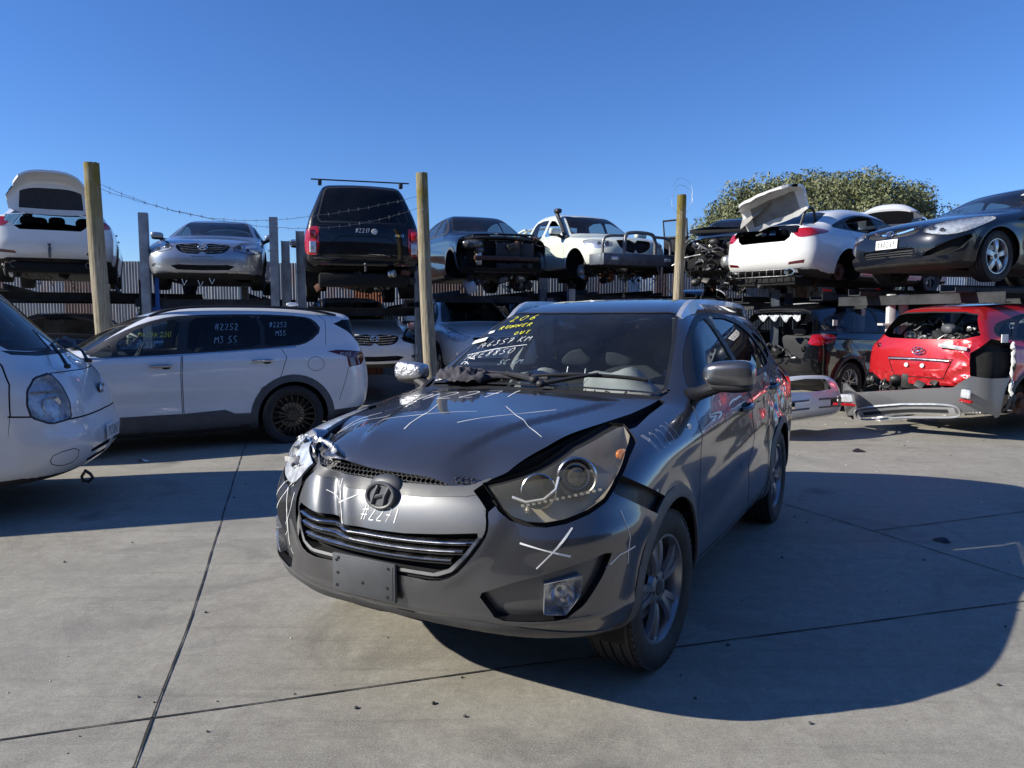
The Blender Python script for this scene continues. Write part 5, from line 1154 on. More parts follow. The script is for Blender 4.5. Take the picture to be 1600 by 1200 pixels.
def clutter(name, par, box, n, seed, mats=('alu_raw', 'alu_dark', 'plastic', 'steel_dark', 'rust', 'dark_void', 'plastic_grey'), wires=6, fill=True):
    """torn engine bay: castings, brackets, pipes, hoses"""
    rg = random.Random(seed); (x0, y0, z0), (x1, y1, z1) = box; g = Geo()
    if fill: g.use('dark_void').box(((x0+x1)/2-.08, (y0+y1)/2, (z0+z1)/2), ((x1-x0)*.7, (y1-y0)*.95, (z1-z0)*.85), bev=.03)
    R3 = lambda: Matrix.Rotation(rg.uniform(-.6, .6), 3, 'X')@Matrix.Rotation(rg.uniform(-.6, .6), 3, 'Y')@Matrix.Rotation(rg.uniform(-.8, .8), 3, 'Z')
    for i in range(n):
        c = (rg.uniform(x0, x1), rg.uniform(y0, y1), rg.uniform(z0, z1)); g.use(rg.choice(mats)); k = rg.random(); s = rg.uniform(.04, .16)
        if k < .3: g.box(c, (s*rg.uniform(.4, 1), s*rg.uniform(.5, 1.6), s*rg.uniform(.4, 1.2)), R3(), bev=.008)
        elif k < .5: gg = Geo(); rr = s*.5; gg.lathe([(-s*.4, 0), (-s*.4, rr), (-s*.1, rr), (-s*.1, rr*.7), (s*.1, rr*.7), (s*.1, rr), (s*.4, rr*.9), (s*.4, 0)], (0, 0, 0), 'Y', 14); m = R3(); g.add([m@Vector(v)+Vector(c) for v in gg.V], gg.F)
        elif k < .7: g.sell(c, (s*1.2, s*1.5, s), 2.6, R3(), 12, 8)
        else:
            p = Vector(c); P = [p]
            for j in range(5): P.append(P[-1]+Vector((rg.uniform(-.06, .06), rg.uniform(-.14, .14), rg.uniform(-.10, .10))))
            g.tube([tuple(v) for v in chaikin([tuple(v) for v in P], 2, False)], rg.uniform(.006, .022), 7)
    for i in range(wires):
        c = Vector((x1, rg.uniform(y0, y1), rg.uniform(z0, z0+(z1-z0)*.6))); P = [c]
        for j in range(6): P.append(P[-1]+Vector((rg.uniform(-.02, .05), rg.uniform(-.08, .08), rg.uniform(-.12, .03))))
        g.use(rg.choice(('plastic', 'rubber', 'steel_dark'))); g.tube([tuple(v) for v in chaikin([tuple(v) for v in P], 2, False)], .006, 5)
    return g.build(name, par)
# ---- white van at the left edge
r = mkcar('van', vanm, 'van', 'white van with worn front bumper, its nose at the left edge of the picture', 'van', (-4.45, 5.95, 0, .30), 'paint_white'); van = r.root
arches(r, VAN_A, None); underside(r, .34)
r.cut('windscreen', 'glass_side', 'F', [(0, 1.27), (.45, 1.275), (.70, 1.30), (.66, 1.55), (.60, 1.80), (.52, 1.84), (0, 1.87)], ch=1, off=-.003, box=((-.6, -1, 1.15), (1, 1, 2)), frame=(.025, 'windscreen_seal', 'plastic'))
r.cut('wiper_panel', 'plastic', 'F', [(0, 1.215), (.45, 1.215), (.68, 1.235), (.72, 1.27), (.5, 1.25), (0, 1.245)], off=-.004, box=((-.6, -1, 1.1), (1, 1, 2)))
side_glass(r, [[(.44, 1.06), (.28, 1.30), (.05, 1.56), (-.05, 1.66), (-.75, 1.68), (-.75, 1.05)], [(-.9, 1.06), (-.9, 1.68), (-3.2, 1.66), (-3.2, 1.06)]], None, 'glass_dark', trim='plastic')
VH = [(.73, -.84, .98), (.745, -.76, 1.06), (.80, -.62, 1.085), (.87, -.62, 1.0), (.93, -.64, .87), (.95, -.68, .755), (.85, -.81, .735), (.75, -.865, .79), (.73, -.865, .88)]
VH = [(a, -b, c) for a, b, c in VH]
r.cut('headlight', 'lens_white', 45, chaikin(r.poly(VH, 45), 1, True, .13), off=-.05, wall=True, ch=0, thr=-.3, side='1', box=((.3, .3, .6), (1.3, 1, 1.2)), also=('headlight_lens', 'glass_lens', .004), frame=(.014, 'headlight_seal', 'plastic'))
r.gap(45, [(.60, .895, .80), (.75, .87, .79), (.95, .68, .745), (1.03, .4, .75), (1.05, 0, .755)], .012, thr=-.3, box=((.2, -1, .5), (1.3, 1, 1.3)), off=-.01)
r.gap(45, [(.80, .61, 1.09), (.87, .3, 1.09), (.89, 0, 1.085)], .007, thr=-.3, box=((.2, -1, .5), (1.3, 1, 1.3)))
r.cut('fog_recess', 'plastic_grey', 45, [(.98, .66, .53), (.86, .82, .50), (.84, .83, .42), (.97, .68, .40)], off=-.02, wall=True, ch=1, thr=-.3, side='1', box=((.2, .3, .3), (1.3, 1, .7)), L=None) if False else r.gap(45, [(.98, .66, .53), (.86, .82, .51), (.83, .84, .44), (.90, .78, .40), (.98, .67, .42)], .006, True, ch=1, thr=-.3, box=((.2, .3, .3), (1.3, 1, .7)), off=-.006, mat='cladding')
for i, (a, b) in enumerate(((.50, .455), (.43, .385))): r.cut('bumper_vent', 'dark_void', 'F', [(.08, a), (.40, a-.005), (.52, a-.02), (.50, b), (.36, b+.005), (.08, b+.008)], off=-.03, wall=True, box=((.6, -1, .2), (1.3, 1, .7)))
r.cut('front_bumper', 'paint_white', 45, [(-.85, .1), (.27, .1), (.20, .80), (.05, .785), (-.25, .74), (-.45, .745), (-.85, .75)], thr=-.7, box=((.45, -1, .1), (1.3, 1, .9)))
VD = [(.57, .32), (.62, .8), (.615, 1.03), (.56, 1.16), (.40, 1.36), (.12, 1.66), (-.1, 1.75), (-.82, 1.76), (-.82, .32)]
r.gap('S', VD, .01, True, box=((-9, .5, 0), (9, 2, 2))); r.gap('S', [(.62, .32), (-3, .32)], .006, box=((-9, .5, 0), (9, 2, 2)))
r.cut('front_door', 'paint_white', 'S', VD, side='1', thr=-.2, box=((-9, .5, 0), (9, 2, 1.8)))
o = r.emit(); wells(van, VAN_A, .5, .86)
for x in (-.25, -2.6):
    for sg in (1, -1): add_wheel(van, x, .78*sg, .33, .33, .2, .2, ('steel', 5, 'wide'))
cabin(van, .25, -.35, -1.4, .72, .75, 1.12, True)
for sg in (1, -1):
    par = o.get(('headlight', 'L' if sg > 0 else 'R'), van); g = Geo()
    q = Vector((.8, .6*sg, 0)).to_track_quat('Y', 'Z').to_matrix(); gg = Geo(); gg.lathe([(-.03, .02), (-.02, .05), (0, .075), (.005, .07)], (0, 0, 0), 'Y', 24); g.use('reflector').add([q@Vector(v)+Vector((.84, .72*sg, .86)) for v in gg.V], gg.F)
    g.use('chrome_dull').box((.80, .72*sg, .965), (.03, .20, .006), Matrix.Rotation(.75*sg, 3, 'Z')); g.build('headlight_lamp', par)
r.tree()
wiper(van, [(.80, -.30, 1.235), (.70, -.1, 1.30), (.66, .25, 1.33)], [(.88, -.42, 1.13), (.82, -.36, 1.22), (.76, -.28, 1.27)])
wiper(van, [(.78, .30, 1.25), (.72, .5, 1.30), (.60, .68, 1.34)], [(.90, .12, 1.15), (.85, .20, 1.22), (.78, .32, 1.26)])
g = Geo().use('plastic'); c = Vector((1.015, 0, .925)); g.sell(c, (.02, .15, .09), 2.1); emo = g.build('emblem', van)
g = Geo().use('chrome'); g.tube([c+Vector((.012, .068*math.cos(t), .038*math.sin(t))) for t in np.linspace(0, 2*math.pi, 25)[:-1]], .004, 6, True)
for st in (strokes('K', .03)+[[(x+.022, y) for x, y in s] for s in strokes('I', .03)]+[[(x+.038, y) for x, y in s] for s in strokes('A', .03)]): g.tube([c+Vector((.013, a-.03, b-.015)) for a, b in st], .0035, 5)
g.build('emblem_letters', emo)
plate_text(van, 'PKS842', (1.115, -.09, .58), (1, -.04, .02), (0, 0, 1))
g = Geo().use('plastic'); g.tube([(.96, -.42, .30), (1.0, -.42, .27), (1.02, -.42, .235), (.99, -.42, .205), (.95, -.42, .215), (.94, -.42, .25), (.96, -.42, .28)], .012, 8); g.build('tow_hook', van)
# ---- pearl white SUV seen from its left side
r = mkcar('big', big, 'white_suv', 'large pearl white SUV side on, black cladding and wheels, behind the white van', 'car', (-5.5, 8.35, -.03, 3.66), 'paint_pearl'); suv = r.root
arches(r, BIG_A, 'cladding', .085); underside(r, .36)
r.cut('windscreen', 'glass_side', 'T', [(-1.12, 0), (-1.16, .3), (-1.26, .56), (-.95, .64), (-.62, .74), (-.5, .5), (-.45, 0)], off=-.003, box=((-1.6, -1, 1.0), (0, 1, 2)), frame=(.02, 'windscreen_seal', 'plastic'))
side_glass(r, [('glass_clear', [(-.92, 1.125), (-.90, 1.27), (-1.09, 1.40), (-1.33, 1.49), (-1.56, 1.53), (-1.49, 1.14)]), ('glass_clear', [(-.62, 1.125), (-.84, 1.25), (-.86, 1.125)]), ('glass_dark', [(-1.60, 1.15), (-1.66, 1.54), (-2.38, 1.565), (-2.43, 1.45), (-2.41, 1.205)]),
 ('glass_dark', [(-2.46, 1.21), (-2.48, 1.44), (-2.42, 1.565), (-2.94, 1.545), (-3.06, 1.50), (-3.13, 1.39), (-2.97, 1.26), (-2.82, 1.22)])], [(-.50, 1.105), (-.82, 1.31), (-1.07, 1.44), (-1.33, 1.53), (-1.6, 1.575), (-2.4, 1.59), (-2.96, 1.565), (-3.10, 1.52), (-3.18, 1.39), (-3.0, 1.245), (-2.82, 1.20), (-1.5, 1.13)])
r.gap('S', [(-1.53, 1.14), (-1.60, 1.55)], .02, mat='chrome', off=.001, box=SBOX); r.gap('S', [(-2.435, 1.21), (-2.455, 1.45), (-2.40, 1.58)], .012, mat='chrome_dull', off=.002, box=SBOX)
r.gap('S', [(-.50, 1.10), (-1.5, 1.125), (-2.82, 1.195)], .02, mat='chrome_dull', off=.001, box=SBOX)
r.cut('rear_window', 'glass_dark', 155, [(-3.75, .4, 1.15), (-3.70, .64, 1.20), (-3.62, .72, 1.25), (-3.36, .70, 1.47), (-3.46, .64, 1.52), (-3.60, .3, 1.53), (-3.60, 0, 1.53), (-3.8, 0, 1.15)], thr=-.3, off=-.003, box=((-4, -1, 1.1), (-3.2, 1, 1.55)))
r.cut('tail_light', 'red_dark', 145, [(-3.22, .885, 1.13), (-3.35, .87, 1.145), (-3.6, .78, 1.12), (-3.70, .70, 1.10), (-3.70, .72, 1.03), (-3.62, .82, .96), (-3.46, .905, .93), (-3.44, .90, 1.06)], thr=-.3, off=.003, wall=.01, side='1', box=((-4, .4, .8), (-3, 1, 1.3)))
r.cut('lower_cladding', 'cladding', 'S', [(-.30, .1), (-.30, .47), (-1.53, .455), (-1.98, .475), (-2.09, .425), (-2.35, .42), (-2.4, .1)], thr=-.9, off=.004, wall=.01, side='1', box=((-9, .6, 0), (9, 2, .6)))
r.cut('lower_bumper', 'cladding', 'S', [(-3.1, .1), (-3.15, .40), (-3.5, .42), (-4, .42), (-4, .1)], thr=-.9, off=.002, box=((-9, -1, 0), (-3, 2, .6)))
FD = [(-.50, .46), (-.46, .8), (-.52, 1.11), (-1.54, 1.125), (-1.525, .9), (-1.53, .46)]; RD = [(-1.545, .46), (-1.54, .9), (-1.555, 1.13), (-2.64, 1.19), (-2.70, 1.08), (-2.62, .84), (-2.40, .72), (-2.33, .6), (-2.30, .43), (-2.09, .43), (-1.98, .48)]
r.gap('S', FD, .008, True, box=((-9, .5, 0), (9, 2, 2))); r.gap('S', RD, .008, True, box=((-9, .5, 0), (9, 2, 2)))
r.gap('S', [(-3.05+.10*math.cos(a)-(.0), .985+.085*math.sin(a)) for a in np.linspace(0, 2*math.pi, 25)[:-1]], .006, True, box=((-9, .5, 0), (9, 2, 2)))
r.gap('S', [(-3.33, .52), (-3.42, .78), (-3.46, .93)], .006, box=((-9, .5, 0), (9, 2, 2))); r.gap('S', [(-3.20, 1.20), (-3.24, 1.50), (-3.15, 1.60)], .006, box=((-9, .4, 0), (9, 2, 2)))
r.cut('front_door', 'paint_pearl', 'S', FD, side='1', thr=-.2, box=((-9, .5, 0), (9, 2, 1.2))); r.cut('rear_door', 'paint_pearl', 'S', RD, side='1', thr=-.2, box=((-9, .5, 0), (9, 2, 1.25)))
r.cut('headlight', 'reflector', 50, [(.85, .5, .80), (.6, .78, .80), (.4, .86, .86), (.4, .86, .92), (.7, .7, .9), (.85, .5, .88)], off=-.03, wall=True, thr=-.3, side='1', box=((0, .3, .6), (1, 1, 1.1)))
o = r.emit(); wells(suv, BIG_A, .5, .9)
for x in (0, -2.765):
    for sg in (1, -1): add_wheel(suv, x, .82*sg, .365, .365, .235, .262, ('black', 10, 'thin'), 0, .2)
for sg in (1, -1):
    for x, z, d in ((-1.33, 1.01, 'front_door'), (-2.42, 1.04, 'rear_door')):
        p = r.points([(x, z)], 'S')[0]; g = Geo().use('chrome_dull'); g.sell((p[0], (p[1]+.02)*sg, p[2]), (.26, .035, .035), 3); g.use('gap').sell((p[0]-.05, (p[1]+.002)*sg, p[2]-.01), (.09, .02, .06), 2.4); g.build('handle', o[(d, 'L' if sg > 0 else 'R')])
    g = Geo().use('plastic'); g.box((-.62, .93*sg, 1.09), (.10, .03, .04), bev=.01); g.build('mirror_stub', suv)
    g = Geo().use('plastic'); P = []
    for f in np.linspace(0, 1, 21):
        x = -1.25-2.15*f; zt = r.points([(x, .60)], 'T')[0][2]; P.append((x, .60*sg, zt+.012+.030*min(1, 6*min(f, 1-f))))
    g.tube(P, [.012]+[.017]*19+[.012], 8); g.build('roof_rail', suv)
g = Geo().use('paint_pearl'); g.sell((-3.0, 0, 1.72), (.16, .05, .05), 2.3); g.build('roof_antenna', suv)
cabin(suv, -.80, -1.62, -2.4, .72, .50, 1.08, True, mat='seat_grey'); r.tree()
ly = (0, -1, 0)
def stext(rr, txt, x, z, h_, w=.008, m='marker_blue', sg=1, **k): return scribble(rr, 'glass_writing', strokes(txt, h_, **k), (x, 1.4*sg, z), (-1*sg, 0, 0), (0, 0, 1), (0, -1*sg, 0), w, m, rr.root)
stext(r, '#2252', -1.92, 1.40, .075, .006); stext(r, 'M3.55', -1.90, 1.25, .08, .006); stext(r, '#2252', -2.54, 1.43, .06, .006); stext(r, 'M35', -2.60, 1.33, .06, .006)
stext(r, 'MAZDA 220', -1.12, 1.33, .055, .005, 'marker_yellow', adv=.72); stext(r, 'M2311', -1.10, 1.22, .055, .006, adv=.8)
scribble(r, 'marker_text', strokes('#2252', .04), (-3.36, 1.4, 1.075), (-1, 0, 0), (0, 0, 1), (0, -1, 0), .005, 'marker_white', suv)
# ---- upper rack, from the left
def bdef(hx=-3.46, hz=1.10, ang=1.15, names=('boot_lid',)):
    def f(V, n, s):
        if n in names: V = zoomrot(V, hx, hz, -ang); V[:, 0] = hx+(V[:, 0]-hx)*1.3; V[:, 2] = hz+(V[:, 2]-hz)*1.4; V[:, 2] -= .30*np.abs(V[:, 1]/.62)**3.5*sstep(hz, hz+.6, V[:, 2])
        return V
    return f
BUMPX = 'boot open'
r = mkcar('sed', sed, 'white_sedan', 'white sedan on the upper rack with its boot lid raised, behind the leftmost pole', 'car', (-9.15, 15.6, 2.12, 2.03), 'paint_white', bdef(ang=1.75)); sedan(r, boot=True, face=None, wh=((0, 1), (0, -1), (-2.795, 1), (-2.795, -1)))
g = Geo()
for y in (-.52, .52): g.use('chrome_dull').lathe([(0, .05), (.10, .055), (.10, .045), (.02, .04)], (-3.96, y, .25), 'X', 20)
g.build('exhaust', r.root); clutter('rear_underbody', r.root, ((-3.8, -.7, .12), (-3.2, .7, .3)), 26, 5, ('steel_dark', 'rust', 'dark_void', 'alu_dark'), 4)
g = Geo().use('alu_dark'); g.tube([(-3.93, .02, .52), (-3.98, .02, .45), (-3.96, .02, .36)], .022, 8); g.sell((-3.96, .02, .56), (.05, .05, .05), 2); g.build('tow_eye', r.root)
r = mkcar('sed', sed, 'silver_sedan', 'silver sedan facing the camera on the upper rack, grille and lamps intact', 'car', (-5.346, 13.3, 2.0, -1.319), 'paint_silver'); sedan(r, face='bars', ws='glass_side', style=('steel', 5, 'wide'), lamps='lens_white')
p = r.points([(0, .49)], 'F')[0]; g = Geo().use('alu_dark'); g.tube([(p[0]+.006, -.17, .46), (p[0]+.004, -.17, .53), (p[0]+.004, .17, .53), (p[0]+.006, .17, .46)], .004, 5); g.build('plate_outline', r.root)
g = Geo().use('marker_white')
for a in ((-.35, .16, .10), (-.1, .14, .04), (.08, .18, .06)): g.tube([(.8, a[0], a[1]), (.82, a[0]+.04, a[1]-.10), (.82, a[0]+.08, a[1]-.02)], .008, 6)
g.build('loose_clip', r.root)
# black ute with canopy seen from behind
r = mkcar('can', can, 'black_ute', 'black ute with a high canopy and roof bar, seen from behind on the upper rack', 'ute', (-3.457, 16.0, 1.83, 1.84), 'paint_black'); bu = r.root
arches(r, UTE_A, None); underside(r, .5)
r.cut('windscreen', 'glass_dark', 'T', [(-1.1, 0), (-1.2, .52), (-.5, .7), (-.4, 0)], box=((-1.6, -1, 1.1), (0, 1, 2)))
side_glass(r, [[(-.75, 1.17), (-1.1, 1.42), (-1.35, 1.52), (-1.55, 1.53), (-1.6, 1.17)], [(-1.7, 1.17), (-1.65, 1.55), (-2.3, 1.57), (-2.4, 1.18)], [(-2.6, 1.2), (-2.5, 1.65), (-3.7, 1.68), (-3.85, 1.25)]], None, 'glass_dark')
r.cut('canopy_window', 'glass_dark', 'R', [(0, 1.22), (.66, 1.22), (.70, 1.27), (.585, 1.72), (.54, 1.77), (0, 1.80)], off=-.004, box=((-5, -1, 1.1), (-3.5, 1, 2)), frame=(.025, 'canopy_window_seal', 'plastic'))
r.gap('R', [(0, 1.17), (.86, 1.17)], .012, box=((-5, -1, 1.0), (-3.7, 1, 1.3))); r.gap('R', [(0, .62), (.60, .62), (.68, .68), (.70, 1.16)], .010, box=((-5, -1, .5), (-3.7, 1, 1.3)))
r.cut('tail_light', 'red_lens', 150, [(-4.13, .72, .68), (-4.13, .72, 1.13), (-4.08, .86, 1.13), (-3.95, .92, 1.05), (-3.95, .92, .75), (-4.05, .9, .68)], off=.006, wall=.012, ch=1, thr=-.3, side='1', box=((-4.3, .5, .6), (-3.8, 1, 1.2)))
r.cut('rear_bumper', 'paint_black', 'R', [(0, .40), (1, .40), (1, .60), (0, .60)], thr=-.4, off=.012, wall=.02, box=((-5, -1, .3), (-3.5, 1, .7)))
r.gap('R', [(0, .98), (.38, .98), (.50, .88), (.40, .72), (0, .70)], .012, box=((-5, -1, .5), (-3.7, 1, 1.3)), off=-.006)
r.P.append(dict(name=GAP, mat='gap', T=cut(r.T, [(0, -1), (0, -1.1), (.1, -1)], 'R')[0], off=0, wall=0, side='', parent=None, L=None, R=None))
o = r.emit(); wells(bu, UTE_A, .5, .88)
for sg in (1, -1):
    g = Geo().use('lens_white'); g.box((-4.10, .80*sg, .80), (.05, .10, .18), Matrix.Rotation(.3*sg, 3, 'Z'), bev=.015); g.use('red_lens'); g.box((-4.105, .80*sg, 1.0), (.05, .10, .14), Matrix.Rotation(.3*sg, 3, 'Z'), bev=.015); g.build('lamp_cluster', o[('tail_light', 'L' if sg > 0 else 'R')])
    mirror(bu, (-.62, 1.08*sg, 1.18), sg, 'paint_black', 1.0)
    add_wheel(bu, 0, .8*sg, .38, .36, .235, .22); add_wheel(bu, -3.06, .8*sg, .38, .36, .235, .22)
    g = Geo().use('plastic'); g.box((-3.55, .66*sg, 1.90), (.12, .06, .09), bev=.01); g.build('bar_foot', bu)
    g = Geo().use('red_dark'); g.box((-4.17, .60*sg, .53), (.01, .16, .03), bev=.003); g.build('reflector', o.get(('rear_bumper', ''), bu))
g = Geo().use('plastic'); g.tube([(-3.55, -.80, 1.945), (-3.55, .80, 1.945)], .012, 8); g.build('roof_bar', bu)
g = Geo().use('alu_dark'); g.tube([(-4.20, 0, .43), (-4.26, 0, .43), (-4.27, 0, .50)], .018, 8); g.sell((-4.27, 0, .53), (.05, .05, .05), 2); g.build('tow_ball', bu)
clutter('rear_underbody', bu, ((-4.1, -.75, .18), (-3.3, .75, .42)), 34, 11, ('steel_dark', 'rust', 'dark_void', 'alu_raw'), 5); cabin(bu, -.75, -1.5, -2.3, .68, .5, 1.05, True)
r.tree(); rb = (1, 0, 0)
scribble(r, 'glass_writing', strokes('#2217', .075), (-5, .06, 1.47), (0, -1, 0), (0, 0, 1), rb, .009, 'marker_white', bu); scribble(r, 'marker_text', strokes('#2217', .07), (-5, .14, 1.04), (0, -1, 0), (0, 0, 1), rb, .008, 'marker_white', bu)
scribble(r, 'badge', strokes('SPORTS', .035, slant=.3, wob=0), (-5, -.48, .99), (0, -1, 0), (0, 0, 1), rb, .010, 'chrome', bu, .004)
g = Geo().use('marker_white'); g.tube([(-4.145, -.16+.04*math.cos(t), 1.06+.04*math.sin(t)) for t in np.linspace(0, 2*math.pi, 17)[:-1]], .006, 6, True); g.use('paper').lathe([(0, .03), (-.004, 0)], (-4.14, -.16, 1.06), 'X', 16); g.build('badge', bu)
# ---- dark SUV with its front stripped
_n = 0
def stripped(name, label, pose, paintn, seed, sc=(1.02, 1.0, 1.02), glassw='glass_side', group=None, deform=None, wheels=True, hl=True, nofront=True, wh=((0, 1), (0, -1), (-2.64, 1), (-2.64, -1)), extra=None, style=('alloy', 5, 'double')):
    r = mkcar('suvc', lambda: suv_shell(.03), name, label, 'car', pose, paintn, deform, sc, group); root = r.root
    arches(r, SUV_A, 'cladding', .05); underside(r, .36)
    r.cut('windscreen', glassw, 'T', WS, off=-.003, box=((-1.5, -1, 1.1), (0, 1, 2)), frame=(.018, 'windscreen_seal', 'plastic'))
    side_glass(r, [W1, W2, W3], DLO)
    if nofront:
        r.cut('drop', None, 45, [(-.8, .0), (.44, .0), (.40, .55), (.30, .98), (.1, 1.04), (-.2, 1.2), (-.8, 1.2)], thr=-.9, box=((.12, -1, -.1), (1.2, 1.2, 1.3)))
    if extra: extra(r)
    for D in (FD_, RD_): r.gap('S', D, .007, True, box=((-9, .5, 0), (9, 2, 2)))
    r.cut('front_door', paintn, 'S', FD_, side='1', thr=-.2, box=((-9, .5, 0), (9, 2, 1.2))); r.cut('rear_door', paintn, 'S', RD_, side='1', thr=-.2, box=((-9, .5, 0), (9, 2, 1.2)))
    if not nofront:
        r.cut('headlight', 'lens_white', 50, HL, off=-.01, wall=True, ch=1, thr=-.3, side='1', box=((-.1, .3, .7), (1, 1, 1.12)))
        r.cut('grille', 'plastic', 'F', LG2, off=-.03, wall=True, ch=1, box=((.5, -.1, .5), (1, 1, 1.0))); r.cut('lower_intake', 'dark_void', 'F', [(0, .42), (.5, .43), (.58, .50), (0, .50)], off=-.03, wall=True, box=((.4, -1, .3), (1, 1, .6)))
        r.gap('T', [(.76, 0), (.74, .3), (.64, .50), (.2, .70), (-.44, .745)], .008, box=((-.7, -1, .6), (1, 1, 1.3)))
    r.cut('tail_light', 'red_lens', 140, TL, off=.004, wall=.01, ch=1, thr=-.3, side='1', box=((-4, .4, .8), (-2.6, 1, 1.3)))
    r.cut('rear_window', 'glass_dark', 'R', [(0, 1.20), (.5, 1.20), (.62, 1.24), (.52, 1.47), (.4, 1.50), (0, 1.51)], off=-.004, box=((-9, -1, 1), (-3, 2, 2)), frame=(.02, 'rear_window_seal', 'plastic'))
    o = r.emit(); wells(root, SUV_A)
    if wheels:
        for x, sg in wh: add_wheel(root, x*sc[0], .79*sg*sc[1], .345, .345, .225, .232, style)
    cabin(root, -.75, -1.5, -2.4, .66, .46, 1.0); return r, o
FD_, RD_ = FD, RD
LG2 = [(0, .66), (.30, .67), (.40, .74), (.44, .84), (.40, .87), (0, .87)]
FD_ = [(-.47, .33), (-.44, .55), (-.43, .80), (-.46, .98), (-.56, 1.09), (-.60, 1.105), (-1.63, 1.115), (-1.60, .9), (-1.58, .6), (-1.60, .33), (-1.0, .315)]
RD_ = [(-1.615, .33), (-1.595, .6), (-1.615, .9), (-1.645, 1.115), (-2.0, 1.125), (-2.72, 1.14), (-2.62, 1.0), (-2.42, .86), (-2.27, .72), (-2.19, .55), (-2.16, .36)]
r, o = stripped('wrecked_suv', 'black SUV on the upper rack, bumper gone and radiator exposed, beside the middle pole', (-.35, 15.4, 2.12, -1.225), 'paint_black', 3, (1.05, 1.03, 1.03), wh=((-2.64, 1), (-2.64, -1)))
ws = r.root
def front_frame(root, seed, rad=(-.15, .62), hlx=True, hood=True):
    g = Geo().use('radiator'); g.box((.50, (rad[0]+rad[1])/2, .72), (.05, rad[1]-rad[0], .34), bev=.01); g.use('steel_dark')
    for y in (rad[0], rad[1]-.22, rad[1]): g.box((.54, y, .72), (.03, .03, .36), bev=.005)
    g.use('radiator').box((.54, rad[1]-.10, .72), (.04, .20, .28), bev=.01).box((.52, (rad[0]+rad[1])/2, .42), (.05, rad[1]-rad[0], .15), bev=.01); g.build('radiator', root)
    g = Geo().use('brown_plastic'); g.box((.60, .05, .57), (.09, 1.35, .09), bev=.015); g.use('plastic').box((.58, 0, .31), (.10, 1.3, .06), bev=.015); g.build('crash_beam', root)
    g = Geo().use('plastic'); g.tube([(.40, -.75, .95), (.55, -.5, .97), (.60, 0, .98), (.55, .5, .96), (.40, .75, .93)], .03, 8); g.box((.3, .02, .99), (.4, 1.3, .03), Matrix.Rotation(.03, 3, 'Z'), bev=.01); g.build('bonnet_slam_panel', root)
    clutter('engine_bay', root, ((.15, -.75, .35), (.56, .75, .98)), 60, seed)
    clutter('hanging_parts', root, ((.1, -.7, .02), (.5, .7, .34)), 34, seed+1, fill=False)
front_frame(ws, 31)
g = Geo(); g.use('reflector_dark').sell((.38, -.60, .84), (.36, .46, .20), 3, Matrix.Rotation(-.5, 3, 'Z')); g.build('loose_headlight', ws)
lampset(ws, (.53, -.62, .84), (.8, -.35, 0), .065, (.46, -.74, .84), .04); g = Geo().use('plastic'); g.box((.05, .35, 1.10), (.55, .8, .04), Matrix.Rotation(.1, 3, 'Y'), bev=.015); g.build('cowl_panel', ws)
g = Geo().use('alu_raw'); g.box((.55, -.52, .55), (.08, .12, .26), bev=.03); g.build('washer_bottle', ws)
g = Geo().use('galv'); g.box((.75, -.75, -.02), (.12, .22, .2), Matrix.Rotation(.5, 3, 'X'), bev=.02); g.build('dangling_bracket', ws)
# ---- white ute with bull bar and snorkel
r = mkcar('cab', cab, 'white_ute', 'white twin cab ute with bull bar and snorkel, front wheels missing', 'ute', (2.149, 15.9, 2.15, -1.156), 'paint_cream'); wu = r.root
arches(r, UTE_A, None); underside(r, .5)
r.cut('windscreen', 'glass_side', 'T', [(-1.10, 0), (-1.12, .3), (-1.20, .52), (-.9, .60), (-.55, .70), (-.45, .4), (-.42, 0)], off=-.003, box=((-1.6, -1, 1.1), (0, 1, 2)), frame=(.02, 'windscreen_seal', 'plastic'))
side_glass(r, [('open', [(-.74, 1.17), (-1.0, 1.37), (-1.30, 1.52), (-1.55, 1.56), (-1.58, 1.17)]), ('glass_clear', [(-1.70, 1.17), (-1.66, 1.58), (-2.0, 1.60), (-2.3, 1.56), (-2.42, 1.18)])], None)
r.cut('rear_window', 'glass_clear', 'R', [(0, 1.20), (.55, 1.20), (.50, 1.55), (0, 1.58)], off=-.004, box=((-2.9, -1, 1.1), (-2.3, 1, 2)))
r.cut('tray', 'dark_void', 'T', [(-2.80, 0), (-2.80, .78), (-4.03, .80), (-4.03, 0)], off=-.4, wall=True, box=((-4.2, -1, 1.05), (-2.75, 1, 1.3)))
r.cut('grille', 'dark_void', 'F', [(0, .66), (.20, .68), (.36, .78), (.40, .90), (.38, .93), (0, .94)], off=-.05, wall=True, ch=1, box=((.4, -1, .5), (1, 1, 1.1)))
r.cut('headlight', 'reflector', 50, [(.78, .45, .80), (.66, .66, .74), (.42, .84, .80), (.25, .89, .92), (.3, .85, .95), (.55, .68, .94), (.75, .48, .90)], off=-.022, wall=True, ch=1, thr=-.3, side='1', box=((.1, .3, .6), (1, 1, 1.05)), also=('headlight_lens', 'glass_lens', .002))
for D in ([(-.55, .42), (-.52, .8), (-.58, 1.12), (-1.63, 1.14), (-1.62, .42)], [(-1.65, .42), (-1.66, 1.14), (-2.5, 1.15), (-2.52, .8), (-2.55, .42)]):
    r.gap('S', D, .008, True, box=((-9, .5, 0), (9, 2, 2))); r.cut('front_door' if D[0][0] > -1 else 'rear_door', r.paint, 'S', D, side='1' if D[0][0] > -1 else '2', thr=-.2, box=((-9, .5, 0), (9, 2, 1.2)))
r.gap('T', [(.72, 0), (.70, .35), (.45, .62), (0, .72), (-.5, .76)], .01, box=((-.7, -1, .8), (1, 1, 1.2)))
o = r.emit(); wells(wu, UTE_A, .5, .88)
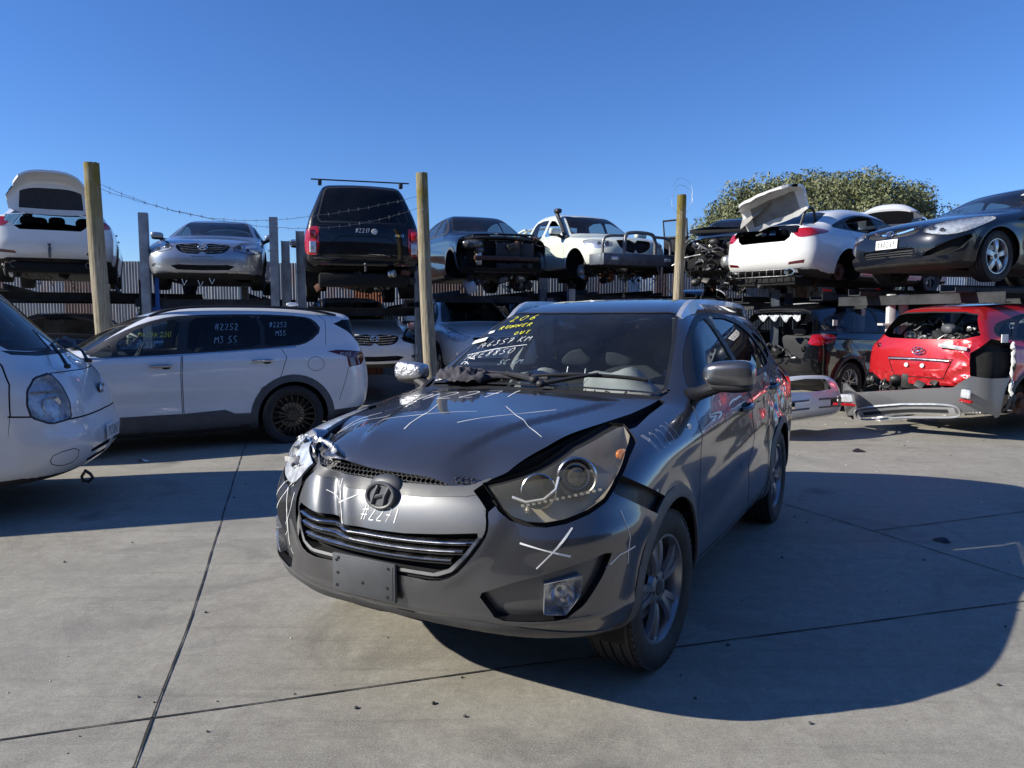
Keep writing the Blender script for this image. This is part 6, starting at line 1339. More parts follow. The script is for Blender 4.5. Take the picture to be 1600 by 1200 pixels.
for sg in (1, -1): add_wheel(wu, -3.06, .8*sg, .38, .36, .235, .22); hub(wu, 0, .85*sg, .34, 'alu_raw'); mirror(wu, (-.62, 1.08*sg, 1.2), sg, 'paint_cream', 1.05)
for sg in (1, -1): headpods(r, o.get(('headlight', 'L' if sg > 0 else 'R'), wu), sg, [(.60, .84, .05), (.74, .86, .035)])
cabin(wu, -.75, -1.5, -2.25, .68, .5, 1.05)
g = Geo().use('galv_dark'); g.box((.98, 0, .52), (.16, 1.75, .24), bev=.03)
for sg in (1, -1): g.box((.84, .86*sg, .52), (.40, .10, .22), Matrix.Rotation(-.35*sg, 3, 'Z'), bev=.02)
g.use('lens_white')
for sg in (1, -1): g.box((1.065, .62*sg, .53), (.02, .16, .07), bev=.01)
g.build('bull_bar_channel', wu)
g = Geo().use('alu_dark'); A = chaikin([(1.0, -.36, .62), (1.0, -.36, .95), (.98, -.28, 1.06), (.98, .28, 1.06), (1.0, .36, .95), (1.0, .36, .62)], 2, False); g.tube([tuple(a) for a in A], .036, 10)
for sg in (1, -1): A = chaikin([(.90, .80*sg, .62), (.90, .80*sg, .90), (.93, .72*sg, .98), (.97, .34*sg, .99)], 2, False); g.tube([tuple(a) for a in A], .028, 10)
g.build('bull_bar', wu)
g = Geo().use('plastic'); g.tube([(-.45, -.86, 1.06), (-.62, -.845, 1.16), (-.95, -.76, 1.42), (-1.2, -.70, 1.60), (-1.25, -.70, 1.68)], [.04, .05, .045, .045, .045], 8); g.sell((-1.22, -.70, 1.73), (.20, .15, .11), 3); g.build('snorkel', wu)
g = Geo().use('paint_cream'); A = chaikin([(-2.95, -.78, 1.15), (-2.90, -.70, 1.55), (-2.9, .70, 1.55), (-2.95, .78, 1.15)], 2, False); g.tube([tuple(a) for a in A], .035, 8); A = chaikin([(-3.9, -.78, 1.13), (-3.3, -.74, 1.45), (-2.9, -.70, 1.50)], 2, False); g.tube([tuple(a) for a in A], .03, 8); g.build('sports_bar', wu)
clutter('front_suspension', wu, ((-.2, -.8, .15), (.5, .8, .45)), 44, 77, ('rust', 'alu_raw', 'steel_dark', 'dark_void'), 6, False)
g = Geo().use('wire'); g.tube([tuple(a) for a in chaikin([(1.02, .37, .6), (1.06, .42, .2), (1.1, .7, -.15), (1.1, .95, -.4)], 2, False)], .008, 6); g.build('hanging_cable', wu)
# ---- dark wreck behind the right pole
def wreckdef(V, n, s):
    V = V.copy()
    if n in ('hood_panel',): V[:, 2] += .06
    return V
def wx(r): r.cut('hood_panel', 'paint_navy', 'T', [(.12, 0), (.12, .62), (-.16, .68), (-.44, .73), (-.36, .5), (-.30, 0)], wall=.03, box=((-.6, -.1, .85), (.5, 1, 1.3)))
r, o = stripped('wrecked_hatchback', 'dark wreck with smashed open front showing the engine, behind the right pole', (4.35, 14.6, 2.06, -1.95), 'paint_navy', 8, (1.0, 1.0, .97), glassw='glass_side', wh=((-2.64, 1), (-2.64, -1)), extra=wx); wk = r.root
clutter('engine_bay', wk, ((.1, -.75, .30), (.62, .75, .92)), 90, 52, ('alu_raw', 'alu_dark', 'steel_dark', 'plastic', 'plastic_grey', 'alu_raw'), 12); clutter('hanging_parts', wk, ((.2, -.7, .0), (.6, .7, .32)), 40, 53, fill=False)
g = Geo().use('alu_raw'); g.sell((.68, -.05, .50), (.26, .30, .24), 3, .4); g.sell((.70, .12, .62), (.2, .22, .12), 3, -.3); g.build('gearbox_casting', wk)
g = Geo().use('paint_navy'); g.sheet(lambda u, v: (.62-.95*v, -.80+1.6*u, 1.12+.10*math.sin(u*math.pi)*.4-.02*v+.02*math.sin(u*9+v*3)), 24, 12); g.use('gap').box((.62, 0, 1.08), (.03, 1.6, .06), bev=.01); g.build('bonnet', wk, fix=False)
g = Geo().use('plastic'); P = [(-.72, -1.05, 1.14), (-.90, -1.55, 1.16), (-1.0, -1.60, 1.52), (-.95, -1.1, 1.54), (-.72, -1.05, 1.14)]; g.tube(P, .025, 8); g.use('glass_clear').add(P[:4], [(0, 1, 2, 3)]); g.use('paint_navy').sheet(lambda u, v: (-.72-.22*u, -1.02-.55*u, .40+.75*v), 4, 4); g.build('open_door', wk, fix=False)
# ---- white people mover behind, further back
r = mkcar('van', vanm, 'white_van', 'far white van, only its roof and dark windows showing beside the raised boot lid', 'van', (6.9, 21.3, 2.3, 2.6), 'paint_white'); side_glass(r, [[(-.2, 1.10), (-.2, 1.68), (-1.4, 1.68), (-1.4, 1.10)], [(-1.5, 1.10), (-1.5, 1.68), (-3.2, 1.66), (-3.2, 1.06)]], None, 'glass_dark'); arches(r, VAN_A, None)
r.cut('windscreen', 'glass_dark', 'F', [(0, 1.27), (.45, 1.275), (.70, 1.30), (.60, 1.80), (0, 1.87)], box=((-.6, -1, 1.15), (1, 1, 2))); r.emit()
# ---- white sedan with torn boot lid
def optdef(V, n, s):
    if n == 'boot_lid': W = zoomrot(V, -3.42, 1.10, -1.2); W[:, 0] = -3.42+(W[:, 0]+3.42)*1.25; W[:, 2] = 1.1+(W[:, 2]-1.1)*1.4; W[:, 1] += .03*np.sin(W[:, 2]*7); W[:, 2] += .02*vn(W, 7., 1.); c_, s_ = math.cos(-.22), math.sin(-.22); y_, z_ = W[:, 1].copy(), W[:, 2]-1.35; W[:, 1] = y_*c_-z_*s_; W[:, 2] = 1.38+y_*s_+z_*c_; return W
    return V
r = mkcar('sed', sed, 'white_sedan', 'white sedan on the right of the upper rack, boot open with torn grey lining', 'car', (7.367, 14.8, 1.96, .611), 'paint_white', optdef); op = r.root
o = sedan(r, boot='seat_grey', face=None, hub_only=((-2.795, -1), (-2.795, 1)), wins=[SED_W[0], ('open', SED_W[1]), SED_W[2]], style=('steel', 5, 'wide'))
g = Geo().use('alu_dark')
for y in np.linspace(-.42, .42, 7): g.box((-3.93, y, .30), (.03, .012, .10), bev=.003)
g.tube([(-3.80, -.74, .36), (-3.93, -.5, .345), (-3.96, 0, .34), (-3.93, .5, .345), (-3.80, .74, .36)], .008, 6); g.tube([(-3.78, -.72, .23), (-3.92, -.5, .235), (-3.94, 0, .235), (-3.92, .5, .235), (-3.78, .72, .23)], .008, 6); g.build('diffuser_trim', op)
g = Geo()
for y in (-.58, .58): gg = Geo(); gg.lathe([(.06, .05), (-.06, .055), (-.06, .044), (.03, .04)], (0, 0, 0), 'X', 20); g.use('chrome').add([(v[0]-3.90, v[1]*1.7+y, v[2]+.295) for v in gg.V], gg.F)
g.build('exhaust_tip', op); clutter('rear_underbody', op, ((-3.8, -.6, .08), (-3.1, .6, .24)), 24, 15, ('steel_dark', 'rust', 'dark_void', 'alu_dark'), 4)
g = Geo().use('seat_grey'); rg = random.Random(4); g.sheet(lambda u, v: (-3.52-.16*v+rg.uniform(-.01, .01), .62-.75*u*(1-.3*v), 1.62-.05*u-v*(.52-.38*u)+rg.uniform(-.012, .012)), 12, 8); g.build('torn_boot_lining', op, fix=False)
g = Geo().use('plastic'); g.tube([tuple(a) for a in chaikin([(-3.50, -.45, 1.08), (-3.45, -.5, 1.35), (-3.25, -.5, 1.40), (-3.15, -.5, 1.16)], 3, False)], .022, 8); g.build('boot_hinge', op)
r.tree(); stext(r, 'BOUI', -1.25, 1.13, .08, .010, 'marker_blue', -1)
# ---- open boot lid of a car behind it
r = mkcar('sed', sed, 'white_sedan', 'half hidden sedan at the right back, only its raised boot lid showing', 'car', (9.9, 18.9, 2.35, 1.0), 'paint_white', bdef(ang=1.0)); sedan(r, boot=True, face=None, doors=False, interior=False)
# ---- black sedan with the plate
r = mkcar('sed', sed, 'black_sedan', 'black sedan with number plate KNR269 and silver five spoke wheels, upper right', 'car', (5.98, 10.55, 1.98, -2.80), 'paint_navy'); bs = r.root
o = sedan(r, face='sport', ws='glass_side', style=('alloy', 5, 'wide'), steer=.1, lamps='lens_white')
p = r.points([(0, .53)], 'F')[0]; plate_text(bs, 'KNR269', (p[0]+.015, 0, .525), (1, 0, .05), (0, 0, 1))
r.tree(); g = Geo().use('paper'); g.box((-.95, .55, 1.235), (.14, .10, .004), Matrix.Rotation(.42, 3, 'Y')); g.build('sticker', bs)
# ---- lower row
r = mkcar('sed', sed, 'navy_sedan', 'dark navy sedan rear with a red and white tail lamp, low behind the leftmost pole', 'car', (-8.3, 14.6, .15, 1.95), 'paint_navy'); o = sedan(r, face=None, interior=False)
for k_ in ('L', 'R'):
    g = Geo().use('lens_white'); sg = 1 if k_ == 'L' else -1; g.box((-3.82, .72*sg, .94), (.03, .16, .05), Matrix.Rotation(.6*sg, 3, 'Z'), bev=.01); g.build('reversing_lamp', o.get(('tail_light', k_), r.root))
r, o = stripped('white_wagon', 'white wagon behind the leftmost pole, its window frame empty, low under the rack', (-7.6, 17.6, .3, 1.9), 'paint_white', 21, nofront=False, wheels=False)
r, o = stripped('dark_wagon', 'dark roofed wagon peeping over the roof of the large white SUV', (-6.0, 13.6, .10, -1.3), 'paint_black', 22, nofront=False, wheels=False)
r = mkcar('sed', sed, 'white_sedan', 'white sedan nose with chrome badge, low between the large white SUV and middle pole', 'car', (-2.631, 13.33, .48, -1.197), 'paint_white'); sedan(r, face='bars', ws='glass_side', lamps='lens_dark', hlens='glass_dark', style=('steel', 5, 'wide'))
r, o = stripped('white_suv', 'white SUV with black windscreen, low in the rack just right of the middle pole', (-.55, 14.4, .28, -1.25), 'paint_white', 23, glassw='glass_dark', nofront=False)
r, o = stripped('black_suv', 'black SUV shell under the white ute, only its lit front edge visible', (1.9, 14.9, .35, -1.3), 'paint_black', 24, nofront=True, wheels=False); front_frame(r.root, 91)
# black SUV with machined wheels, tail torn open
def sx_(r):
    r.cut('rear_opening', None, 'R', [(0, .74), (.62, .76), (.70, 1.1), (.58, 1.44), (0, 1.48)], box=((-9, -1, .5), (-3.0, 2, 2)))
    r.gap('R', [(0, .52), (.7, .54), (.85, .62)], .012, box=((-9, -1, .3), (-3, 2, 2)))
r, o = stripped('black_suv', 'black SUV with silver spoked wheels and torn open tail, low at the right', (7.175, 14.2, .11, .60), 'paint_black', 25, nofront=False, extra=sx_, style=('machined', 5, 'cross'))
clutter('torn_tail', r.root, ((-3.5, -.6, .7), (-3.2, .6, 1.0)), 26, 66, ('plastic', 'alu_dark', 'torn_white', 'dark_void'), 6, False)
g = Geo().use('lens_white'); rg = random.Random(8); g.sheet(lambda u, v: (-3.42+rg.uniform(-.01, .01), -.45+.8*u, 1.45-.06*v*(1+.8*math.sin(u*23))+rg.uniform(-.008, .008)), 40, 3); g.build('broken_glass_edge', r.root, fix=False)
r.tree(); g = Geo().use('paper'); g.box((-3.02, -.80, 1.33), (.12, .01, .09), bev=0); g.build('sticker', r.root); stext(r, 'EMOI', -2.9, 1.18, .06, .008, 'marker_blue', -1)
# red SUV with hanging bumper
def rdef(V, n, s):
    V = V.copy(); x, y, z = V[:, 0].copy(), V[:, 1].copy(), V[:, 2].copy()
    if n == 'rear_bumper':                                   # torn loose: its right end swings away and hangs
        y0 = -.75; z = .42+(z-.42)*1.45; V[:, 2] = z-.02-.10*(y-y0)/1.6-.05; V[:, 0] = x-.12-.42*sstep(-.9, .9, y); V[:, 2] -= .10*sstep(-.2, .9, y)
        return V
    if n in ('body', 'tailgate'):
        m = (x < -2.9)&(y < -.1)&(z < 1.15)
        if m.any(): V[m, 0] += .05*(np.abs(vn(V[m], 6., 2.))-.15)*sstep(-.25, -.55, y[m])
        m = (x < -3.2)&(z < .72)
        if m.any(): V[m, 0] += .025*np.abs(vn(V[m], 9., 6.))
    return V
def rx(r):
    r.cut('rear_bumper', 'paint_steel', 'R', [(0, .1), (1.2, .1), (1.2, .60), (.72, .68), (.55, .58), (0, .56)], thr=-.9, wall=.015, box=((-4, -1, .05), (-2.95, 1.2, .75)), grow=0)
    r.cut('tail_cavity', 'dark_void', 140, [(-3.45, .62, .55), (-3.2, .85, .55), (-2.95, .88, .80), (-2.95, .84, 1.12), (-3.25, .74, 1.18), (-3.45, .60, 1.0)], thr=-.3, off=-.08, wall=True, side='1', box=((-4, .4, .4), (-2.6, 1, 1.3)), L={'mat': 'paint_red', 'off': 0, 'wall': 0, 'name': 'body', 'side': ''})
    r.cut('open_rear_window', None, 'R', [(0, 1.16), (.5, 1.17), (.66, 1.22), (.54, 1.47), (.4, 1.50), (0, 1.51)], box=((-9, -1, 1), (-3, 2, 2)))
    r.gap('R', [(0, .91), (.44, .91), (.34, .66), (0, .66)], .012, box=((-9, -1, .5), (-3.1, 2, 1.2)), off=-.008); r.cut('tailgate', 'paint_red', 'R', [(0, .56), (.52, .58), (.68, .70), (.72, 1.05), (.66, 1.14), (0, 1.14)], thr=-.3, box=((-9, -1, .5), (-3.1, 2, 1.2)))
r, o = stripped('red_suv', 'crashed red SUV with no rear glass and its grey rear bumper hanging off', (8.43, 11.23, .10, .47), 'paint_red', 26, (1.0, 1.0, .98), nofront=False, deform=rdef, extra=rx, wh=((0, 1), (0, -1), (-2.64, 1))); rs = r.root
hub(rs, -2.64, -.82, .34); clutter('loaded_parts', rs, ((-3.3, -.45, 1.02), (-2.7, .5, 1.28)), 44, 71, ('alu_raw', 'alu_dark', 'radiator', 'plastic', 'plastic_grey'), 3, False); clutter('crumpled_floor', rs, ((-3.55, -.3, .45), (-3.2, .72, .60)), 40, 72, ('alu_dark', 'plastic', 'steel_dark', 'radiator'), 4, False)
emblem(rs, (-3.555, 0, .99), (-1, 0, .05), (.05, 0, 1), .085, .045, 'chrome', None)
g = Geo().use('plate_white')
for y in (-.1, .12): g.lathe([(0, .03), (-.012, .026), (-.014, 0)], (-3.56, y+.03, .80), 'X', 14)
g.build('plate_clip', rs); g = Geo().use('red_dark'); g.sell((-3.36, .70, 1.03), (.10, .30, .10), 3, Matrix.Rotation(-.75, 3, 'Z')); g.build('tail_light', rs); g = Geo().use('lens_white'); g.box((-3.53, -.44, 1.05), (.03, .34, .05), Matrix.Rotation(.18, 3, 'Z')@Matrix.Rotation(.12, 3, 'X'), bev=.012); g.build('broken_lamp', rs); g = Geo().use('chrome_dull'); g.tube([(-3.555, -.42, .875), (-3.575, 0, .885), (-3.55, .42, .875)], .010, 6); g.build('tailgate_strip', rs)
bmp = o.get(('rear_bumper', ''), rs)
def bpt(y, z): p = r.points([(y, z)], 'R')[0]; q = rdef(np.array([p]), 'rear_bumper', '')[0]*[1, 1, .98]; return Vector(q)
g = Geo().use('rail')
def loopb(zc, hh, hw, w):
    P = []
    for t in np.linspace(0, 2*math.pi, 41)[:-1]:
        c_, s_ = math.cos(t), math.sin(t); P.append(bpt(math.copysign(abs(c_)**.35, c_)*hw, zc+math.copysign(abs(s_)**.6, s_)*hh)+Vector((-.01, 0, 0)))
    g.tube(P, w, 6, True)
loopb(.37, .062, .60, .013); g.use('rail').sheet(lambda u, v: tuple(bpt(-.55+1.1*u, .335+.07*v)+Vector((-.005, 0, 0))), 30, 3); g.use('radiator'); g.sheet(lambda u, v: tuple(bpt(-.48+.96*u, .355+.03*v)+Vector((-.012, 0, 0))), 30, 2); g.build('skid_plate', bmp, fix=False)
for sg in (-1, 1):
    g = Geo().use('lens_white'); c = bpt(.66*sg, .53); g.box(c+Vector((-.01, 0, 0)), (.04, .30, .11), Matrix.Rotation(.55*sg, 3, 'Z'), bev=.02); g.use('red_lens'); g.box(c+Vector((-.014, 0, -.085)), (.04, .40, .035), Matrix.Rotation(.55*sg, 3, 'Z'), bev=.008); g.build('bumper_lamp', bmp)
r.tree(); scribble(r, 'marker_text', strokes('X', .10), (-5, -.32, .92), (0, -1, 0), (0, 0, 1), (1, 0, 0), .006, 'marker_white', rs); scribble(r, 'marker_text', strokes('#2143', .07), (-5, .68, .86), (0, -1, 0), (0, 0, 1), (1, 0, 0), .006, 'marker_white', rs)
stext(r, 'EAR 3027', -2.95, .95, .07, .008, 'marker_white', -1); stext(r, 'F PANEL', -2.95, .86, .06, .008, 'marker_white', -1); stext(r, 'Z3', -2.82, 1.28, .07, .01, 'marker_blue', -1)
g = Geo().use('paper'); g.box((-3.08, -.80, 1.16), (.16, .01, .10), Matrix.Rotation(.1, 3, 'Z')); g.build('sticker', rs)
g = Geo().use('torn_white'); rg = random.Random(9); P = [(-3.05+rg.uniform(-.012, .012), -.89+rg.uniform(-.01, .01), 1.12-.035*i) for i in range(20)]; g.tube(P, [rg.uniform(.012, .03) for _ in P], 6); g.build('torn_wing_edge', rs)
r, o = stripped('navy_suv', 'dark blue SUV far behind the white rack posts on the right', (11.5, 17.3, .1, .5), 'paint_navy', 27, nofront=False, wheels=False)
r, o = stripped('maroon_suv', 'second red SUV cut by the right edge, behind the crashed red one', (13.3, 15.6, .35, .55), 'paint_red', 28, nofront=False, wheels=False)
# more dark wrecks packed in the rack behind
r, o = stripped('dark_wreck', 'black wreck low in the rack behind the white ute, its front stripped', (1.0, 17.6, .45, -1.2), 'paint_black', 41, wheels=False); front_frame(r.root, 141)
r, o = stripped('dark_wreck', 'dark wreck low in the rack behind the rightmost pole', (3.9, 16.2, .55, -1.9), 'paint_navy', 42, wheels=False); front_frame(r.root, 142)
for lb, ps, pn in (('dark sedan low in the rack under the white sedan with the torn boot', (9.2, 17.2, .35, .7), 'paint_black'), ('dark sedan on the upper rack far behind the white sedan with the torn boot', (10.6, 21.0, 1.75, .9), 'paint_navy'), ('black sedan far back at the right, under the black sedan with the plate', (13.6, 18.2, 1.5, .8), 'paint_black'), ('dark sedan low behind the large white SUV, left of the white sedan nose', (-4.3, 17.5, .3, -1.3), 'paint_black')):
    r = mkcar('sed', sed, 'dark_sedan', lb, 'car', ps, pn); sedan(r, face=None, interior=False, doors=False)
# ---------------------------------------------------------------- rack, poles, fence, tree, loose things
def rackbay(label, pose, ztop, posts=(), beams=((.25, -1.25, 1.3), (-2.9, -1.25, 1.3)), longs=(-.78, .78), lx=(.5, -3.4), mat='beam', pm='galv_dark', hs=.13):
    """two cross beams on posts with two runners under one car; posts: (x, y, top) in the car's frame"""
    x, y, z, a = pose; root = empty('steel_rack', (x, y, 0), (0, 0, a)); tag(root, label, 'rack', 'steel car racks')
    for bx, y0, y1 in beams:
        g = Geo().use(mat); L = y1-y0; c = (y0+y1)/2; g.box((bx, c, ztop-.21), (.012, L, .12)); g.box((bx-.04, c, ztop-.148), (.10, L, .012)); g.box((bx-.04, c, ztop-.272), (.10, L, .012)); g.build('beam', root)
    for ry in longs:
        g = Geo().use(mat); c, L = (lx[0]+lx[1])/2, lx[0]-lx[1]; g.box((c, ry, ztop-.135), (L, .22, .014)); g.box((c, ry-.11, ztop-.09), (L, .012, .10)); g.box((c, ry+.11, ztop-.11), (L, .012, .06)); g.build('runner', root)
    for px, py, pt in posts:
        g = Geo().use(pm); g.box((px, py, pt/2), (.012, hs, pt)); g.box((px-.05, py-hs/2, pt/2), (.10, .012, pt)); g.box((px-.05, py+hs/2, pt/2), (.10, .012, pt)); g.box((px-.05, py, .01), (.26, .24, .02)); g.build('post', root)
    return root
def w2l(pose, x, y): dx, dy = x-pose[0], y-pose[1]; c, s = math.cos(pose[3]), math.sin(pose[3]); return (dx*c+dy*s, -dx*s+dy*c)
PA = (-9.15, 15.6, 0, 2.03); rackbay('steel rack bay under the white sedan with open boot at the far left', PA, 2.10, [(-3.0, -1.3, 2.2)], [(.25, -1.9, 1.3), (-2.9, -2.3, 1.3)], lx=(.5, -3.9))
PB = (-5.346, 13.3, 0, -1.319); rackbay('steel rack bay under the silver sedan', PB, 1.98, [w2l(PB, -6.10, 12.45)+(3.25,), w2l(PB, -5.9, 16.5)+(2.2,), w2l(PB, -4.12, 13.0)+(3.25,)], [(.45, -1.15, 1.45), (-2.9, -1.2, 1.5)], pm='galv')
PC = (-3.457, 16.0, 0, 1.84); rackbay('steel rack bay under the black ute with canopy', PC, 1.83, [w2l(PC, -3.95, 13.1)+(2.85,), w2l(PC, -3.52, 12.5)+(2.95,), w2l(PC, -1.62, 12.9)+(2.5,)], [(.25, -1.3, 1.3), (-3.35, -1.25, 1.25)], lx=(.5, -4.1), pm='galv')
PD = (-.35, 15.4, 0, -1.225); rackbay('steel rack bay under the stripped black SUV', PD, 2.10, [w2l(PD, .62, 14.9)+(2.1,), w2l(PD, .75, 14.6)+(1.9,)], [(.35, -1.35, 1.3), (-2.9, -1.3, 1.3)])
PE = (2.149, 15.9, 0, -1.156); rackbay('steel rack bay under the white ute', PE, 2.13, [(.4, -1.2, 2.1)], [(.35, -1.25, 1.6), (-2.9, -1.3, 1.3)], pm='galv')
PF = (4.35, 14.6, 0, -1.95); rackbay('steel rack bay under the smashed dark wreck', PF, 2.04, [w2l(PF, 4.55, 12.9)+(2.0,), w2l(PF, 4.85, 13.1)+(1.95,)], [(.25, -1.3, 1.3), (-2.9, -1.3, 1.3)])
PG = (7.367, 14.8, 0, .611); rackbay('white steel rack bay under the white sedan with torn boot', PG, 1.94, [w2l(PG, 5.9, 12.6)+(1.9,), w2l(PG, 7.6, 11.9)+(1.9,)], [(.25, -1.3, 1.5), (-2.9, -1.3, 1.2)], lx=(.6, -3.5), pm='rack_white')
PH = (5.98, 10.55, 0, -2.80)
rh = rackbay('white steel rack bay under the black sedan with the number plate', PH, 1.98, [], [(.35, -1.45, 1.3), (-2.9, -1.3, 1.5)], lx=(.7, -4.2))
for px, py, pt in ((5.56, 10.95, 1.86), (5.76, 10.98, 1.86), (6.9, 11.6, 1.80), (8.9, 13.0, 1.8)):
    q = w2l(PH, px, py); g = Geo().use('rack_white'); g.box((q[0], q[1], pt/2), (.10, .10, pt), -PH[3], bev=.008); g.box((q[0], q[1], .09), (.20, .17, .18), -PH[3], bev=.02); g.box((q[0], q[1], .012), (.30, .26, .024), -PH[3]); g.box((q[0], q[1], 1.42), (.30, .16, .03), -PH[3]); g.build('post', rh)
g = Geo().use('blue_strap'); g.box((-5.98, 12.60, 1.92), (.07, .02, .55), .1, bev=.005); g.box((-6.0, 12.60, 1.66), (.13, .03, .08), .1, bev=.01); o = g.build('ratchet_strap'); tag(o, 'blue ratchet strap hanging on the rack post left of the silver sedan', 'strap')
def pole(label, x0, y0, x1, h, r0, r1, seed):
    g = Geo().use('pole_wood'); rg = random.Random(seed); n = 26; P = []; Rr = []; nn = 40; V = []
    for i in range(n+1):
        f = i/n; cx = x0+(x1-x0)*f+.012*math.sin(f*5+seed); rr = r0+(r1-r0)*f
        for j in range(nn):
            a = 2*math.pi*j/nn; k = rr*(1+.035*mno.noise(Vector((math.cos(a)*2.2, math.sin(a)*2.2, f*2+seed)))+.02*mno.noise(Vector((math.cos(a)*7, math.sin(a)*7, f*.8+seed)))); V.append((cx+k*math.cos(a), y0+k*math.sin(a), f*h+(rg.uniform(-.008, .008) if i == n else 0)))
    F = [(i*nn+j, i*nn+(j+1)%nn, (i+1)*nn+(j+1)%nn, (i+1)*nn+j) for i in range(n) for j in range(nn)]+[[n*nn+j for j in range(nn)]]
    g.add(V, F); o = g.build('wooden_pole', ang=50); tag(o, label, 'pole', 'round wooden poles'); return o
pole('thickest wooden pole, at the left in front of the sedan with open boot', -5.70, 10.45, -5.79, 3.64, .118, .098, 1)
pole('wooden pole leaning left, between the black ute and the stripped SUV', -1.25, 11.6, -1.39, 3.72, .108, .088, 2)
pole('rightmost wooden pole, in front of the dark wreck with the exposed engine', 3.00, 13.5, 3.02, 3.70, .098, .082, 3)
def barbed(name, label, A, B, sag, seed, bend=0):
    A, B = Vector(A), Vector(B); rg = random.Random(seed); g = Geo().use('wire'); P = []
    for i in range(61): f = i/60; P.append(A.lerp(B, f)+Vector((0, 0, -sag*4*f*(1-f)+bend*math.sin(f*math.pi*2)+rg.uniform(-.006, .006))))
    g.tube([tuple(p) for p in P], .003, 5)
    for i in range(2, 59, 2):
        p = P[i]; a = rg.uniform(0, 6.28)
        for s in (-1, 1): d = Vector((rg.uniform(-.01, .01), math.cos(a)*.025, s*.028)); g.tube([tuple(p-d*.4), tuple(p+d)], .002, 4)
    tag(g.build(name, ang=60), label, 'barbed wire', 'barbed wires')
barbed('barbed_wire', 'upper barbed wire strand sagging between the left and middle poles', (-5.70, 10.42, 3.36), (-1.44, 11.5, 3.36), .43, 1, -.05)
barbed('barbed_wire', 'lower barbed wire strand ending lower on the middle pole', (-5.70, 10.42, 3.29), (-1.43, 11.5, 3.18), .40, 2, .03)
g = Geo().use('wire'); g.tube([(3.02+(.18+.03*math.sin(t*2))*math.cos(t), 13.42+.1*math.sin(t), 3.55+.30*math.sin(t)+.02*t) for t in np.linspace(0, 9, 60)], .003, 4); o = g.build('loose_wire'); tag(o, 'thin coil of loose wire round the top of the rightmost pole', 'wire')
# corrugated fence
def fence(label, A, B, zt, zb, seed, mats, step=0):
    A, B = Vector(A), Vector(B); L = (B-A).length; d = (B-A)/L; n = Vector((-d.y, d.x, 0)); root = empty('corrugated_fence', (A.x, A.y, 0)); tag(root, label, 'fence'); rg = random.Random(seed); s = 0
    while s < L:
        w = min(rg.choice((.35, .76, .76, 1.5)), L-s); g = Geo().use(rg.choice(mats)); k = max(2, int(w/.0127)); top = zt+rg.uniform(-.05, .05); off = rg.uniform(0, .02)
        def fn(u, v): q = s+w*u; p = d*q+n*(.009*math.sin(q/.076*2*math.pi)+off); return (p.x, p.y, zb+(top-zb)*v)
        g.sheet(fn, k, 1); g.build('fence_sheet', root, fix=False); s += w
    g = Geo().use('bark')
    for z in (zb+.3, (zb+zt)/2, zt-.25): a, b = n*.06, d*L+n*.06; g.tube([(a.x, a.y, z), (b.x, b.y, z)], .04, 4)
    g.build('fence_rail', root)
FM = ('fence_iron', 'fence_iron', 'fence_grey', 'fence_iron', 'fence_brown', 'fence_orange')
fence('rusty corrugated iron fence behind the left half of the rack', (-22, 19.2, 0), (-.8, 20.2, 0), 3.0, 0, 4, FM)
fence('pale corrugated iron fence behind the middle and right of the rack', (-.8, 20.2, 0), (16, 22.2, 0), 2.95, 0, 9, ('fence_iron', 'fence_iron', 'fence_grey', 'fence_brown', 'rack_white'))
# tree
def tree(label, c, rx, ry, rz, seed, n=2300):
    root = empty('broadleaf_tree', (c[0], c[1], 0)); tag(root, label, 'tree'); rg = random.Random(seed); g = Geo().use('bark')
    g.tube([(0, 0, 0), (.1, .1, 1.5), (0, 0, 3)], [.45, .36, .3], 10); lobes = []
    for i in range(9): a = i*.7; q = Vector((math.cos(a)*rx*.6, math.sin(a)*ry*.6, c[2]+rg.uniform(-.5, .8))); g.tube([(0, 0, 2.6), (q.x*.4, q.y*.4, 3.6), tuple(q)], [.2, .12, .05], 7)
    g.build('trunk', root); V, F, nv = [], [], 0
    # lobes over a dome, leaf clumps on each lobe
    for i in range(260):
        a = rg.uniform(0, 2*math.pi); u = rg.random(); ph = math.asin(min(1, u)); k = rg.uniform(.78, 1.0)
        lobes.append((Vector((math.cos(a)*math.cos(ph)*rx*k, math.sin(a)*math.cos(ph)*ry*k, c[2]+math.sin(ph)*rz*k-.3)), rg.uniform(.38, .74)))
    for i in range(110): a = rg.uniform(0, 2*math.pi); lobes.append((Vector((math.cos(a)*rx*.93, math.sin(a)*ry*.93, c[2]+rg.uniform(-2.4, .1))), rg.uniform(.32, .6)))
    rs_ = np.random.RandomState(seed); AV, AF = [], []
    for (lc, lr) in lobes:
        m = int(1150*lr*lr+60); d = rs_.normal(size=(m, 3)); d /= np.linalg.norm(d, axis=1)[:, None]; rr = lr*(rs_.uniform(.80, 1.05, m))*(1+.15*np.sin(d[:, 0]*9)*np.cos(d[:, 2]*8))
        P = np.array(lc)+d*rr[:, None]; nn = d+rs_.normal(scale=.55, size=(m, 3)); nn /= np.linalg.norm(nn, axis=1)[:, None]; t = np.cross(nn, rs_.normal(size=(m, 3))); t /= np.linalg.norm(t, axis=1)[:, None]; b = np.cross(nn, t); s = rs_.uniform(.04, .08, m)[:, None]
        AV.append(np.stack([P-t*s, P-b*s*.45, P+t*s, P+b*s*.45], 1).reshape(-1, 3)); AF.append(np.arange(m*4).reshape(-1, 4)+nv); nv += m*4
    o = link('crown', np.concatenate(AV), np.concatenate(AF), 'leaf', root, smooth=False); return root
tree('dense grey green tree rising behind the wrecks at the right', (12.2, 30, 4.25), 5.0, 4.0, 3.1, 5)
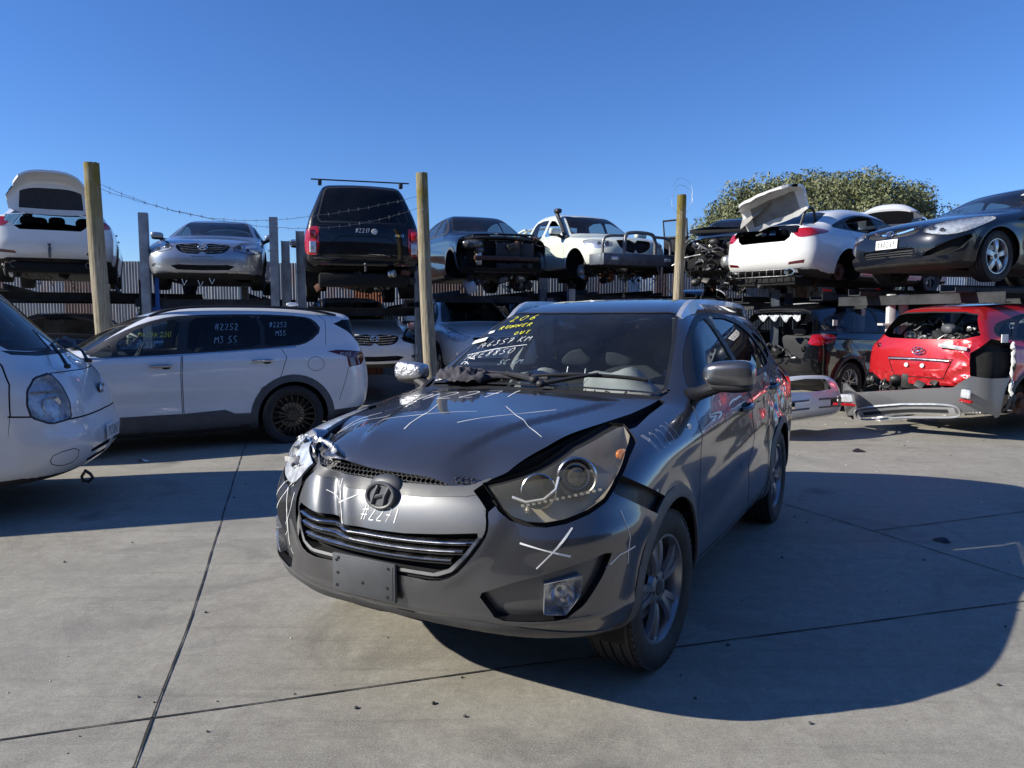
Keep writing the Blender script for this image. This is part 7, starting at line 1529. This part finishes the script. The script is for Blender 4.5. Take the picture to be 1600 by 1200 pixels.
# white bumper cover on the ground
def gb(V, n, s):
    V = V.copy(); return V
s, T = shell('sed', sed); root = empty('bumper_cover', (3.35, 9.9, .0), (R_(0), R_(-14), R_(-58))); tag(root, 'torn white bumper cover lying on the ground behind the grey SUV', 'bumper'); r = Rig(s, T, root, gb); r.paint = 'paint_white'
arches(r, SED_A, None); r.cut('x', None, 'F', [(0, .50), (.42, .52), (.40, .66), (0, .68)], box=((.4, -1, .4), (1, 1, 1)))
for A_ in ([(.62, .74, .62), (.45, .85, .60), (.42, .86, .34), (.58, .80, .30)], [(.84, .30, .30), (.70, .72, .33), (.75, .64, .44), (.86, .30, .40)]): r.cut('x', None, 45, A_, thr=-.3, box=((.2, .1, .2), (1, 1, .7)))
r.cut('cover', 'paint_white', 45, [(-.85, .12), (.33, .12), (.33, .66), (-.2, .72), (-.85, .74)], thr=-.9, wall=.012, box=((.18, -1, .1), (1.2, 1.2, .8)))
r.emit(skip=('body',))
for (b0, b1) in ((.30, .36), (.40, .43)):
    g = Geo().use('alu_dark')
    for sg in (1, -1): g.tube([tuple(p*np.array([1, sg, 1])) for p in r.points([(y, b0) for y in np.linspace(.1, .7, 9)], 'F')], .012, 5)
    g.build('bumper_slat', root)
root.location.z = -.12
# cloth on the cowl
def rag(u, v):
    a, b = u*2*math.pi, v*math.pi/2; rr = math.sin(b)*(.13+.035*mno.noise(Vector((math.cos(a)*2, math.sin(a)*2, 1)))); x, y = math.cos(a)*rr*.65, math.sin(a)*rr*1.35; z = math.cos(b)*.065
    p = Vector((x, y, z)); k = mno.noise(p*22)*.020+mno.noise(p*48+Vector((3, 1, 2)))*.012; p = p*(1+k*6); return (p.x-.43, p.y-.42, 1.165+max(-.01, p.z+k))
g = Geo().use('cloth'); g.sheet(rag, 90, 40); g.tube([(-.40, -.30, 1.18), (-.43, -.20, 1.19), (-.46, -.05, 1.185), (-.44, .1, 1.19)], [.022, .016, .014, .008], 8); o = g.build('cloth', ang=80, fix=False)
o.matrix_world = Matrix.Translation((HERO[0], HERO[1], 0))@Matrix.Rotation(HERO[3], 4, 'Z'); tag(o, 'crumpled dark purple rag lying on the wipers of the grey SUV', 'rag')
# grit and small debris
rg = random.Random(12); g = Geo()
for i in range(340):
    x, y = rg.uniform(-5, 7), rg.uniform(1.8, 11); s_ = rg.uniform(.004, .013); g.use(rg.choice(('debris', 'paper', 'debris', 'plastic_grey'))); g.sell((x, y, s_*.4), (s_*rg.uniform(1, 2.2), s_*rg.uniform(.8, 1.5), s_*.8), 2.2, rg.uniform(0, 3), 6, 4)
tag(g.build('grit'), 'small grit and chips scattered over the concrete yard', 'grit', kind='stuff')
for i, (x, y, l, cc, sz, mt) in enumerate(((3.92, 8.3, 'larger dark plastic shard on the sunlit concrete', 'debris', .11, 'plastic'), (3.2, 8.75, 'small dark clip near the white bumper cover', 'debris', .07, 'plastic'), (-3.9, 7.75, 'flat pale scrap of paper in the shade beside the white SUV', 'paper scrap', .12, 'paper'), (3.9, 4.55, 'brown leaf on the shaded concrete at the right', 'leaf', .06, 'debris'), (2.9, 4.9, 'curled dark strip on the shaded concrete', 'debris', .09, 'plastic'))):
    g = Geo().use(mt); q = random.Random(i); g.sheet(lambda u, v: ((u-.5)*sz*(1+.4*math.sin(v*3)), (v-.5)*sz*.55, .006+.25*sz*math.sin(u*3.1)*v+q.uniform(0, .006)), 5, 4); o = g.build('debris' if mt != 'paper' else 'paper_scrap', ang=30, fix=False); o.location = (x, y, 0); o.rotation_euler = (0, 0, i*1.3); tag(o, l, cc)
# unseen building added behind the photographer to block skylight and darken paintwork reflections
g = Geo().use('blocker_wall'); g.box((6, -13, 3.6), (62, 8, 7.2)); b_ = g.build('wall'); root = empty('sky_blocker', (0, 0, 0)); b_.parent = root; tag(root, 'long unseen building added behind the photographer to block sky light', 'building')
g = Geo().use('blocker_roof'); g.prism([(-17.4, 7.2), (-8.6, 7.2), (-13, 8.6)], 'X', -27, 35); g.build('roof', root)
for i in range(6): g = Geo().use('fence_grey'); g.box((-20+i*9.5, -8.95, 2.0), (5, .1, 4.0)); g.build('door', root)
# ---------------------------------------------------------------- ground
g = Geo().use('concrete'); g.add([(-300, -300, 0), (300, -300, 0), (300, 300, 0), (-300, 300, 0)], [(0, 1, 2, 3)])
def jline(P, w=.009):
    P = [Vector((a, b, 0)) for a, b in P]
    for a, b in zip(P[:-1], P[1:]):
        d = (b-a).normalized(); n = Vector((-d.y, d.x, 0)); z = Vector((0, 0, .004)); L = (b-a).length; k = int(L/.02); V = []; rg = random.Random(int(L*100))
        for i in range(k+1): c = a+d*(L*i/k)+z+n*(.0015*math.sin(i*.11)+rg.uniform(-.0004, .0004)); hw = w/2*(.9+.3*math.sin(i*.31)*math.sin(i*.083)+rg.uniform(-.1, .1)); V += [c-n*hw, c+n*hw]
        g.use('joint').add(V, [(2*i, 2*i+2, 2*i+3, 2*i+1) for i in range(k)])
jline([(-3.6, 10.2), (-2.89, 7.78), (-1.63, 3.67), (-1.27, 2.37), (-.4, -.5)])
jline([(-6, 1.1), (-1.83, 2.53), (-.03, 3.08), (.78, 3.29), (2.73, 3.84), (9, 5.6)])
jline([(1.7, 7.3), (2.23, 5.88), (2.56, 5.15), (2.96, 4.18), (4.2, 1.2)], .009); jline([(2.56, 5.15), (3.99, 5.68), (9, 7.4)])
g.build('ground', fix=False, smooth=False); tag(bpy.data.objects['ground'], kind='structure')
